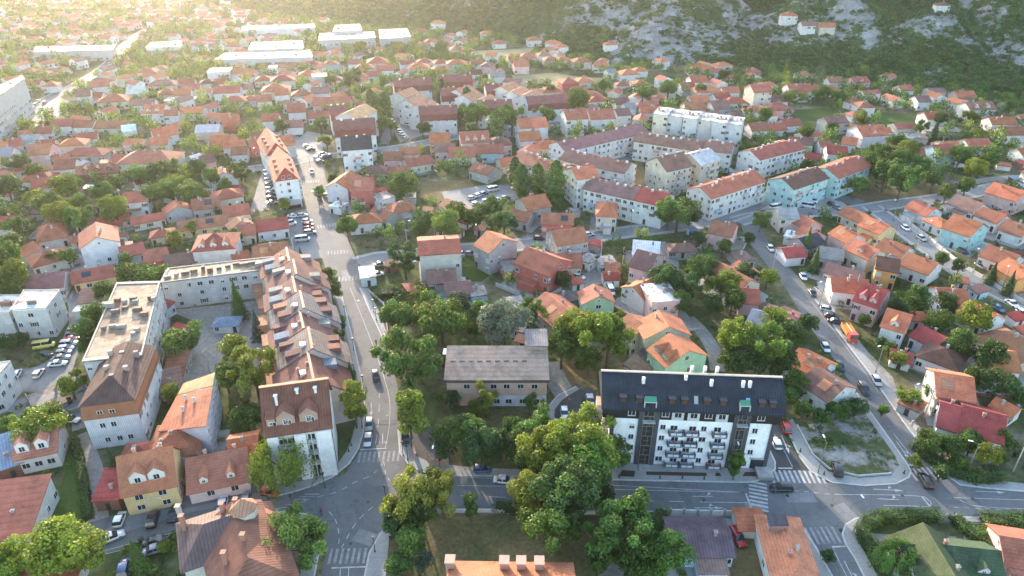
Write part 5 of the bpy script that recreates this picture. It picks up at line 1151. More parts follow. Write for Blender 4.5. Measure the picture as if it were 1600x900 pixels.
# ------------------------------------------------------------------ houses: ridge ends (4x tile pixels), span, eave, roof type, roof, wall, dormers
TAB = '''
@1200 450
600 -30 745 15 12 6.5 g R p 2
755 128 895 168 11 6 g o w 1
645 95 760 115 8 5 g R p
200 380 380 470 9 3.8 g o w
300 500 480 612 10 4.6 g o w
270 745 400 705 5 2.4 s m w
10 105 190 190 9 3.2 g m w
-30 120 70 150 7 4.4 g g w
430 125 575 100 8 3 f g p
960 235 1110 310 8 3.6 g R w
825 300 1030 330 9 3.2 f l w
1030 350 1185 405 9 3.8 h o w
905 420 1060 440 8 3 f w w
800 390 880 410 5 2.6 g R w
640 440 800 440 7 2.8 h m w
1050 525 1275 560 11 6 g o g
1090 715 1250 760 11 4 g R w
1230 735 1480 800 12 4.2 g R w
1360 710 1600 790 9 4 g m w
1460 700 1540 740 5 3 g o w
1060 0 1230 10 9 4 g o w
1270 80 1430 165 9 4 g o w
1460 245 1640 340 12 4 h c c
1350 385 1540 400 10 4.2 g o w
1560 430 1680 460 8 3.6 g o w
850 690 960 740 5 2.4 f c g
480 220 580 250 5 3 f w w
880 150 950 150 5 3 g o w
@1200 225
60 400 170 398 9 5.5 g g c
205 440 290 485 8 4 g r p
225 515 330 560 7 3.4 g o w
195 590 300 555 8 4 g k g
90 650 210 640 7 3.4 g R w
500 390 625 445 8 3.6 g o c
630 455 760 508 9 5 g o y
455 510 560 565 9 5 g o p
555 600 690 660 9 5.4 g o c 1
735 588 885 645 9 4.6 g c w
690 700 820 722 9 6.4 g b o
885 680 1060 742 10 4.4 g o w
380 740 600 805 7 3 g m g
400 830 620 850 9 4.6 g o w
560 855 760 885 9 5 g R p
1190 318 1345 372 10 3.8 g o w
1160 340 1240 390 6 3 g o w
920 350 1048 402 9 3.8 g r w
1420 240 1610 295 11 6 g o p
1350 395 1490 445 9 4 g c w
1170 440 1340 495 13 6 g o t
1040 445 1120 480 7 3.4 h o w
1500 472 1640 515 10 3.8 g o w
1385 630 1570 695 10 3.8 g o w
1510 715 1660 790 10 5 g o o
1060 835 1225 890 10 3.8 g c w
370 5 490 20 9 5 g R w
230 50 320 60 8 3.6 g R g
720 0 850 -5 10 4 g o w
880 20 970 30 10 5 g r g
1025 10 1150 -5 11 5.5 g r l
1150 25 1240 15 9 5.5 g r w
1480 95 1585 135 9 4.4 g o w
1560 30 1640 20 8 4 g r w
330 640 470 660 8 4 g g g
120 555 190 570 6 3 f w w
200 620 300 600 5 3 f w w
650 890 740 915 8 3.6 g R p
@800 225
60 338 200 312 11 5.2 g o g
10 408 120 428 8 4 g o g
372 306 505 330 9 4.2 g o w
575 362 615 364 12 6 h o c
190 430 380 436 9 4 g c r
250 542 440 518 11 6 g c g
95 645 300 720 12 6.8 g r R
250 688 430 690 9 3.6 g c c
572 805 662 800 5 2.8 g R w
765 600 920 612 10 5.6 g w o
790 660 905 690 12 7.6 g o p
1258 478 1400 505 10 6 g o p
1280 620 1420 615 10 2.8 f w w
1000 622 1120 620 6 2.6 h m g
1295 740 1490 850 9 4.2 g r c
1420 730 1500 790 7 4 g r p
760 890 880 840 9 5 g o w
450 700 510 720 6 3 f g w
540 730 640 720 6 3 f g w
600 770 660 770 4 2.6 s c w
-60 760 20 750 8 3.4 f g R
1380 700 1480 690 8 2.6 f m g
@400 225
0 480 190 455 9 4 g R w
-20 640 190 610 9 3.4 g c g
500 238 590 168 9 6.4 g o w
595 212 730 208 12 8 g r R
670 140 800 136 8 3.2 h m c
835 150 945 140 7 3.2 g r w
800 52 910 45 9 4.4 g c p
900 22 1010 15 8 4 g r c
930 92 1085 66 9 3.8 g r c
1040 60 1110 55 7 4 g r p
1205 22 1375 14 11 4 g r w
1370 5 1540 0 10 4.6 g r l
1520 90 1640 75 9 3.6 g r c
1120 0 1240 -5 9 4.5 g r p
1215 150 1320 132 9 4.4 h o p
1375 112 1490 145 9 4 g o g
1195 342 1285 395 7 4 g o w
850 370 945 352 9 4 h o c
740 395 850 425 7 4.2 g c g
610 440 750 428 8 4.2 h o w
795 470 830 545 13 7 g r p
1305 492 1425 535 8 4 g m g
1450 545 1545 590 12 8 g o g
655 800 735 790 8 3 f w w
1070 790 1240 778 9 3.4 g m l
1180 870 1335 855 8 3.2 g m l
550 320 640 310 5 3.2 g c w
930 320 990 318 6 3.2 f g g
760 330 840 310 7 6 f g w
-10 60 60 40 9 5 g r w
1540 790 1620 770 6 4 f g R
480 370 550 380 5 3 f w w
@0 225
190 5 320 -10 12 6.4 g r p
425 25 650 22 9 3.4 h r c
345 102 470 92 10 5 g r w
480 140 740 118 9 3.6 g c b 3
800 42 1060 34 14 6 h c c
1030 0 1120 8 12 6.5 g g w
150 182 310 172 9 3.4 h r c
198 222 322 205 10 4.2 g r w
850 215 895 205 6 3.2 g r w
1250 75 1330 62 8 5 g r p
1450 22 1545 10 9 4 g r w
1395 176 1378 146 10 5 g o w
1270 165 1340 150 9 4 g m c
775 306 915 292 9 6 g r w
610 465 800 430 6 2.8 g r c
820 462 1020 425 6 2.8 g r c
465 470 585 450 6 3 g m c
1108 388 1088 355 9 3.6 g o g
1200 345 1365 325 10 4.2 g c g
1350 292 1470 272 9 4.4 h r c
1390 395 1545 370 9 4.4 g r c
1110 485 1410 440 8 3.2 g c y
1505 485 1478 458 8 4.4 g o w
1260 565 1420 552 12 7 h r w 3
-40 462 100 446 10 4 g r c
270 505 340 492 13 3.8 h r c
310 445 400 440 9 3.2 h m c
605 582 598 492 11 7.4 g o w
215 690 370 650 9 3.4 h r c
745 645 885 615 8 3.4 g r w
900 665 1035 645 9 3.8 g r R
1035 695 1222 670 8 3.2 g m c
450 800 700 755 8 3.4 g r y
170 822 400 795 10 4 g m w
1450 682 1545 665 7 3.2 g r c
450 575 520 565 5 2.6 g r c
560 745 660 735 7 3 h r c
960 540 1060 525 6 3 h r c
1490 510 1590 500 8 4 g r c
90 130 140 120 7 3.6 g r c
-20 30 80 15 11 5 g g w
740 890 990 870 7 3 f w w
330 70 430 60 7 3.2 g r c
700 70 780 65 7 3.4 g r c
1190 75 1240 60 8 3.4 g w w
1540 60 1600 40 8 4 g r w
@0 450
500 55 640 40 6 3 s m w
490 110 580 105 6 2.6 f w w
980 110 1040 125 5 2.6 s R w
1040 480 1160 470 8 2.6 s c g
1060 400 1180 385 8 2.8 f g g
1000 590 1130 560 7 2.6 s m c
1360 190 1470 185 4.5 2.4 h l w
200 730 420 640 9 .8 f g g
@400 450
1230 20 1340 0 8 3 g m l
1340 20 1430 10 6 3 f g l
@800 450
210 30 365 150 11 4.2 g c g
515 -20 545 50 9 5.6 g r n
735 165 835 235 9 6 g c c
920 145 980 240 12 7.6 g o c
985 290 1100 390 12 7.6 g o n 2
840 30 1010 15 10 7 f w p
760 430 880 500 7 3 s k g
1420 0 1540 10 9 4.4 g r p
1510 135 1610 165 9 5 g g w
1540 95 1610 105 6 4.4 g r w
50 330 180 330 7 5 f g g
300 60 390 40 6 3 f k g
-20 90 70 75 6 3 f g g
@0 675
625 330 770 320 7 2.8 s R b
0 130 90 100 9 3 s l b
800 100 930 85 6 4.4 h r c
940 95 1060 70 6 4.6 h r c
1430 50 1600 20 7 5 g o c
1000 0 1180 -20 10 5 h r c
100 890 380 860 8 3.6 h o c
@1200 0
95 100 160 95 8 4 h o w
205 155 285 150 9 3.4 g o w
320 150 408 140 9 3.4 g o c
190 455 238 440 7 5 g o w
120 525 260 520 12 5 g r w
245 540 310 530 8 4 g r w
330 535 425 530 8 4 h o w
370 482 455 478 9 3.4 g o w
520 488 610 472 10 5 g r p 1
720 465 790 460 6 3 g o w
815 535 890 528 9 5 g r w
920 600 998 596 9 5 g r w
1165 570 1278 566 10 4.2 g o g
1235 640 1395 632 11 6 g r w 2
975 700 1108 696 10 5 g o w
1380 728 1535 732 10 4.4 g o w
1455 795 1610 790 10 4.4 g o w
345 615 430 606 8 5 g r w
510 620 560 612 6 4 h o w
575 632 635 632 9 5.5 h o w
-10 600 110 595 9 4.4 g o w
0 650 120 640 10 5 h r p
0 780 90 760 9 3.4 g r w
90 750 190 735 9 3.4 g r w
350 738 472 715 9 6 g m g
555 790 710 772 13 6 g o w 1
700 800 755 795 6 5 g o w
475 845 560 870 9 4 g o w
1230 872 1370 862 9 4.4 g r w
800 840 980 850 10 3 f g g
930 800 1230 810 9 3 f g g
320 880 390 880 7 4 g o w
740 890 800 895 7 4 g r w
1060 885 1180 880 8 4 g o w
180 580 240 575 6 3.6 g r w
1060 30 1110 28 7 3 h o w
1570 715 1620 715 7 3.5 g r w
140 850 280 870 8 3.6 g m t
@800 0
110 230 165 225 9 5 h o w
225 255 285 250 8 5 h o w
290 275 330 270 8 5 h o w
150 280 215 270 8 4 h r w
170 325 225 320 8 5 h r w
-10 340 45 335 9 5 g o w
60 335 130 330 9 4 h r p
10 380 100 374 11 5.4 g o p
120 425 190 420 10 5 g r p
190 405 250 400 10 5 h r p
210 355 265 350 8 4 h o p
295 355 345 350 8 5 h r p
395 362 465 352 10 5 h r c
510 395 590 390 8 4 g o w
590 435 640 425 7 4.4 g g w
690 435 765 428 10 4.6 h o w
770 422 830 420 7 4 h o w
890 440 950 438 7 4 g r w
975 434 1050 430 9 5 g o w
590 282 640 272 7 4 h o w
320 490 385 482 10 4.6 h r r
415 485 490 478 9 4 h o w
660 512 720 510 6 3 h r w
770 500 832 496 10 4.6 h o w
200 545 290 535 9 4 h r c
50 560 150 545 9 4.4 g r w
380 545 455 530 8 4 g r w
460 570 530 560 9 4.4 h r w
490 605 580 595 8 3.6 h r w
270 590 330 580 8 4 g r c
1120 405 1250 402 10 4 h o w
1240 430 1310 425 7 4 g r l
1110 475 1205 468 11 5.6 g o w
1160 535 1278 530 11 5 h o w
1050 520 1130 510 9 5 g r w
1220 490 1280 485 7 4 g o w
1310 545 1410 540 9 5 g o w
1260 590 1350 575 10 4.4 g r w
1105 600 1215 590 10 4 g o w
1340 610 1440 605 9 4 h r w
1240 635 1340 622 12 6 g o g
1075 640 1195 632 11 5 g o c
635 618 720 605 9 5 g r c
700 650 760 640 8 5 g g w
830 635 900 625 7 4 g r w
800 668 910 662 9 4 g o w
770 645 860 638 8 4 h r w
1490 530 1600 520 12 11 g r c
1480 772 1590 762 10 4.4 g o w
1470 670 1550 665 7 3.4 h r w
325 690 455 674 13 9 g r w
475 690 620 672 13 8 g r w
645 685 725 672 9 7 g r w
35 745 110 735 12 8 g o w
120 740 205 728 12 8 g o w
40 830 165 812 11 5 g o w
165 830 235 815 8 3.6 g r w
170 885 270 870 9 3.6 h o c
1360 700 1420 690 8 3.6 g r w
@400 0
1108 130 1168 125 8 5 h o w
990 182 1060 176 8 3.4 h r w
1415 192 1478 190 8 6 h o t
1065 245 1120 240 8 4 h o w
1160 260 1220 262 8 4.4 h r w
1225 290 1285 285 8 4.4 h r w
1285 300 1345 292 9 3.6 h r w
1370 318 1440 314 8 3.6 h r w
1340 238 1385 235 7 3.6 g o w
1490 255 1545 250 8 3.6 h r w
715 358 800 352 12 5 h r c
575 375 650 370 8 5 g r w
635 400 720 395 9 4 h r c
755 410 855 402 10 5 g r w
690 450 780 440 9 4 g r w
600 460 680 455 8 4 h r w
900 380 970 370 8 5 g r w
965 395 1060 388 11 4 h o w
1015 370 1085 362 8 4 h r w
1120 375 1180 365 8 4.4 h r w
1210 372 1295 368 10 6 h r t
1105 415 1200 408 10 4 h o w
1340 372 1410 366 9 5 g r w
1580 352 1640 350 8 5 g r w
1340 440 1405 432 8 5 g r w
1460 448 1548 440 10 5 g g w
0 398 90 390 9 4 g r w
125 392 270 388 9 4 g r c
300 385 390 380 8 4 h r c
430 385 500 378 8 4 h r c
80 415 130 412 6 6 f w w
285 440 375 436 10 5 h o c
350 475 440 462 9 8 f g g
440 410 530 402 9 5 g g w
110 478 215 464 10 5 h r w
460 478 520 470 8 4 h r w
10 475 80 468 9 4 h r c
60 530 180 518 12 5 h r c
110 562 195 545 10 6 g o w
240 568 340 556 9 4 h r c
350 548 455 540 10 5 g o w
0 600 90 585 10 5 g r c
360 612 590 600 12 4 g r p
195 655 300 640 12 6 g r w
40 715 140 705 10 5 g r w
330 702 450 690 9 3.6 g r w
170 760 285 745 9 4 g r w
120 795 180 785 8 4 g r w
1085 835 1205 824 12 6 g o o
1275 830 1445 810 13 7 g r c 3
640 640 780 632 10 5 g r c
1180 890 1300 880 9 4 g r c
1470 860 1560 850 10 5 h r p
-20 830 70 815 10 5 g r w
90 870 220 830 12 6 g o w
@0 0
165 500 255 498 8 4 g r c
290 512 345 505 8 4 h r w
475 560 560 545 12 6 g m w
565 515 675 492 10 5 g r w
640 595 775 580 12 4.4 h r c
795 548 905 535 11 5 g w w
835 625 965 612 9 6 g m w
950 500 1085 495 10 4 h r c
1120 495 1215 485 8 4 g r w
1140 528 1250 520 9 4 g r w
1000 560 1090 552 9 4 h r c
1090 560 1190 550 10 5 g o w
1130 672 1275 665 9 4 g o w
910 655 1030 650 12 6 g o w 2
1030 690 1110 680 8 6 g r w
1260 498 1330 490 8 4 h r w
1340 498 1420 488 8 4.4 g r w
1305 440 1440 430 12 7 f w w
1450 420 1570 432 10 5 h o w
1340 545 1500 530 11 6 g r w
1510 530 1580 520 8 5 g r w
1410 605 1520 595 9 4.4 h r w
1385 725 1490 710 9 5 g r R 1
340 748 462 742 9 5 g r w
475 752 592 750 9 4.4 g r w
600 762 795 752 9 3.4 g r c
240 795 330 785 9 4 g r w
130 850 245 835 9 4.4 g g w
230 880 340 865 9 4 g r c
475 845 600 815 8 3.6 g r c
400 870 510 855 9 4 h o c
945 820 1090 770 11 5 g o w
940 865 1050 850 9 5 g o w
760 790 840 770 8 5 g w w
1230 785 1370 775 9 4 g w c
1320 852 1465 838 11 5 g o o
1400 880 1520 868 9 5 g o w
1560 875 1640 865 9 5 g r R
150 425 210 425 8 4 h r c
220 440 300 440 7 3.4 h r c
330 430 370 420 7 5 g m c
880 425 960 420 9 5 h r c
970 410 1030 405 8 4 h o c
1090 395 1140 390 7 4 h r w
40 880 120 850 10 4 g r c
-20 890 50 880 9 4 g o c
110 830 180 800 8 4 g r c
550 580 640 575 8 3.4 g r c
1040 620 1220 610 9 3.2 f g g
1130 690 1280 660 8 3.4 g r c
860 700 940 690 7 4 g r w
1530 600 1600 590 8 4 h r w
1180 585 1260 575 8 4.4 g o p
'''
ox = oy = 0
for ln in TAB.strip().splitlines():
    a = ln.split()
    if ln[0] == '@': ox, oy = float(a[0][1:]), float(a[1]); continue
    x1, y1, x2, y2 = (float(t)/4 for t in a[:4])
    wcx = a[8] if a[8] in WC else 'R'; far_small = (ox, oy) in ((0, 450), (0, 675))
    house(ox+x1, oy+y1, ox+x2, oy+y2, float(a[4]), float(a[5]), a[6], a[7], wcx, dorm=int(a[9]) if len(a) > 9 else 0, force=far_small)
# more houses in the blank blocks between them, up to 300; the far rest is one mass
def town_px(px, py):
    """where the photo shows houses"""
    if py < 2 or px < -60 or px > 1680: return 0
    lim = np.interp(px, (0, 330, 430, 560, 700, 800, 880, 960, 1110, 1200, 1300, 1400, 1500, 1600), (0, 4, 26, 48, 58, 66, 88, 104, 106, 114, 122, 130, 146, 170))
    return py > lim
cand = []
for iy in range(58):
    for ix in range(90):
        Y = 150+iy*14.0; X = -640+ix*14.5+(iy % 2)*7
        X += random.uniform(-4, 4); Y += random.uniform(-4, 4)
        px, py = proj(X, Y)
        if not town_px(px, py) or py > 470: continue
        wood = (40 < px < 335 and 258 < py < 335) or (1310 < px < 1520 and 222 < py < 312) or (620 < px < 800 and 318 < py < 385) or (1150 < px and py < 150 and px > 1230) or (990 < px < 1075 and 115 < py < 135) or (610 < px < 700 and 270 < py < 330)
        far = py < 70
        if wood or random.random() > (.6 if far else .5): continue
        if 480 < px < 660 and 40 < py < 84: continue
        cand.append((Y, X, px, py))
cand.sort()
FARH = []
def free(x, y, r=7.5):
    i, j = cells(rect_pts(x, y, 0, 2*r, 2*r)); return len(i) and OCC[i, j].mean() < .03
def sheds():
    n = 0
    for k in range(900):
        X = random.uniform(-230, 230); Y = random.uniform(110, 300); px, py = proj(X, Y)
        if not (0 < px < 1600) or n > 70 or not free(X, Y, 2.6): continue
        if mn.noise(Vector((X*.02, Y*.02, 9))) < -.1 or (640 < px < 980 and py > 640) or (600 < px < 740 and 280 < py < 330): continue
        L, W = random.uniform(3, 5.5), random.uniform(2.4, 3.6); c = random.choice('gcmwrRl'); wc = random.choice('gcbwl')
        mkhouse(X, Y, 0, R(random.choice((-20, 20, 70, 110))+random.uniform(-6, 6)), L, W, random.uniform(2.0, 2.5), 's', c, wc, 20, name='shed', cat='shed', group='sheds', desc=f"small {WN[wc]} shed with {RN[c]} sheet roof", chim=0, wprob=.3, rmat='sheet', door=True); n += 1; NH[0] -= 1
sheds()
for Y, X, px, py in cand:
    if not free(X, Y, 5.2): continue
    L = random.uniform(7.5, 12); W = random.uniform(6.5, 8.6); rz = R(-20)+random.choice((0, 90))*math.pi/180+random.gauss(0, .12)
    if px > 1000: rz += R(38)
    T = random.choice('ghgg'); rc = random.choice('rrooorcm'); wc = random.choice('wwwccpgw')
    if NH[0] < 372 and py > 100:
        mkhouse(X, Y, hill(X, Y) if py < 170 else 0, rz, L, W, random.choice((3.2, 3.6, 4.4, 5.6)), T, rc, wc)
    else:
        occ_rect(X, Y, rz, L+1, W+1); FARH.append((X, Y, rz, L, W, random.choice((3.2, 4.2, 5.4)), T, rc, wc))
def yard_walls():
    for x, y, rz, l, w_ in YARD:
        if math.hypot(x, y) > 290 or random.random() < .3: continue
        hh = random.uniform(.7, 1.5); r = empty('garden_wall', (x, y, 0), rz); c = random.choice(((.55, .53, .49), (.40, .38, .35), (.60, .56, .48), (.34, .18, .13))); t = .1
        segs = [(-l/2, -w_/2, l/2, -w_/2), (l/2, -w_/2+.2, l/2, w_/2), (-l/2, w_/2, -l/2, -w_/2+.2)]
        random.shuffle(segs); n = 0
        for x0, y0, x1, y1 in segs[:2]:
            if occ_frac(x+math.cos(rz)*(x0+x1)/2-math.sin(rz)*(y0+y1)/2, y+math.sin(rz)*(x0+x1)/2+math.cos(rz)*(y0+y1)/2, rz, abs(x1-x0)+.1, abs(y1-y0)+.1) > .35: continue
            MB().box(min(x0, x1)-t, min(y0, y1)-t, -.1, max(x0, x1)+t, max(y0, y1)+t, hh+.02*n).build('wall_panel', M['wall'], r, color=c); n += 1
        if n: reg(r, ('brick-red' if c[0] < .35 else 'grey' if c[0] < .45 else 'pale')+' garden wall', 'wall', 'garden walls', (x, y, 1))
        else: bpy.data.objects.remove(r)
YOCC = []
def far_houses():
    mats = [M['wallfar_'+k] for k in 'wcp']+[M['rooffar_'+k] for k in 'rom']
    b = MB()
    for X, Y, rz, L, W, e, T, rc, wc in FARH:
        m = MB(); rise = W/2*.5; wi = 'wcp'.find(wc) if wc in 'wcp' else 1; ri = 3+('rom'.find(rc) if rc in 'rom' else 0)
        m.box(-L/2, -W/2, -.2, L/2, W/2, e, wi)
        x, y = L/2+.4, W/2+.4; rx = x-(W/2 if T == 'h' else 0)
        n = len(m.v); m.v += [(-x, -y, e), (x, -y, e), (x, y, e), (-x, y, e), (-rx, 0, e+rise), (rx, 0, e+rise)]
        m.f += [(n, n+1, n+5, n+4), (n+2, n+3, n+4, n+5), (n+1, n+2, n+5), (n+3, n, n+4), (n+3, n+2, n+1, n)]; m.m += [ri, ri, ri if T == 'h' else wi, ri if T == 'h' else wi, wi]
        for k in (-.3, 0, .3): m.box(L*k-.5, -W/2-.05, 1.2, L*k+.5, -W/2-.003, 2.4, 6)
        c, s = math.cos(rz), math.sin(rz); n = len(b.v)
        b.v += [(X+c*p[0]-s*p[1], Y+s*p[0]+c*p[1], p[2]) for p in m.v]; b.f += [tuple(n+i for i in f) for f in m.f]; b.m += m.m
    o = b.build('distant_houses', mats+[M['glass']]); kind(o, 'stuff')
for k in 'wcp': M['wallfar_'+k] = simple('far_wall', WC[k], .9, nscale=.4)
for k in 'rom': M['rooffar_'+k] = simple('far_roof', RC[k], .85, nscale=.3)
far_houses()
yard_walls()
for k, (x, y, rz, l, w_) in enumerate(YARD):
    o = MB().poly([(-l/2, -w_/2, 0), (l/2, -w_/2, 0), (l/2, w_/2, 0), (-l/2, w_/2, 0)]).build('yard', M[('gravel', 'paving', 'concrete', 'asphalt2')[k % 4]], None, (x, y, .004+.00005*k), rz); kind(o, 'structure'); YOCC.append((x, y, rz, l, w_))
# ------------------------------------------------------------------ cars
def loft(rings, cap=True, mi=0):
    b = MB(); k = len(rings[0])
    for r in rings: b.v += r
    for i in range(len(rings)-1):
        for j in range(k):
            q = (j+1) % k; b.f.append((i*k+j, i*k+q, (i+1)*k+q, (i+1)*k+j)); b.m.append(mi)
    if cap: b.f.append(tuple(range(k))[::-1]); b.f.append(tuple(range((len(rings)-1)*k, len(rings)*k))); b.m += [mi, mi]
    return b
def ringx(x, hw, z0, z1, rb=.12):
    return [(x, -hw+rb, z0), (x, hw-rb, z0), (x, hw, z0+rb), (x, hw, z1-rb*1.6), (x, hw-rb, z1), (x, -hw+rb, z1), (x, -hw, z1-rb*1.6), (x, -hw, z0+rb)]
def car_meshes(L, Wd, Ht, hood, style):
    hw = Wd/2; l = L/2; belt = Ht*.60; zb = .22
    st = [(-l, .80*hw, .38, belt*.80), (-l+.12, .93*hw, .28, belt*.96), (-l+.5, hw, zb, belt), (0, hw, zb, belt), (l-hood, hw, zb, belt*.99), (l-.5, .97*hw, zb, belt*.86), (l-.12, .90*hw, .28, belt*.74), (l, .76*hw, .36, belt*.60)]
    body = loft([ringx(*s) for s in st])
    tail = {'hatch': -l+.12, 'sedan': -l+.75, 'suv': -l+.10, 'van': -l+.05}[style]
    ws = {'hatch': l-hood+.15, 'sedan': l-hood+.1, 'suv': l-hood+.15, 'van': l-hood+.35}[style]
    g0, g1 = tail, ws; rake = {'hatch': .45, 'sedan': .75, 'suv': .3, 'van': .1}[style]; wr = .85 if style != 'van' else .6
    t = .80*hw; bw = .94*hw; zt = Ht
    glass = MB(); glass.v = [(g0, -bw, belt-.02), (g1, -bw, belt-.02), (g1, bw, belt-.02), (g0, bw, belt-.02), (g0+rake, -t, zt-.05), (g1-wr, -t, zt-.05), (g1-wr, t, zt-.05), (g0+rake, t, zt-.05)]
    glass.f = [(0, 1, 5, 4), (1, 2, 6, 5), (2, 3, 7, 6), (3, 0, 4, 7), (4, 5, 6, 7)]; glass.m = [0]*5
    rf = loft([[(x, -w, z0), (x, w, z0), (x, w, z1-.03), (x, w-.1, z1), (x, -w+.1, z1), (x, -w, z1-.03)] for x, w, z0, z1 in ((g0+rake-.06, t*.96, zt-.06, zt-.03), (g0+rake+.1, t*1.02, zt-.06, zt+.01), ((g0+g1)/2, t*1.03, zt-.06, zt+.03), (g1-wr-.1, t*1.02, zt-.06, zt+.01), (g1-wr+.06, t*.96, zt-.06, zt-.03))])
    for sx, sy in ((0, -1), (0, 1)):
        for xm in ((g0+g1)/2-.05,):
            y = sy*(bw+t)/2
            rf.v += [(xm-.06, sy*(bw+.01), belt-.02), (xm+.06, sy*(bw+.01), belt-.02), (xm+.06, sy*(t+.01), zt-.04), (xm-.06, sy*(t+.01), zt-.04)]; n = len(rf.v)-4; rf.f.append((n, n+1, n+2, n+3)); rf.m.append(0)
    wh = MB().tube((0, -.1, 0), (0, .1, 0), .32, n=14, mi=0); wh.tube((0, -.115, 0), (0, .115, 0), .19, n=10, mi=1)
    hl = MB().box(-.06, -.2, -.08, .04, .2, .08)
    P = dict(body=body.mesh('car_body', [M['paint']]), glass=glass.mesh('car_glass', [M['glass']]), roof=rf.mesh('car_roof', [M['paint']]), wheel=wh.mesh('car_wheel', [M['tyre'], M['pole']]), head=hl.mesh('car_headlight', [M['lamp']]), tail=hl.mesh('car_tail', [M['tail']]))
    # one-mesh version for cars only a few pixels long
    a = MB(); 
    for src, mi in ((body, 0), (glass, 1), (rf, 0)):
        n = len(a.v); a.v += src.v; a.f += [tuple(n+i for i in f) for f in src.f]; a.m += [mi]*len(src.f)
    for x in (-l+.8, l-.85):
        for y in (-hw+.1, hw-.1): a.tube((x, y-.1, .32), (x, y+.1, .32), .32, n=10, mi=2)
    P['far'] = a.mesh('car_small', [M['paint'], M['glass'], M['tyre']]); P['dims'] = (l, hw, belt)
    return P
CARS = dict(h=car_meshes(4.1, 1.75, 1.47, 1.15, 'hatch'), s=car_meshes(4.6, 1.8, 1.44, 1.3, 'sedan'), u=car_meshes(4.6, 1.86, 1.72, 1.2, 'suv'), v=car_meshes(5.2, 1.95, 2.15, .9, 'van'))
SMOOTH = [CARS[k][p] for k in CARS for p in ('body', 'roof')]
CC = dict(w=(.72, .72, .72), k=(.018, .019, .022), g=(.24, .25, .26), s=(.46, .47, .48), R=(.42, .03, .03), b=(.05, .10, .22), y=(.62, .55, .16), o=(.62, .25, .05))
CN = dict(w='white', k='black', g='dark grey', s='silver', R='red', b='blue', y='yellow', o='orange')
SN = dict(h='hatchback', s='saloon car', u='estate car', v='van')
def car(px, py, dx, dy, c, ty='h', fixed=None):
    g = GT(px, py, .6); A = g[:2]; B = G0(px+dx, py+dy, .6); rz = math.atan2(B[1]-A[1], B[0]-A[0])
    P = CARS[ty]; dist = math.hypot(*A); cc = vary(CC[c], .1)
    zg = .05 if py < 700 or True else 0
    near = dist < 215
    if not near:
        r = put('car', P['far'], None, (*A, zg), rz, cc)
    else:
        r = empty('car', (*A, zg), rz); l, hw, belt = P['dims']
        put('body', P['body'], r, color=cc); put('windows', P['glass'], r)['kind'] = 'thing'; put('roof', P['roof'], r, color=cc)
        r.children[1].name = 'cabin_glass'
        for x in (-l+.8, l-.85):
            for y in (-hw+.1, hw-.1): put('wheel', P['wheel'], r, (x, y, .32))
        for y in (-hw*.62, hw*.62):
            put('headlight', P['head'], r, (l-.10, y, belt*.58)); put('tail_light', P['tail'], r, (-l+.06, y, belt*.72))
    del_ = [ch for ch in r.children if 'kind' in ch.keys()]
    for ch in del_: del ch['kind']
    reg(r, f"{CN[c]} {SN[ty]}", 'van' if ty == 'v' else 'car', 'cars of the town', (*A, 1), fixed); return r
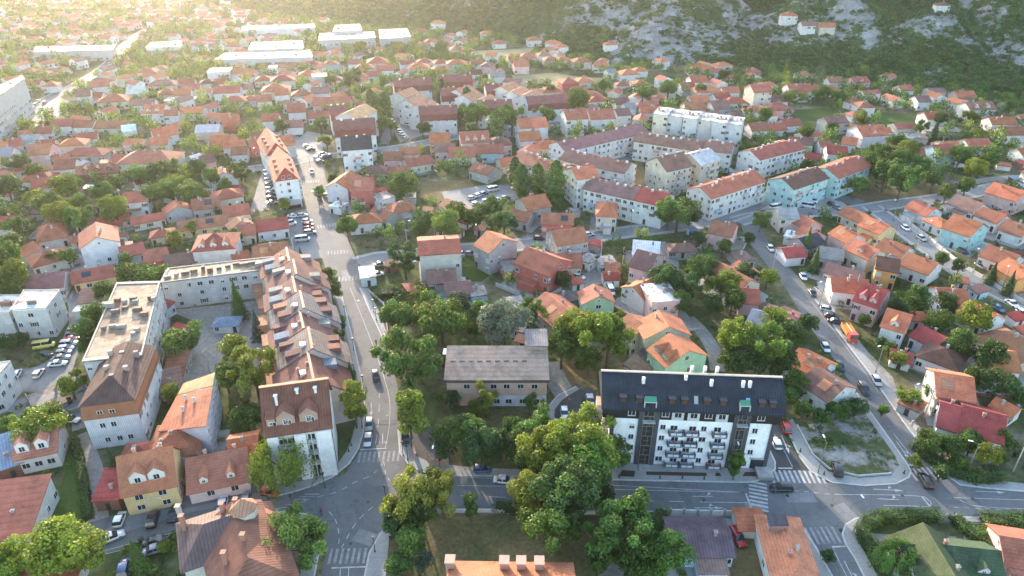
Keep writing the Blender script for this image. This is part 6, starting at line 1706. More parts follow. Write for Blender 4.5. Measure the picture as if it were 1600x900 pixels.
CARTAB = '''187 811 8 -20 w h|174 839 20 -8 w s|239 811 6 -20 k u|271 802 5 -20 k s|243 845 20 -5 k s|243 858 20 -6 g s|194 888 4 -20 b u|348 785 4 -20 w s|384 779 4 -20 g h|420 769 20 4 R h
587 587 3 20 k h|577 663 -2 20 s h|575 687 -3 20 w h|633 682 3 20 k u|754 733 20 -1 b h|788 750 20 2 w s|882 645 3 20 w h|922 625 2 20 w s|1221 763 -20 0 k u|1213 692 -6 -15 w h|1228 667 -5 -15 R u|1308 733 -4 -15 k u|1446 751 -8 -14 k u
1350 608 8 14 k u|1370 595 8 14 s h|1290 543 8 14 w h|1293 483 14 3 w h|1300 494 14 2 k h|1306 502 14 2 k s|1312 572 8 14 k h|1152 839 10 16 R u
117 516 20 -2 s h|115 523 20 -2 b h|112 530 20 -2 R s|108 537 20 -2 s u|103 544 20 -2 w h|99 551 20 -2 g h|95 559 20 -2 g s|90 568 20 -2 w s|69 540 20 -3 y v|69 554 20 1 k s|26 584 10 -20 w h|60 583 10 -14 w h|110 655 20 2 w s|3 662 10 -20 R h
480 345 20 -2 w h|482 351 20 -2 R h|482 357 20 -2 k h|484 363 20 -2 g u|458 337 20 0 w s|472 336 20 -3 s h|452 350 20 -4 w v|425 367 20 -4 w h|499 309 2 12 k h|487 268 2 12 w h|510 306 8 4 g h|594 413 20 -3 g s|590 428 20 -3 w h|473 374 20 -2 s v
418 268 20 -2 w h|419 274 20 -2 w h|420 281 20 -2 s h|421 288 20 -2 g h|422 295 20 -2 w h|423 302 20 -2 b h|424 309 20 -2 k h|425 316 20 -2 g s|480 228 20 -3 w h|486 233 20 -3 k h|505 240 20 -3 b h|496 246 20 -2 w h|512 246 20 -3 b v|500 252 20 -3 g h
613 189 20 6 w h|615 193 20 6 s h|618 197 20 6 w h|621 201 20 6 w h|624 205 20 6 w h|627 209 20 6 w h|630 213 20 6 s h|634 190 20 6 g h|637 194 20 6 w h
790 204 6 10 w h|798 203 6 10 g h|806 203 6 10 w h|814 202 6 10 s h|822 201 6 10 w h|830 201 6 10 b h|838 200 6 10 w h|846 200 6 10 k h|854 199 6 10 w h|862 199 6 10 s h
987 243 10 8 s h|993 244 10 8 w h|999 245 10 8 k h|1005 246 10 8 w h|980 241 10 8 g h|1070 298 20 -2 w h|1130 265 10 8 w h|1138 262 10 8 s h
738 309 20 -6 s h|748 305 20 -6 w h|756 302 20 -6 b h|771 296 20 -4 w v|744 318 20 -4 w h|760 314 20 -4 g h|778 312 20 -4 s h|790 309 20 -4 k h
1267 314 20 3 w v|1263 322 20 3 w v|1300 319 16 8 k h|1308 324 16 8 g h|1284 306 16 6 g h|1192 293 20 -6 y h|1182 296 20 -6 s h|1212 324 20 -4 w v|1225 321 20 -2 w v|1172 318 20 -8 k h|1218 318 14 2 w s
1415 356 10 8 w h|1582 474 12 8 w s|1598 489 12 8 w h|1560 482 12 8 b h|1440 372 12 8 s h|1505 392 12 8 k h|1532 415 12 8 g h|920 366 20 -3 s h|954 454 6 14 w v|896 436 12 6 R h|905 432 14 3 w h|852 358 20 5 s h|842 372 20 1 k h
1204 388 10 14 w h|1385 440 14 3 g h|330 176 20 3 w h|162 178 10 -8 w h|60 158 14 -9 w h|56 163 14 -9 s h|52 168 14 -9 w h|70 160 14 -9 g h|64 170 14 -9 w h|190 84 8 -10 w h|172 100 8 -10 w h|150 122 10 -9 g h
1270 458 8 14 k h|1255 432 8 14 w h|722 396 20 0 w h|735 396 20 -1 g h|745 404 8 10 g h|630 318 20 -2 w h'''
for it in CARTAB.replace('\n', '|').split('|'):
    a = it.split(); car(*(float(t) for t in a[:4]), a[4], a[5])
for me in SMOOTH:
    me.polygons.foreach_set('use_smooth', np.ones(len(me.polygons), bool))
# orange truck with a red cab, parked along the diagonal street
def truck():
    A = G0(1326, 527); B = G0(1332, 537); rz = math.atan2(B[1]-A[1], B[0]-A[0])
    r = empty('truck', (*A, .03), rz)
    MB().box(-4, -1.15, .9, 1.3, 1.15, 1.1).build('chassis', M['dark'], r)
    b = MB(); b.box(-4, -1.2, 1.103, 1.2, 1.2, 1.3); b.box(-4, -1.2, 1.3, 1.2, -1.1, 2.3); b.box(-4, 1.1, 1.3, 1.2, 1.2, 2.3); b.box(-4, -1.1, 1.3, -3.9, 1.1, 2.3); b.box(1.1, -1.1, 1.3, 1.2, 1.1, 2.4); b.box(-3.8, -1.05, 1.31, 1.05, 1.05, 2.1)
    b.build('cargo_bed', M['plain'], r, color=(.60, .22, .04))
    cab = loft([[(1.35, -1.15, .7), (1.35, 1.15, .7), (1.35, 1.05, 2.8), (1.35, -1.05, 2.8)], [(3.0, -1.15, .6), (3.0, 1.15, .6), (3.0, 1.05, 2.75), (3.0, -1.05, 2.75)], [(3.5, -1.1, .6), (3.5, 1.1, .6), (3.35, .95, 1.6), (3.35, -.95, 1.6)]]).build('cab', M['paint'], r, color=(.5, .07, .05))
    MB().poly([(3.42, -.95, 1.65), (3.42, .95, 1.65), (3.06, .92, 2.6), (3.06, -.92, 2.6)]).build('windscreen', M['glass'], cab)
    for x in (-3, -1.9, 2.4):
        for y in (-1, 1): MB().tube((x, y-.15, .5), (x, y+.15, .5), .5, n=14).build('wheel', M['tyre'], r)
    MB().tube((-3.6, 0, 2.3), (1.0, .1, 2.5), .08).build('crane_arm', M['pole'], r)
    reg(r, '', 'truck', None, (*A, 2), 'orange tipper truck with red cab parked beside the diagonal street'); occ_rect(*A, rz, 9, 4)
truck()
# ------------------------------------------------------------------ street lamps and poles
lp = MB().tube((0, 0, 0), (0, 0, 8.2), .11, .07, 8).tube((0, 0, 8.15), (1.5, 0, 8.55), .05, .045, 6); lp.box(-.16, -.16, 0, .16, .16, .5)
LAMP = lp.mesh('street_lamp', [M['pole']])
LHEAD = MB().box(1.2, -.16, 8.48, 2.1, .16, 8.62).mesh('lamp_head', [M['frame']])
sp = MB().tube((0, 0, 0), (0, 0, 3.6), .08, .06, 8).box(-.14, -.14, 0, .14, .14, .3); SLAMP = sp.mesh('small_lamp', [M['dark']])
SHEAD = MB().frustum([(-.14, -.14), (.14, -.14), (.14, .14), (-.14, .14)], 3.6, [(-.26, -.26), (.26, -.26), (.26, .26), (-.26, .26)], 4.1).mesh('lantern', [M['dark']])
def lamp(px, py, rz=0, small=False):
    x, y = G0(px, py, .1)
    r = empty('street_lamp', (x, y, .1), R(rz))
    put('pole', SLAMP if small else LAMP, r); put('lamp_head' if not small else 'lantern', SHEAD if small else LHEAD, r)
    reg(r, 'short dark lantern post' if small else 'tall grey street lamp', 'street lamp', 'street lamps', (x, y, 4))
for p in ((508, 762), (586, 862), (458, 797), (566, 668), (540, 497), (553, 548), (568, 607), (558, 640), (588, 500), (584, 487), (630, 712), (637, 718), (688, 740), (425, 800), (603, 781)): lamp(*p, 0, True)
for x, y, a in ((1368, 582, 200), (1280, 478, 200), (1425, 642, 210), (1278, 738, 90), (1338, 836, 100), (1140, 732, -90), (681, 738, -90), (1395, 345, 200), (1448, 378, 210), (1520, 424, 210), (1565, 452, 210), (1296, 297, 200), (985, 360, -90), (745, 383, -90), (500, 330, 200), (486, 270, 180), (635, 380, 0), (1470, 268, 200), (1210, 318, 20), (1510, 740, 160), (400, 262, 90)): lamp(x, y, a)
up = MB().tube((0, 0, 0), (0, 0, 9), .16, .11, 8, 0).box(-1.0, -.06, 8.3, 1.0, .06, 8.45, 0)
UP = up.mesh('utility_pole', [M['concrete']]); INS = MB().box(-.9, -.05, 8.45, -.8, .05, 8.7).box(.8, -.05, 8.45, .9, .05, 8.7).box(-.05, -.05, 9, .05, .05, 9.25).mesh('insulator', [M['dark']])
for px, py in ((1442, 656), (1582, 738), (1424, 412), (1332, 470), (1206, 428), (938, 412), (637, 395), (713, 425), (462, 410), (1012, 325), (330, 590), (155, 690), (1466, 245)):
    x, y = G0(px, py); r = empty('utility_pole', (x, y, 0), R(random.uniform(0, 180))); put('pole', UP, r); put('insulator', INS, r); reg(r, 'concrete utility pole with crossarm', 'utility pole', 'utility poles', (x, y, 4))
# bollards
BOL = MB().tube((0, 0, 0), (0, 0, .9), .12, .10, 8).box(-.18, -.18, 0, .18, .18, .12).mesh('bollard', [M['dark']])
for px, py in ((1031, 748), (1066, 748), (1100, 749), (545, 706), (549, 697), (546, 690), (967, 746), (1235, 690), (1250, 706), (1287, 742), (1412, 740), (1480, 742)):
    x, y = G0(px, py); o = put('bollard', BOL, None, (x, y, .12)); reg(o, 'short dark bollard on the pavement', 'bollard', 'bollards', (x, y, .5))
# ------------------------------------------------------------------ people
def person(px, py, rz, hgt, shirt, trousers, lab, pose='walk', prop=None):
    x, y = G0(px, py, 0); root = empty('person', (x, y, prop or .06), rz); S = hgt/1.75
    J = dict(pel=(0, 0, .95), chest=(0, 0, 1.32), neck=(0, 0, 1.50), head=(.02, 0, 1.64), top=(.01, 0, 1.74), ls=(0, .19, 1.42), le=(.02, .25, 1.14), lh=(.12, .26, .90), rs=(0, -.19, 1.42), re=(-.04, -.25, 1.14), rh=(.06, -.27, .90),
             lk=(.12, .10, .50), lf=(.05, .10, .06), lt=(.2, .10, .03), rk=(.0, -.10, .50), rf=(-.22, -.10, .10), rt=(-.08, -.10, .03))
    if pose == 'ride':
        J.update(pel=(-.1, 0, .85), chest=(.05, 0, 1.2), neck=(.12, 0, 1.38), head=(.17, 0, 1.52), top=(.17, 0, 1.63), ls=(.1, .2, 1.3), le=(.33, .27, 1.08), lh=(.55, .27, 1.05), rs=(.1, -.2, 1.3), re=(.33, -.27, 1.08), rh=(.55, -.27, 1.05), lk=(.3, .2, .72), lf=(.12, .2, .32), lt=(.28, .2, .29), rk=(.3, -.2, .72), rf=(.12, -.2, .32), rt=(.28, -.2, .29))
    rad = dict(pel=.15, chest=.16, neck=.06, head=.10, top=.08, ls=.075, le=.05, lh=.04, rs=.075, re=.05, rh=.04, lk=.075, lf=.05, lt=.04, rk=.075, rf=.05, rt=.04)
    E = [('pel', 'chest'), ('chest', 'neck'), ('neck', 'head'), ('head', 'top'), ('chest', 'ls'), ('ls', 'le'), ('le', 'lh'), ('chest', 'rs'), ('rs', 're'), ('re', 'rh'), ('pel', 'lk'), ('lk', 'lf'), ('lf', 'lt'), ('pel', 'rk'), ('rk', 'rf'), ('rf', 'rt')]
    K = list(J); me = bpy.data.meshes.new('body'); me.from_pydata([tuple(c*S for c in J[k]) for k in K], [(K.index(a), K.index(b)) for a, b in E], [])
    o = put('body', me, root); sk = o.modifiers.new('skin', 'SKIN')
    for i, k in enumerate(K): me.skin_vertices[0].data[i].radius = (rad[k]*S,)*2
    me.skin_vertices[0].data[0].use_root = True
    o.modifiers.new('sub', 'SUBSURF').levels = 1; o.modifiers['sub'].render_levels = 1
    bpy.context.view_layer.update()
    ev = o.evaluated_get(bpy.context.evaluated_depsgraph_get()); nm = bpy.data.meshes.new_from_object(ev); o.modifiers.clear(); o.data = nm
    nm.materials.clear()
    for m in (simple('skin', (.45, .28, .2), .6), simple('shirt', shirt, .8), simple('trousers', trousers, .8), simple('hair', (.03, .02, .015), .7)): nm.materials.append(m)
    for p in nm.polygons:
        z = p.center.z/S; yy = abs(p.center.y)/S; hd = z > (1.52 if pose == 'walk' else 1.40)
        p.material_index = (3 if (z > 1.68 if pose == 'walk' else z > 1.56) else 0) if hd else (2 if z < .93 and yy < .235 else (0 if z < 1.06 and yy > .22 and pose == 'walk' else 1)); p.use_smooth = True
    reg(root, '', 'person', None, (x, y, 1), lab); return root
person(588, 539, R(-100), 1.75, (.06, .06, .07), (.05, .05, .06), 'person in dark clothes walking along the avenue')
mx, my = G0(502, 801)
def motorbike():
    r = empty('motorcycle', (mx, my, .07), R(-70))
    for x in (-.62, .66): MB().tube((x, -.06, .31), (x, .06, .31), .31, n=16).build('wheel', M['tyre'], r)
    loft([ringx(-.75, .14, .55, .80, .05), ringx(-.2, .18, .42, .82, .05), ringx(.25, .17, .35, .92, .05), ringx(.5, .10, .55, .90, .04)]).build('body', M['paint'], r, color=(.12, .02, .03))
    MB().tube((.66, 0, .31), (.45, 0, 1.0), .05).build('fork', M['pole'], r); MB().tube((.45, -.33, 1.02), (.45, .33, 1.02), .025).build('handlebar', M['dark'], r)
    reg(r, '', 'motorcycle', None, (mx, my, .6), 'small dark red motorcycle being ridden across the crossing')
motorbike()
person(502, 801, R(-70), 1.7, (.28, .06, .12), (.06, .07, .12), 'person in dark red top riding a motorcycle', 'ride', .07).location = (mx, my, .07)
# ------------------------------------------------------------------ foliage meshes
def leaf_quads(C, Nrm, size, rs):
    n = len(C); a = rs.normal(size=(n, 3)); u = np.cross(Nrm, a); u /= np.linalg.norm(u, axis=1)[:, None]+1e-9
    v = np.cross(Nrm, u); v /= np.linalg.norm(v, axis=1)[:, None]+1e-9
    s = (size*rs.uniform(.6, 1.3, n))[:, None]; w = s*rs.uniform(.55, .9, n)[:, None]
    return np.stack([C-u*s, C-v*w, C+u*s, C+v*w], 1)
def quads_mesh(name, Q, tint, m):
    n = len(Q); me = bpy.data.meshes.new(name); me.vertices.add(4*n); me.vertices.foreach_set('co', Q.reshape(-1).astype(np.float32))
    me.loops.add(4*n); me.loops.foreach_set('vertex_index', np.arange(4*n, dtype=np.int32)); me.polygons.add(n)
    me.polygons.foreach_set('loop_start', np.arange(0, 4*n, 4, dtype=np.int32)); me.polygons.foreach_set('loop_total', np.full(n, 4, np.int32))
    at = me.attributes.new('tint', 'FLOAT_COLOR', 'POINT'); c = np.repeat(np.column_stack([tint, np.ones(n)]), 4, 0); at.data.foreach_set('color', c.reshape(-1).astype(np.float32))
    me.materials.append(m); me.update(calc_edges=True); me.validate(); return me
def crown_arrays(kind_, R_, Ht, n, leaf, seed):
    rs = np.random.default_rng(seed)
    if kind_ in ('round', 'tall', 'wide'):
        k = 24 if kind_ != 'tall' else 18
        rr = dict(round=(1, 1), tall=(.8, 1.25), wide=(1.1, .8))[kind_]
        B = []
        for i in range(k):
            th = rs.uniform(0, 2*math.pi); ph = rs.uniform(-.75, 1.0); r = rs.uniform(.45, .82)
            B.append((r*R_*rr[0]*math.cos(th)*math.sqrt(max(.05, 1-ph*ph*.8)), r*R_*rr[0]*math.sin(th)*math.sqrt(max(.05, 1-ph*ph*.8)), ph*Ht*.30*rr[1], R_*rs.uniform(.20, .40)))
        B.append((0, 0, 0, R_*.5)); B = np.array(B); w = B[:, 3]**2; idx = rs.choice(len(B), n, p=w/w.sum())
        d = rs.normal(size=(n, 3)); d /= np.linalg.norm(d, axis=1)[:, None]; rad = B[idx, 3]*rs.uniform(.72, 1.06, n)
        C = B[idx, :3]+d*rad[:, None]*np.array((1, 1, .85)); N = d+rs.normal(size=(n, 3))*.7
        C[:, 2] += Ht*.62; ct = rs.uniform(.62, 1.35, len(B))[idx]
    elif kind_ == 'cone':
        t = rs.uniform(0, 1, n)**.75; t = 1-t; th = rs.uniform(0, 2*math.pi, n); lay = np.floor(t*9)/9+.11*rs.uniform(0, 1, n)**2
        arm = .55+.45*np.abs(np.sin(th*3.5+np.floor(t*9)*1.7))
        r = R_*(1-lay)*arm*rs.uniform(.55, 1.05, n)
        C = np.stack([r*np.cos(th), r*np.sin(th), Ht*(.08+.92*lay)-r*.25], 1); N = np.stack([np.cos(th), np.sin(th), np.full(n, .9)], 1)+rs.normal(size=(n, 3))*.4; ct = .8+.4*rs.uniform(0, 1, n)
    elif kind_ == 'poplar':
        t = rs.uniform(0, 1, n); th = rs.uniform(0, 2*math.pi, n); lump = 1+.25*np.sin(th*3+t*14)+.15*np.sin(t*31+th)
        r = R_*np.sin(np.clip(t*.93+.07, 0, 1)*math.pi)**.6*lump*rs.uniform(.7, 1.05, n)
        C = np.stack([r*np.cos(th), r*np.sin(th), Ht*(.1+.9*t)], 1); N = np.stack([np.cos(th), np.sin(th), np.full(n, .4)], 1)+rs.normal(size=(n, 3))*.5; ct = .85+.3*(np.sin(t*17+th*2)*.5+.5)
    elif kind_ == 'weep':
        k = 60; th = rs.uniform(0, 2*math.pi, k); r0 = R_*rs.uniform(.25, 1, k)**.7; ht = Ht*(.95-.28*(r0/R_)**2)
        idx = rs.integers(0, k, n); t = rs.uniform(0, 1, n); dr = rs.uniform(.35, .75, k)[idx]
        C = np.stack([(r0[idx]+t*.3)*np.cos(th[idx]), (r0[idx]+t*.3)*np.sin(th[idx]), ht[idx]-t*Ht*dr*.75], 1)+rs.normal(size=(n, 3))*R_*.07
        N = np.stack([np.cos(th[idx]), np.sin(th[idx]), .3+0*t], 1)+rs.normal(size=(n, 3))*.5; ct = rs.uniform(.8, 1.25, k)[idx]
    elif kind_ in ('open', 'openL'):
        k = 11 if kind_ == 'open' else 26; B = np.stack([rs.normal(0, R_*.45, k), rs.normal(0, R_*.45, k), Ht*rs.uniform(.45, .95, k), R_*(rs.uniform(.25, .42, k) if kind_ == 'open' else rs.uniform(.16, .34, k))], 1)
        idx = rs.integers(0, k, n); d = rs.normal(size=(n, 3)); d /= np.linalg.norm(d, axis=1)[:, None]
        C = B[idx, :3]+d*(B[idx, 3]*rs.uniform(.4, 1.1, n))[:, None]; N = d+rs.normal(size=(n, 3))*.7; ct = rs.uniform(.75, 1.3, k)[idx]
    N /= np.linalg.norm(N, axis=1)[:, None]+1e-9
    Q = leaf_quads(C, N, np.full(n, leaf), rs); j = rs.uniform(.85, 1.15, n)
    tint = np.stack([ct*j*rs.uniform(.9, 1.12, n), ct*j, ct*j*rs.uniform(.85, 1.1, n)], 1)
    return Q, tint
def trunk_mesh(R_, Ht, seed):
    rs = random.Random(seed); b = MB(); r = max(.09, R_*.055); h = Ht*.42
    b.tube((0, 0, -.3), (0, 0, h), r*1.3, r*.8, 8)
    for i in range(5):
        a = i*1.257+rs.uniform(-.3, .3); q = R_*rs.uniform(.4, .62)
        b.tube((0, 0, h*rs.uniform(.6, 1)), (q*math.cos(a), q*math.sin(a), Ht*rs.uniform(.58, .78)), r*.6, r*.22, 6)
    b.tube((0, 0, h), (R_*.05, 0, Ht*.85), r*.8, r*.25, 6); return b.mesh('trunk', [M['bark']])
SP = {}
def species(key, kind_, R_, Ht, n, leaf, variants=3):
    SP[key] = [(R_, Ht, quads_mesh('crown', *crown_arrays(kind_, R_, Ht, n, leaf, 100*len(SP)+v), M['leaf']), trunk_mesh(R_, Ht, v)) for v in range(variants)]
species('dL', 'round', 5.5, 11.5, 8500, .235, 4); species('dM', 'round', 3.6, 8, 3800, .215, 4); species('dS', 'round', 2.2, 5, 800, .26, 3)
species('wL', 'wide', 5.2, 9, 7000, .235, 3); species('tM', 'tall', 3.2, 10, 4200, .21, 3); species('c', 'cone', 2.6, 10, 2600, .22, 3); species('p', 'poplar', 2.0, 14, 2400, .28, 2)
species('oL', 'openL', 5.4, 11.5, 8500, .23, 3); species('w', 'weep', 4.6, 9.5, 7000, .17, 2); species('o', 'open', 3.2, 9.5, 3200, .20, 3)
GC = dict(d=(.084, .150, .036), y=(.160, .205, .034), k=(.052, .105, .034), b=(.098, .140, .100), l=(.112, .195, .050), o=(.21, .215, .040))
GN = dict(d='green', y='yellow-green', k='dark green', b='bluish-green', l='light green', o='yellowing')
NT = [0]
def tree(x, y, z, key, Wd, gc, fixed=None, lab=None, zs=1.0):
    if key == 'dL' and random.random() < .4: key = 'oL'
    Rr, Ht, cm_, tm = random.choice(SP[key]); s = Wd/2/Rr
    root = empty('tree', (x, y, z), random.uniform(0, 6.28)); q_ = random.uniform(.88, 1.12); root.scale = (s*q_, s/q_, s*zs*random.uniform(.92, 1.1))
    put('crown', cm_, root, color=vary(GC[gc], .16)); put('trunk', tm, root)
    shape = dict(d='round', w='weeping', t='tall', c='conifer', p='columnar', o='open-crowned')[key[0]] if key != 'wL' else 'spreading'
    sz = '' if key in ('c', 'p') else ('large ' if Wd > 9 else 'small ' if Wd < 4.6 else '')
    reg(root, lab or (f"{sz}{shape} {GN[gc]} tree" if key != 'c' else f"{GN[gc]} conifer tree"), 'tree', 'trees of the town', (x, y, z+Ht*s*.6), fixed)
    i, j = cells(rect_pts(x, y, 0, Wd*.55, Wd*.55)); OCC[i, j] = True
    NT[0] += 1; return root
def tpx(cx, cy, wpx, key, gc, zs=1.0):
    """crown centre and crown width in photo pixels"""
    Rr, Ht = SP[key][0][:2]; z = 3.0
    if key == 'p': zs *= .62
    for _ in range(4):
        x, y = G0(cx, cy, z); f = y*CT-(z-H)*ST; Wd = wpx*f/F; z = Ht*zs*(Wd/2/Rr)*(.6 if key not in ('p', 'c') else .5)
    tree(x, y, 0, key, Wd, gc, zs=zs)
TT = '''640 568 106 dL d|622 500 60 dL d|690 502 84 wL d|662 492 46 dM y|788 508 84 dL b|826 492 48 dL d|952 528 92 dL y|905 518 78 dL y|878 545 58 dM d|920 560 50 dM d|1150 530 70 dL y|1195 545 80 dL d|1222 570 54 dM k|1165 562 60 dM k|1140 560 46 dM d
640 652 64 tM y|724 680 70 dL d|782 692 62 dL k|752 700 70 dL k|700 690 60 dM d|836 662 56 o l|800 672 44 dM d|815 700 60 dM k|840 725 70 dL k
905 688 108 dL y|848 712 88 dL y|918 735 92 dL d|885 775 112 dL k|832 772 76 dL o|868 822 96 dL d|935 775 60 dM k|965 832 96 dL l|992 805 62 tM d|960 705 60 dM d|1040 868 84 dL d|1000 872 74 dM d|940 860 64 tM d|975 870 50 dM d
628 786 86 dL o|690 775 74 dL o|660 805 60 dM k|735 792 34 tM d|645 842 58 dM l|615 815 60 dM k|662 880 36 dM b|625 880 44 dM l|475 842 104 dL l|440 718 92 w y|425 690 40 dM y|102 858 118 dL y|28 880 84 dL y|360 545 54 dM y|396 580 78 dL y|352 590 46 dM d|385 652 54 dM d|284 526 66 wL l|268 616 34 dM y|60 662 86 wL y|178 728 34 c k|212 866 40 c d|400 505 30 c b|370 470 34 c d|240 432 60 dM d|205 432 52 dM d|272 440 40 dM d
150 500 44 tM d|136 530 46 tM d|110 602 40 dM y|178 478 40 dM d|165 455 36 dM d|20 440 60 dM y|12 410 56 dM d|18 465 40 dM d|1150 727 34 tM d|1404 868 66 w l|1293 868 24 dS k|552 630 54 tM y|530 535 30 tM k|541 565 28 c k|549 592 28 c k|516 452 40 dM k|512 432 30 dM d|526 505 30 dM k|632 406 54 dL k|543 355 38 dL d|630 292 46 dL d|697 354 52 dL l|652 358 34 dM d|678 345 36 dM d|760 325 52 dL d|788 348 48 dL k|745 340 40 dM d|712 335 36 dM d
815 285 26 p d|840 282 26 p d|868 288 30 p d|805 270 24 p k|1060 332 66 wL d|1045 332 50 dL l|1078 336 40 dM k|1300 200 20 dM d|1190 345 30 dL d|1172 373 20 dM k|880 440 30 dM k|1040 440 56 dL k|1072 450 50 dL k|1092 424 50 dL d|1128 445 56 dL y|1104 412 40 dM d|1062 475 40 dM d|1110 478 40 dM k|1145 470 40 dM d|1165 425 36 dM k|1200 432 34 dM y|1130 385 30 dM d|1090 372 26 dM k|980 455 26 dM d|975 420 20 dS d
1362 258 46 dL d|1385 272 48 dL d|1410 285 52 dL d|1336 292 34 dL l|1440 260 40 dL d|1460 280 34 dM d|1372 240 40 dL d|1405 250 40 dL d|1345 262 36 dM d|1500 245 40 dL d|1525 262 36 dL y|1545 245 34 dM d|1480 300 30 dM d|1510 290 30 dM d|1420 235 34 dM y|1265 260 30 dM d|1240 275 26 dM d|1275 405 24 c k|1262 380 24 c d|1500 415 24 dM k|1470 405 26 dM d|1552 425 22 c k|1580 440 24 c k|1430 470 44 dM d|1410 485 40 dM k|1525 495 56 dM y|1465 500 48 dM d|1500 540 50 dM d|1545 560 54 dM k|1520 590 44 dM d|1560 600 60 dM k|1590 620 40 dM d|1480 470 40 dM k|1265 508 36 dM k|1232 520 50 dM d|1210 500 50 dM y|1240 600 44 dM d|1255 640 30 dS d|1225 620 36 dM d
1310 640 40 wL d|1340 635 36 wL k|1285 655 34 dM d|1450 690 44 dM d|1485 700 40 dM k|1520 690 44 dM d|1545 712 40 dM y|1500 722 30 dS d|1570 690 36 dM d|1430 720 24 dS y|1405 560 28 dS y|1390 545 24 dS d|1350 500 22 dS d|1378 535 22 dS k|1420 620 34 dS y|1460 612 30 dS d|1100 830 30 dS d|1470 740 26 dS k|1380 640 20 dS d
120 320 40 dL d|95 335 46 dL y|125 345 44 dL d|75 320 44 dL d|160 300 40 dL d|100 290 46 dL y|215 275 40 dL d|185 285 36 dM d|235 270 34 dM k|265 295 40 dL d|300 300 50 dL d|265 265 36 dL d|275 285 36 dM y|330 275 34 dM d|10 290 50 dL k|25 255 34 dL k|55 270 30 dM d|375 270 36 dL k|240 305 40 dL d|180 330 46 dL y|55 310 36 dM y|30 355 40 dL d|20 380 44 dM d|5 340 30 dM d|350 290 30 dM d|310 262 30 dL k
580 165 24 p k|600 170 24 p k|610 195 30 dL d|590 185 22 p d|500 195 26 dL d|510 220 24 dL y|440 195 26 dM d|565 210 18 dM d|745 180 40 dL d|800 185 44 dL d|855 180 34 dL d|718 180 30 dL d|675 185 24 dM d|735 205 30 dM d|775 195 26 p d|660 200 26 dM d|905 155 40 dL d|690 148 22 p k|730 160 20 p k|545 130 30 dL k|515 125 22 dL d|555 115 22 dM d|690 75 24 dL d|620 75 20 dM y|560 75 22 dL y|1045 138 30 dL d|1005 145 26 dL d|945 132 26 dL d|860 140 18 dM d|1170 130 26 dL d|1130 118 20 dL k|1095 140 22 dM d|1195 180 30 dL d|1150 205 26 dM d|1345 185 28 dL y|1310 150 26 dL d|1280 145 30 dL d|1235 150 30 dL d|1470 185 26 dL k|1520 185 28 dL d|1440 200 24 dL d|1460 208 20 c k|1260 205 26 dM d|1580 165 26 dL d|1400 225 30 dM d
470 400 16 c k|446 320 24 dM y|365 372 30 dM d|270 372 30 dM y|500 300 22 dM d|520 280 20 dM k|560 255 20 dM k|330 425 20 dS d|105 400 30 dM d|80 405 24 dM d|195 405 24 dS d|50 440 24 dM d|300 355 22 dM y|340 330 16 dM d'''
for px, py, key, Wd, gc in ((760, 652, 'o', 6.0, 'y'), (746, 655, 'dM', 5.0, 'y'), (828, 650, 'o', 4.6, 'd'), (706, 640, 'dM', 4.5, 'k')):
    x, y = G0(px, py); tree(x, y, 0, key, Wd, gc)
for it in TT.replace('\n', '|').split('|'):
    a = it.split(); tpx(float(a[0]), float(a[1]), float(a[2]), a[3], a[4])
# ------------------------------------------------------------------ hedges, walls, fences
def hedge(px, w, h, lab, gc='d', dens=70):
    P = [G0(*p) for p in px]; C = []; N = []; rs = np.random.default_rng(len(px)*7+int(px[0][0]))
    for a, b in zip(P, P[1:]):
        a, b = np.array(a), np.array(b); L = np.hypot(*(b-a)); t = (b-a)/L; nn = np.array((t[1], -t[0])); n = int(L*dens*(w+2*h)/3)
        u = rs.uniform(-w*.3, L+w*.3, n); f = rs.uniform(0, w+2*h, n)
        v = np.where(f < h, -w/2, np.where(f < h+w, f-h-w/2, w/2)); z = np.where(f < h, f, np.where(f < h+w, h, f-h-w)); bul = rs.normal(0, .12, n)
        nx = np.where(f < h, -1, np.where(f < h+w, 0, 1)); nz = np.where((f >= h) & (f < h+w), 1, .2)
        p = a+t*u[:, None]+nn*(v+nx*bul)[:, None]
        C.append(np.column_stack([p, z+bul*(nz > .5)])); N.append(np.column_stack([nn[0]*nx, nn[1]*nx, nz]))
    C = np.concatenate(C); N = np.concatenate(N)+rs.normal(size=(len(C), 3))*.5; N /= np.linalg.norm(N, axis=1)[:, None]
    o0 = np.array((*P[0], 0)); Q = leaf_quads(C-o0, N, np.full(len(C), .16), rs); k = .85+.25*np.sin(C[:, 0]*.9+C[:, 1]*1.3); k = k*rs.uniform(.8, 1.2, len(C))
    q = quads_mesh('hedge', Q, np.column_stack([k, k, k]), M['leaf'])
    o = put('hedge', q, None, (*P[0], 0), 0, vary(GC[gc], .1)); m = P[len(P)//2]
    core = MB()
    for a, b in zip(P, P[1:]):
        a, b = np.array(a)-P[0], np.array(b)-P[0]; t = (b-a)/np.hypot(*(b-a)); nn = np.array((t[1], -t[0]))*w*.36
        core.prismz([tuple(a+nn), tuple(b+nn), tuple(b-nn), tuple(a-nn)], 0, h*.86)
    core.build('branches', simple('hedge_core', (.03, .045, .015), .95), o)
    reg(o, '', 'hedge', 'hedges', (*m, h), lab)
hedge(pts('1462 812 1420 812 1375 814 1352 822 1344 836 1350 848 1362 862 1378 895'), 2.4, 2.2, 'clipped hedge curving round the garden corner of the green-roofed house', 'l')
hedge(pts('1492 815 1505 830 1530 850'), 2.0, 2.0, 'short clipped hedge beside the driveway of the green-roofed house', 'l')
hedge(pts('1534 818 1568 820'), 3.2, 2.0, 'low square hedge left of the driveway gate by the road', 'l')
hedge(pts('1578 819 1640 822'), 3.2, 2.2, 'square hedge at the right edge beside the road', 'l')
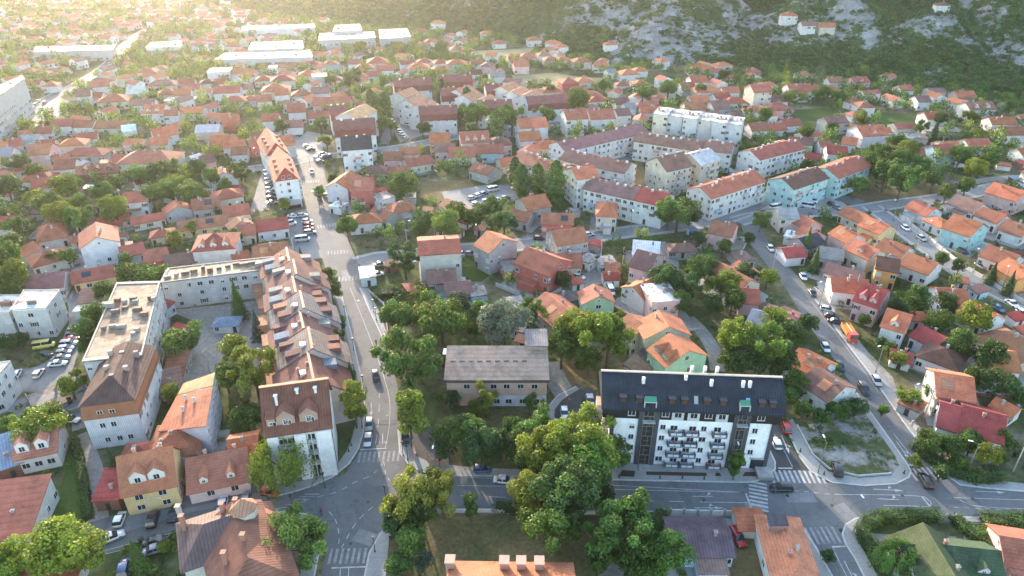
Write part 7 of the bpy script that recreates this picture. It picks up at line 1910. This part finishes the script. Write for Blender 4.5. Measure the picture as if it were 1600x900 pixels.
hedge(pts('1535 840 1560 870 1600 905'), 4.0, 2.0, 'broad light green hedge bank right of the green-roofed house', 'l')
hedge(pts('117 690 126 720 132 755 140 812'), 1.6, 1.6, 'long narrow hedge between the lawn and the lane', 'd')
hedge(pts('590 462 630 458 680 452'), 5, 1.8, 'dark overgrown hedge beside the avenue pavement', 'k')
hedge(pts('775 795 815 798 845 799'), 2.6, 1.4, 'low dark hedge along the park edge by the road', 'k')
hedge(pts('1035 806 1022 830 1010 850'), 2.4, 2.2, 'hedge left of the mauve-roofed house', 'd')
hedge(pts('1430 700 1450 716 1478 738 1520 750 1560 748'), 3.0, 2.0, 'overgrown hedge along the pavement of the diagonal street', 'd')
def wall_thing(px, h, th, c, lab, name='garden_wall', posts=0):
    P = [G0(*p) for p in px]; r = empty(name, (*P[0], 0)); b = MB()
    for i, (a, d) in enumerate(zip(P, P[1:])):
        a, d = np.array(a)-P[0], np.array(d)-P[0]; t = (d-a)/np.hypot(*(d-a)); nn = np.array((t[1], -t[0]))*th/2; z = h+.003*i
        b.prismz([tuple(a+nn), tuple(d+nn), tuple(d-nn), tuple(a-nn)], -.1, z)
    b.build('wall_panel', M['wall'], r, color=c)
    D = [0]
    for a, d in zip(P, P[1:]): D.append(D[-1]+math.dist(a, d))
    if posts:
        for k in range(posts+1):
            s = D[-1]*k/posts
            for i in range(len(P)-1):
                if s <= D[i+1]+1e-6: break
            f = (s-D[i])/(D[i+1]-D[i]); x = P[i][0]+(P[i+1][0]-P[i][0])*f-P[0][0]; y = P[i][1]+(P[i+1][1]-P[i][1])*f-P[0][1]
            put('post', MB().box(-.2, -.2, -.1, .2, .2, h+.35).mesh('post', [M['concrete']]), r, (x, y, 0))
    m = P[len(P)//2]; reg(r, '', 'wall', None, (*m, h), lab)
wall_thing(pts('1026 803 1152 805.5'), 1.3, .25, (.62, .60, .55), 'low pale wall with posts between the road and the mauve-roofed house', posts=6)
wall_thing(pts('742 800 885 803 1022 804'), .9, .25, (.52, .50, .46), 'low grey kerb wall along the park below the road', posts=0)
wall_thing(pts('1424 665 1456 702 1492 734 1524 748'), 1.2, .2, (.42, .41, .38), 'grey garden wall with posts along the diagonal street pavement', posts=9)
wall_thing(pts('1462 811 1490 812'), 1.2, .1, (.35, .35, .36), 'grey metal driveway gate by the road', 'gate', 2)
wall_thing(pts('1405 340 1450 374 1500 415 1560 452 1600 476'), 1.3, .25, (.55, .53, .49), 'pale garden wall with many posts along the upper right street', posts=16)
wall_thing(pts('646 700 650 720'), 2.0, .4, (.50, .28, .18), 'brick gate pillar wall beside the entrance drive left of the trees', posts=1)
wall_thing(pts('668 716 676 726 700 728'), 1.6, .4, (.50, .28, .18), 'brick garden wall beside the entrance drive under the trees', posts=2)
wall_thing(pts('575 455 600 478 606 520'), 1.0, .2, (.5, .48, .45), 'low grey wall along the avenue right of the pavement')
wall_thing(pts('1245 665 1270 712 1296 734 1340 745 1392 741'), .5, .2, (.55, .54, .50), 'very low kerb wall round the weedy gravel lot')
# ------------------------------------------------------------------ filler trees: nearest ones as things, the rest as one mass
def woodness(px, py):
    if 30 < px < 335 and 255 < py < 350: return 1
    if 1305 < px < 1530 and 222 < py < 312: return 1
    if 610 < px < 800 and 318 < py < 390: return .9
    if 440 < px < 760 and 62 < py < 84: return .8
    if 0 < px < 400 and 40 < py < 100: return .75
    if 1230 < px < 1600 and 130 < py < 200: return .9
    if 560 < px < 900 and 165 < py < 215: return .7
    if px > 1350 and 680 < py < 745: return .7
    if px > 1380 and 420 < py < 680: return .62
    if 950 < px < 1240 and 400 < py < 640: return .6
    if 800 < px < 1200 and 100 < py < 150: return .7
    return .9
fill = []
for iy in range(230):
    Y = 84+iy*4.3
    if Y > 1000: break
    for ix in range(240):
        X = -640+ix*5.4+(iy % 2)*2.7+random.uniform(-1.8, 1.8); yy = Y+random.uniform(-1.5, 1.5)
        px, py = proj(X, yy)
        if px < -40 or px > 1640 or py > 915: continue
        if not town_px(px, py-2): continue
        w = woodness(px, py)
        if random.random() > w*(.95 if py < 420 else .8): continue
        fill.append((yy, X, px, py, w))
fill.sort()
def freeq(x, y, r):
    i = int(x+OX); j = int(y+OY); r = int(r)
    if i-r < 0 or j-r < 0 or i+r+1 > 1800 or j+r+1 > 1200: return False
    return not OCC[i-r:i+r+1, j-r:j+r+1].any()
TREE2 = np.zeros_like(OCC)
MASS = []
for Y, X, px, py, w in fill:
    if not freeq(X, Y, 1): continue
    big = w > .65
    Wd = random.choice((3, 3.6, 4.4, 5.2)) if not big else random.choice((4.4, 5.5, 6.5, 7.5))
    if not freeq(X, Y, 2 if not big else 3): Wd = random.uniform(2.0, 3.0)
    i, j = int(X+OX), int(Y+OY); q = max(1, int(Wd*.27))
    if TREE2[i-q:i+q+1, j-q:j+q+1].any(): continue
    TREE2[i-q:i+q+1, j-q:j+q+1] = True
    z = hill(X, Y) if py < 175 else 0
    gc = random.choice('dddddykklb') if px > 700 else random.choice('ddddyykl')
    if NT[0] < 300 and py > 430 and Wd > 2.5:
        key = random.choice(('dM', 'dM', 'dS', 'tM', 'o')) if Wd < 5 else random.choice(('dM', 'dL', 'wL'))
        if random.random() < .05: key = 'c'
        tree(X, Y, z, key, Wd, gc)
    else: MASS.append((X, Y, z, Wd, gc))
def merged_foliage(name, items, templ, m, hfac=(.9, 1.3)):
    """items (x, y, z, width, green); templ list of (Q, tint) made for width 1 and height 1"""
    Qs, Ts = [], []
    for x, y, z, Wd, gc in items:
        Q, t = random.choice(templ); a = random.uniform(0, 6.28); c, s = math.cos(a), math.sin(a); h = Wd*random.uniform(*hfac)
        X = Q[..., 0]*Wd; Y = Q[..., 1]*Wd
        Qs.append(np.stack([x+c*X-s*Y, y+s*X+c*Y, z+Q[..., 2]*h], -1)); Ts.append(t*np.array(vary(GC[gc], .2)))
    o = put(name, quads_mesh(name, np.concatenate(Qs), np.concatenate(Ts), m)); kind(o, 'stuff'); return o
TPL = [crown_arrays('round', .5, 1.0, 260, .058, 900+i) for i in range(6)]+[crown_arrays('tall', .5, 1.15, 240, .056, 950+i) for i in range(2)]
TPB = [crown_arrays('round', .5, .8, 90, .10, 970+i) for i in range(8)]
print('TREES', NT[0], 'MASS', len(MASS), 'HOUSES', NH[0], 'FAR', len(FARH))
merged_foliage('distant_trees', MASS, TPL, M['leaf'])
# garden shrubs and undergrowth
SH = []
for k in range(24000):
    X = random.uniform(-330, 330); Y = 80+random.random()**1.4*330; px, py = proj(X, Y)
    if not (-20 < px < 1620 and 230 < py < 910): continue
    n = mn.noise(Vector((X*.045, Y*.045, 1.7)))
    if n < -.12 or not freeq(X, Y, 0): continue
    if 640 < px < 960 and py > 800: 
        if random.random() < .75: continue
    SH.append((X, Y, -.1, random.uniform(.7, 2.2), random.choice('ddykldl')))
rs_ = random.Random(5)
for k in range(260):
    px, py = rs_.uniform(1250, 1405), rs_.uniform(650, 742)
    x, y = G0(px, py)
    P = np.array([[px, py]])
    if inpoly(P, pts('1250 668 1300 655 1352 650 1370 672 1396 706 1402 728 1390 738 1372 736 1362 722 1330 700 1300 706 1280 715'))[0] and mn.noise(Vector((x*.12, y*.12, 4))) > -.05: SH.append((x, y, 0, rs_.uniform(.5, 1.4), rs_.choice('ddyl')))
merged_foliage('garden_shrubs', SH, TPB, M['leaf'], (.5, .9))
# hillside scrub: everywhere the rock does not show
BU = []
sel = np.where((HD > -6))[0]; PX = []
for i in sel:
    x, y = HP[i]; z = HZ[i]
    px, py = proj(x, y, z)
    if not (-30 < px < 1630 and -25 < py < 300): continue
    rk = HR[i]+.22*mn.noise(Vector((x*.09, y*.09, 2)))
    if rk > .24 and random.random() > .36: continue
    for k in range(2):
        if random.random() < .72:
            xx, yy = x+random.uniform(-2, 2), y+random.uniform(-2, 2)
            if not freeq(xx, yy, 1): continue
            gg = 'dddyk' if px < 1050 else 'dddkkdl'
            BU.append((xx, yy, z-.5, random.uniform(2.6, 6.0), random.choice(gg)))
print('BUSH', len(BU), 'SHRUB', len(SH))
GC.update(d=(.054, .128, .032), k=(.032, .092, .030), y=(.11, .16, .035), l=(.07, .15, .035))
merged_foliage('hillside_scrub', BU, TPB, M['leaf'], (.6, 1.0))
# boulders on the hillside and garden sheds are left to the terrain's own rock
# ------------------------------------------------------------------ labels: each singles out one thing
LM = [('black-roofed apartment block', 1075, 640), ('brown-roofed hall', 772, 565), ('green-roofed house', 1470, 850), ('weedy gravel lot', 1320, 700), ('tall crimson gable', 445, 270), ('black-roofed tower', 556, 230), ('turquoise row', 1250, 285), ('orange truck', 1326, 525),
      ('gravel courtyard', 340, 540), ('white warehouses', 420, 80), ('grey factory', 545, 58), ('rocky cliff', 1000, 60), ('pink roadside villa', 1130, 362), ('big lone tree', 632, 405), ('cream tall house', 690, 400), ('rust-banded apartment house', 180, 640), ('yellow dormered house', 240, 745), ('avenue crossing', 580, 760),
      ('red-walled house', 850, 418), ('green-walled house', 1060, 545), ('grey office slab', 15, 150), ('half-crimson apartment row', 985, 300), ('bright dry field', 780, 88), ('walled N3 street', 1450, 375), ('twin-dormer mansion', 335, 380), ('big gable house', 155, 375), ('long far house row', 1090, 180), ('orange-walled house', 1385, 415), ('white dormered villa', 1405, 505), ('crimson-roofed complex', 1520, 650), ('mauve-roofed low house', 1092, 830), ('corner mansion', 350, 850), ('turquoise house', 1320, 355), ('hillside dormer house', 1530, 165), ('middle dry field', 700, 300), ('big hipped complex', 230, 240)]
LM = [(a.replace('walled N3 street', 'walled upper street').replace('long far house row', 'stepped cream blocks'), b, c) for a, b, c in LM]
ORD = ['nearest', 'second nearest', 'third nearest', 'fourth nearest', 'fifth nearest', 'sixth nearest', 'seventh nearest', 'eighth nearest', 'ninth nearest', 'tenth nearest']
def label_all():
    bydesc = {}; used = set()
    for t in THINGS:
        o, desc, p, fixed = t; t.append(proj(*p))
        if fixed: o['label'] = fixed; used.add(fixed)
        else: bydesc.setdefault(desc, []).append(t)
    for desc, L in bydesc.items():
        if len(L) == 1 and len(desc.split()) >= 7: L[0][0]['label'] = desc; continue
        best = {}
        for (nm, lx, ly) in LM:
            q = {}
            for k, t in enumerate(L):
                dx, dy = t[4][0]-lx, t[4][1]-ly
                rel = ('right of' if dx > 0 else 'left of') if abs(dx) > abs(dy) else ('before' if dy > 0 else 'behind')
                q.setdefault(rel, []).append((math.hypot(dx, dy), k))
            for rel, a in q.items():
                for r, (d, k) in enumerate(sorted(a)[:10]):
                    sc_ = d+r*60
                    if d > 6 and (k not in best or sc_ < best[k][0]): best[k] = (sc_, nm, rel, r)
        for k, t in enumerate(L):
            if k in best:
                _, nm, rel, r = best[k]; t[0]['label'] = f"{desc}, {ORD[r]} {rel} the {nm}"
            else:
                t[0]['label'] = f"{desc}, far from others"
label_all()
# ------------------------------------------------------------------ light, air, camera
SUN_AZ, SUN_EL = R(-21), R(12.5)     # azimuth measured from +Y, clockwise positive
w = bpy.data.worlds.new('World'); sc.world = w; w.use_nodes = True
nt = w.node_tree; bg = nt.nodes['Background']; sky = nt.nodes.new('ShaderNodeTexSky'); sky.sky_type = 'NISHITA'; sky.sun_disc = False
sky.sun_elevation = SUN_EL; sky.sun_rotation = SUN_AZ; sky.air_density = 1.0; sky.dust_density = 1.4; sky.ozone_density = 1.0
nt.links.new(sky.outputs[0], bg.inputs[0]); bg.inputs[1].default_value = .15
sd = bpy.data.lights.new('sun', 'SUN'); so = bpy.data.objects.new('sun', sd); col.objects.link(so)
sd.energy = 2.0; sd.angle = R(.6); sd.color = (1, .81, .60)
dirv = Vector((math.sin(SUN_AZ)*math.cos(SUN_EL), math.cos(SUN_AZ)*math.cos(SUN_EL), math.sin(SUN_EL)))
so.rotation_euler = dirv.to_track_quat('Z', 'Y').to_euler()
hz = MB().box(-1500, -60, -1.5, 1500, 1900, 128)
hm = bpy.data.materials.new('haze_air'); hm.use_nodes = True; hn = hm.node_tree
hn.nodes.remove(hn.nodes['Principled BSDF']); pv = hn.nodes.new('ShaderNodeVolumePrincipled')
pv.inputs['Color'].default_value = (.96, .95, .93, 1); pv.inputs['Density'].default_value = .00007; pv.inputs['Anisotropy'].default_value = .74
hn.links.new(pv.outputs[0], hn.nodes['Material Output'].inputs['Volume'])
kind(hz.build('haze', hm), 'stuff')
cd = bpy.data.cameras.new('camera'); co = bpy.data.objects.new('camera', cd); col.objects.link(co)
cd.sensor_width = 36; cd.lens = F/1600*36; cd.clip_start = .5; cd.clip_end = 6000
co.location = (0, 0, H); co.rotation_euler = (math.pi/2-TH, 0, 0); sc.camera = co
vs = sc.view_settings; vs.view_transform = 'Standard'; vs.look = 'None'; vs.gamma = 1; vs.use_curve_mapping = False; vs.exposure = 2.5
sc.render.engine = 'CYCLES'; cy = sc.cycles
cy.use_denoising = True; cy.denoiser = 'OPENIMAGEDENOISE'; cy.max_bounces = 6; cy.diffuse_bounces = 4; cy.glossy_bounces = 2; cy.transmission_bounces = 3; cy.volume_bounces = 1; cy.transparent_max_bounces = 4
cy.sample_clamp_indirect = 4
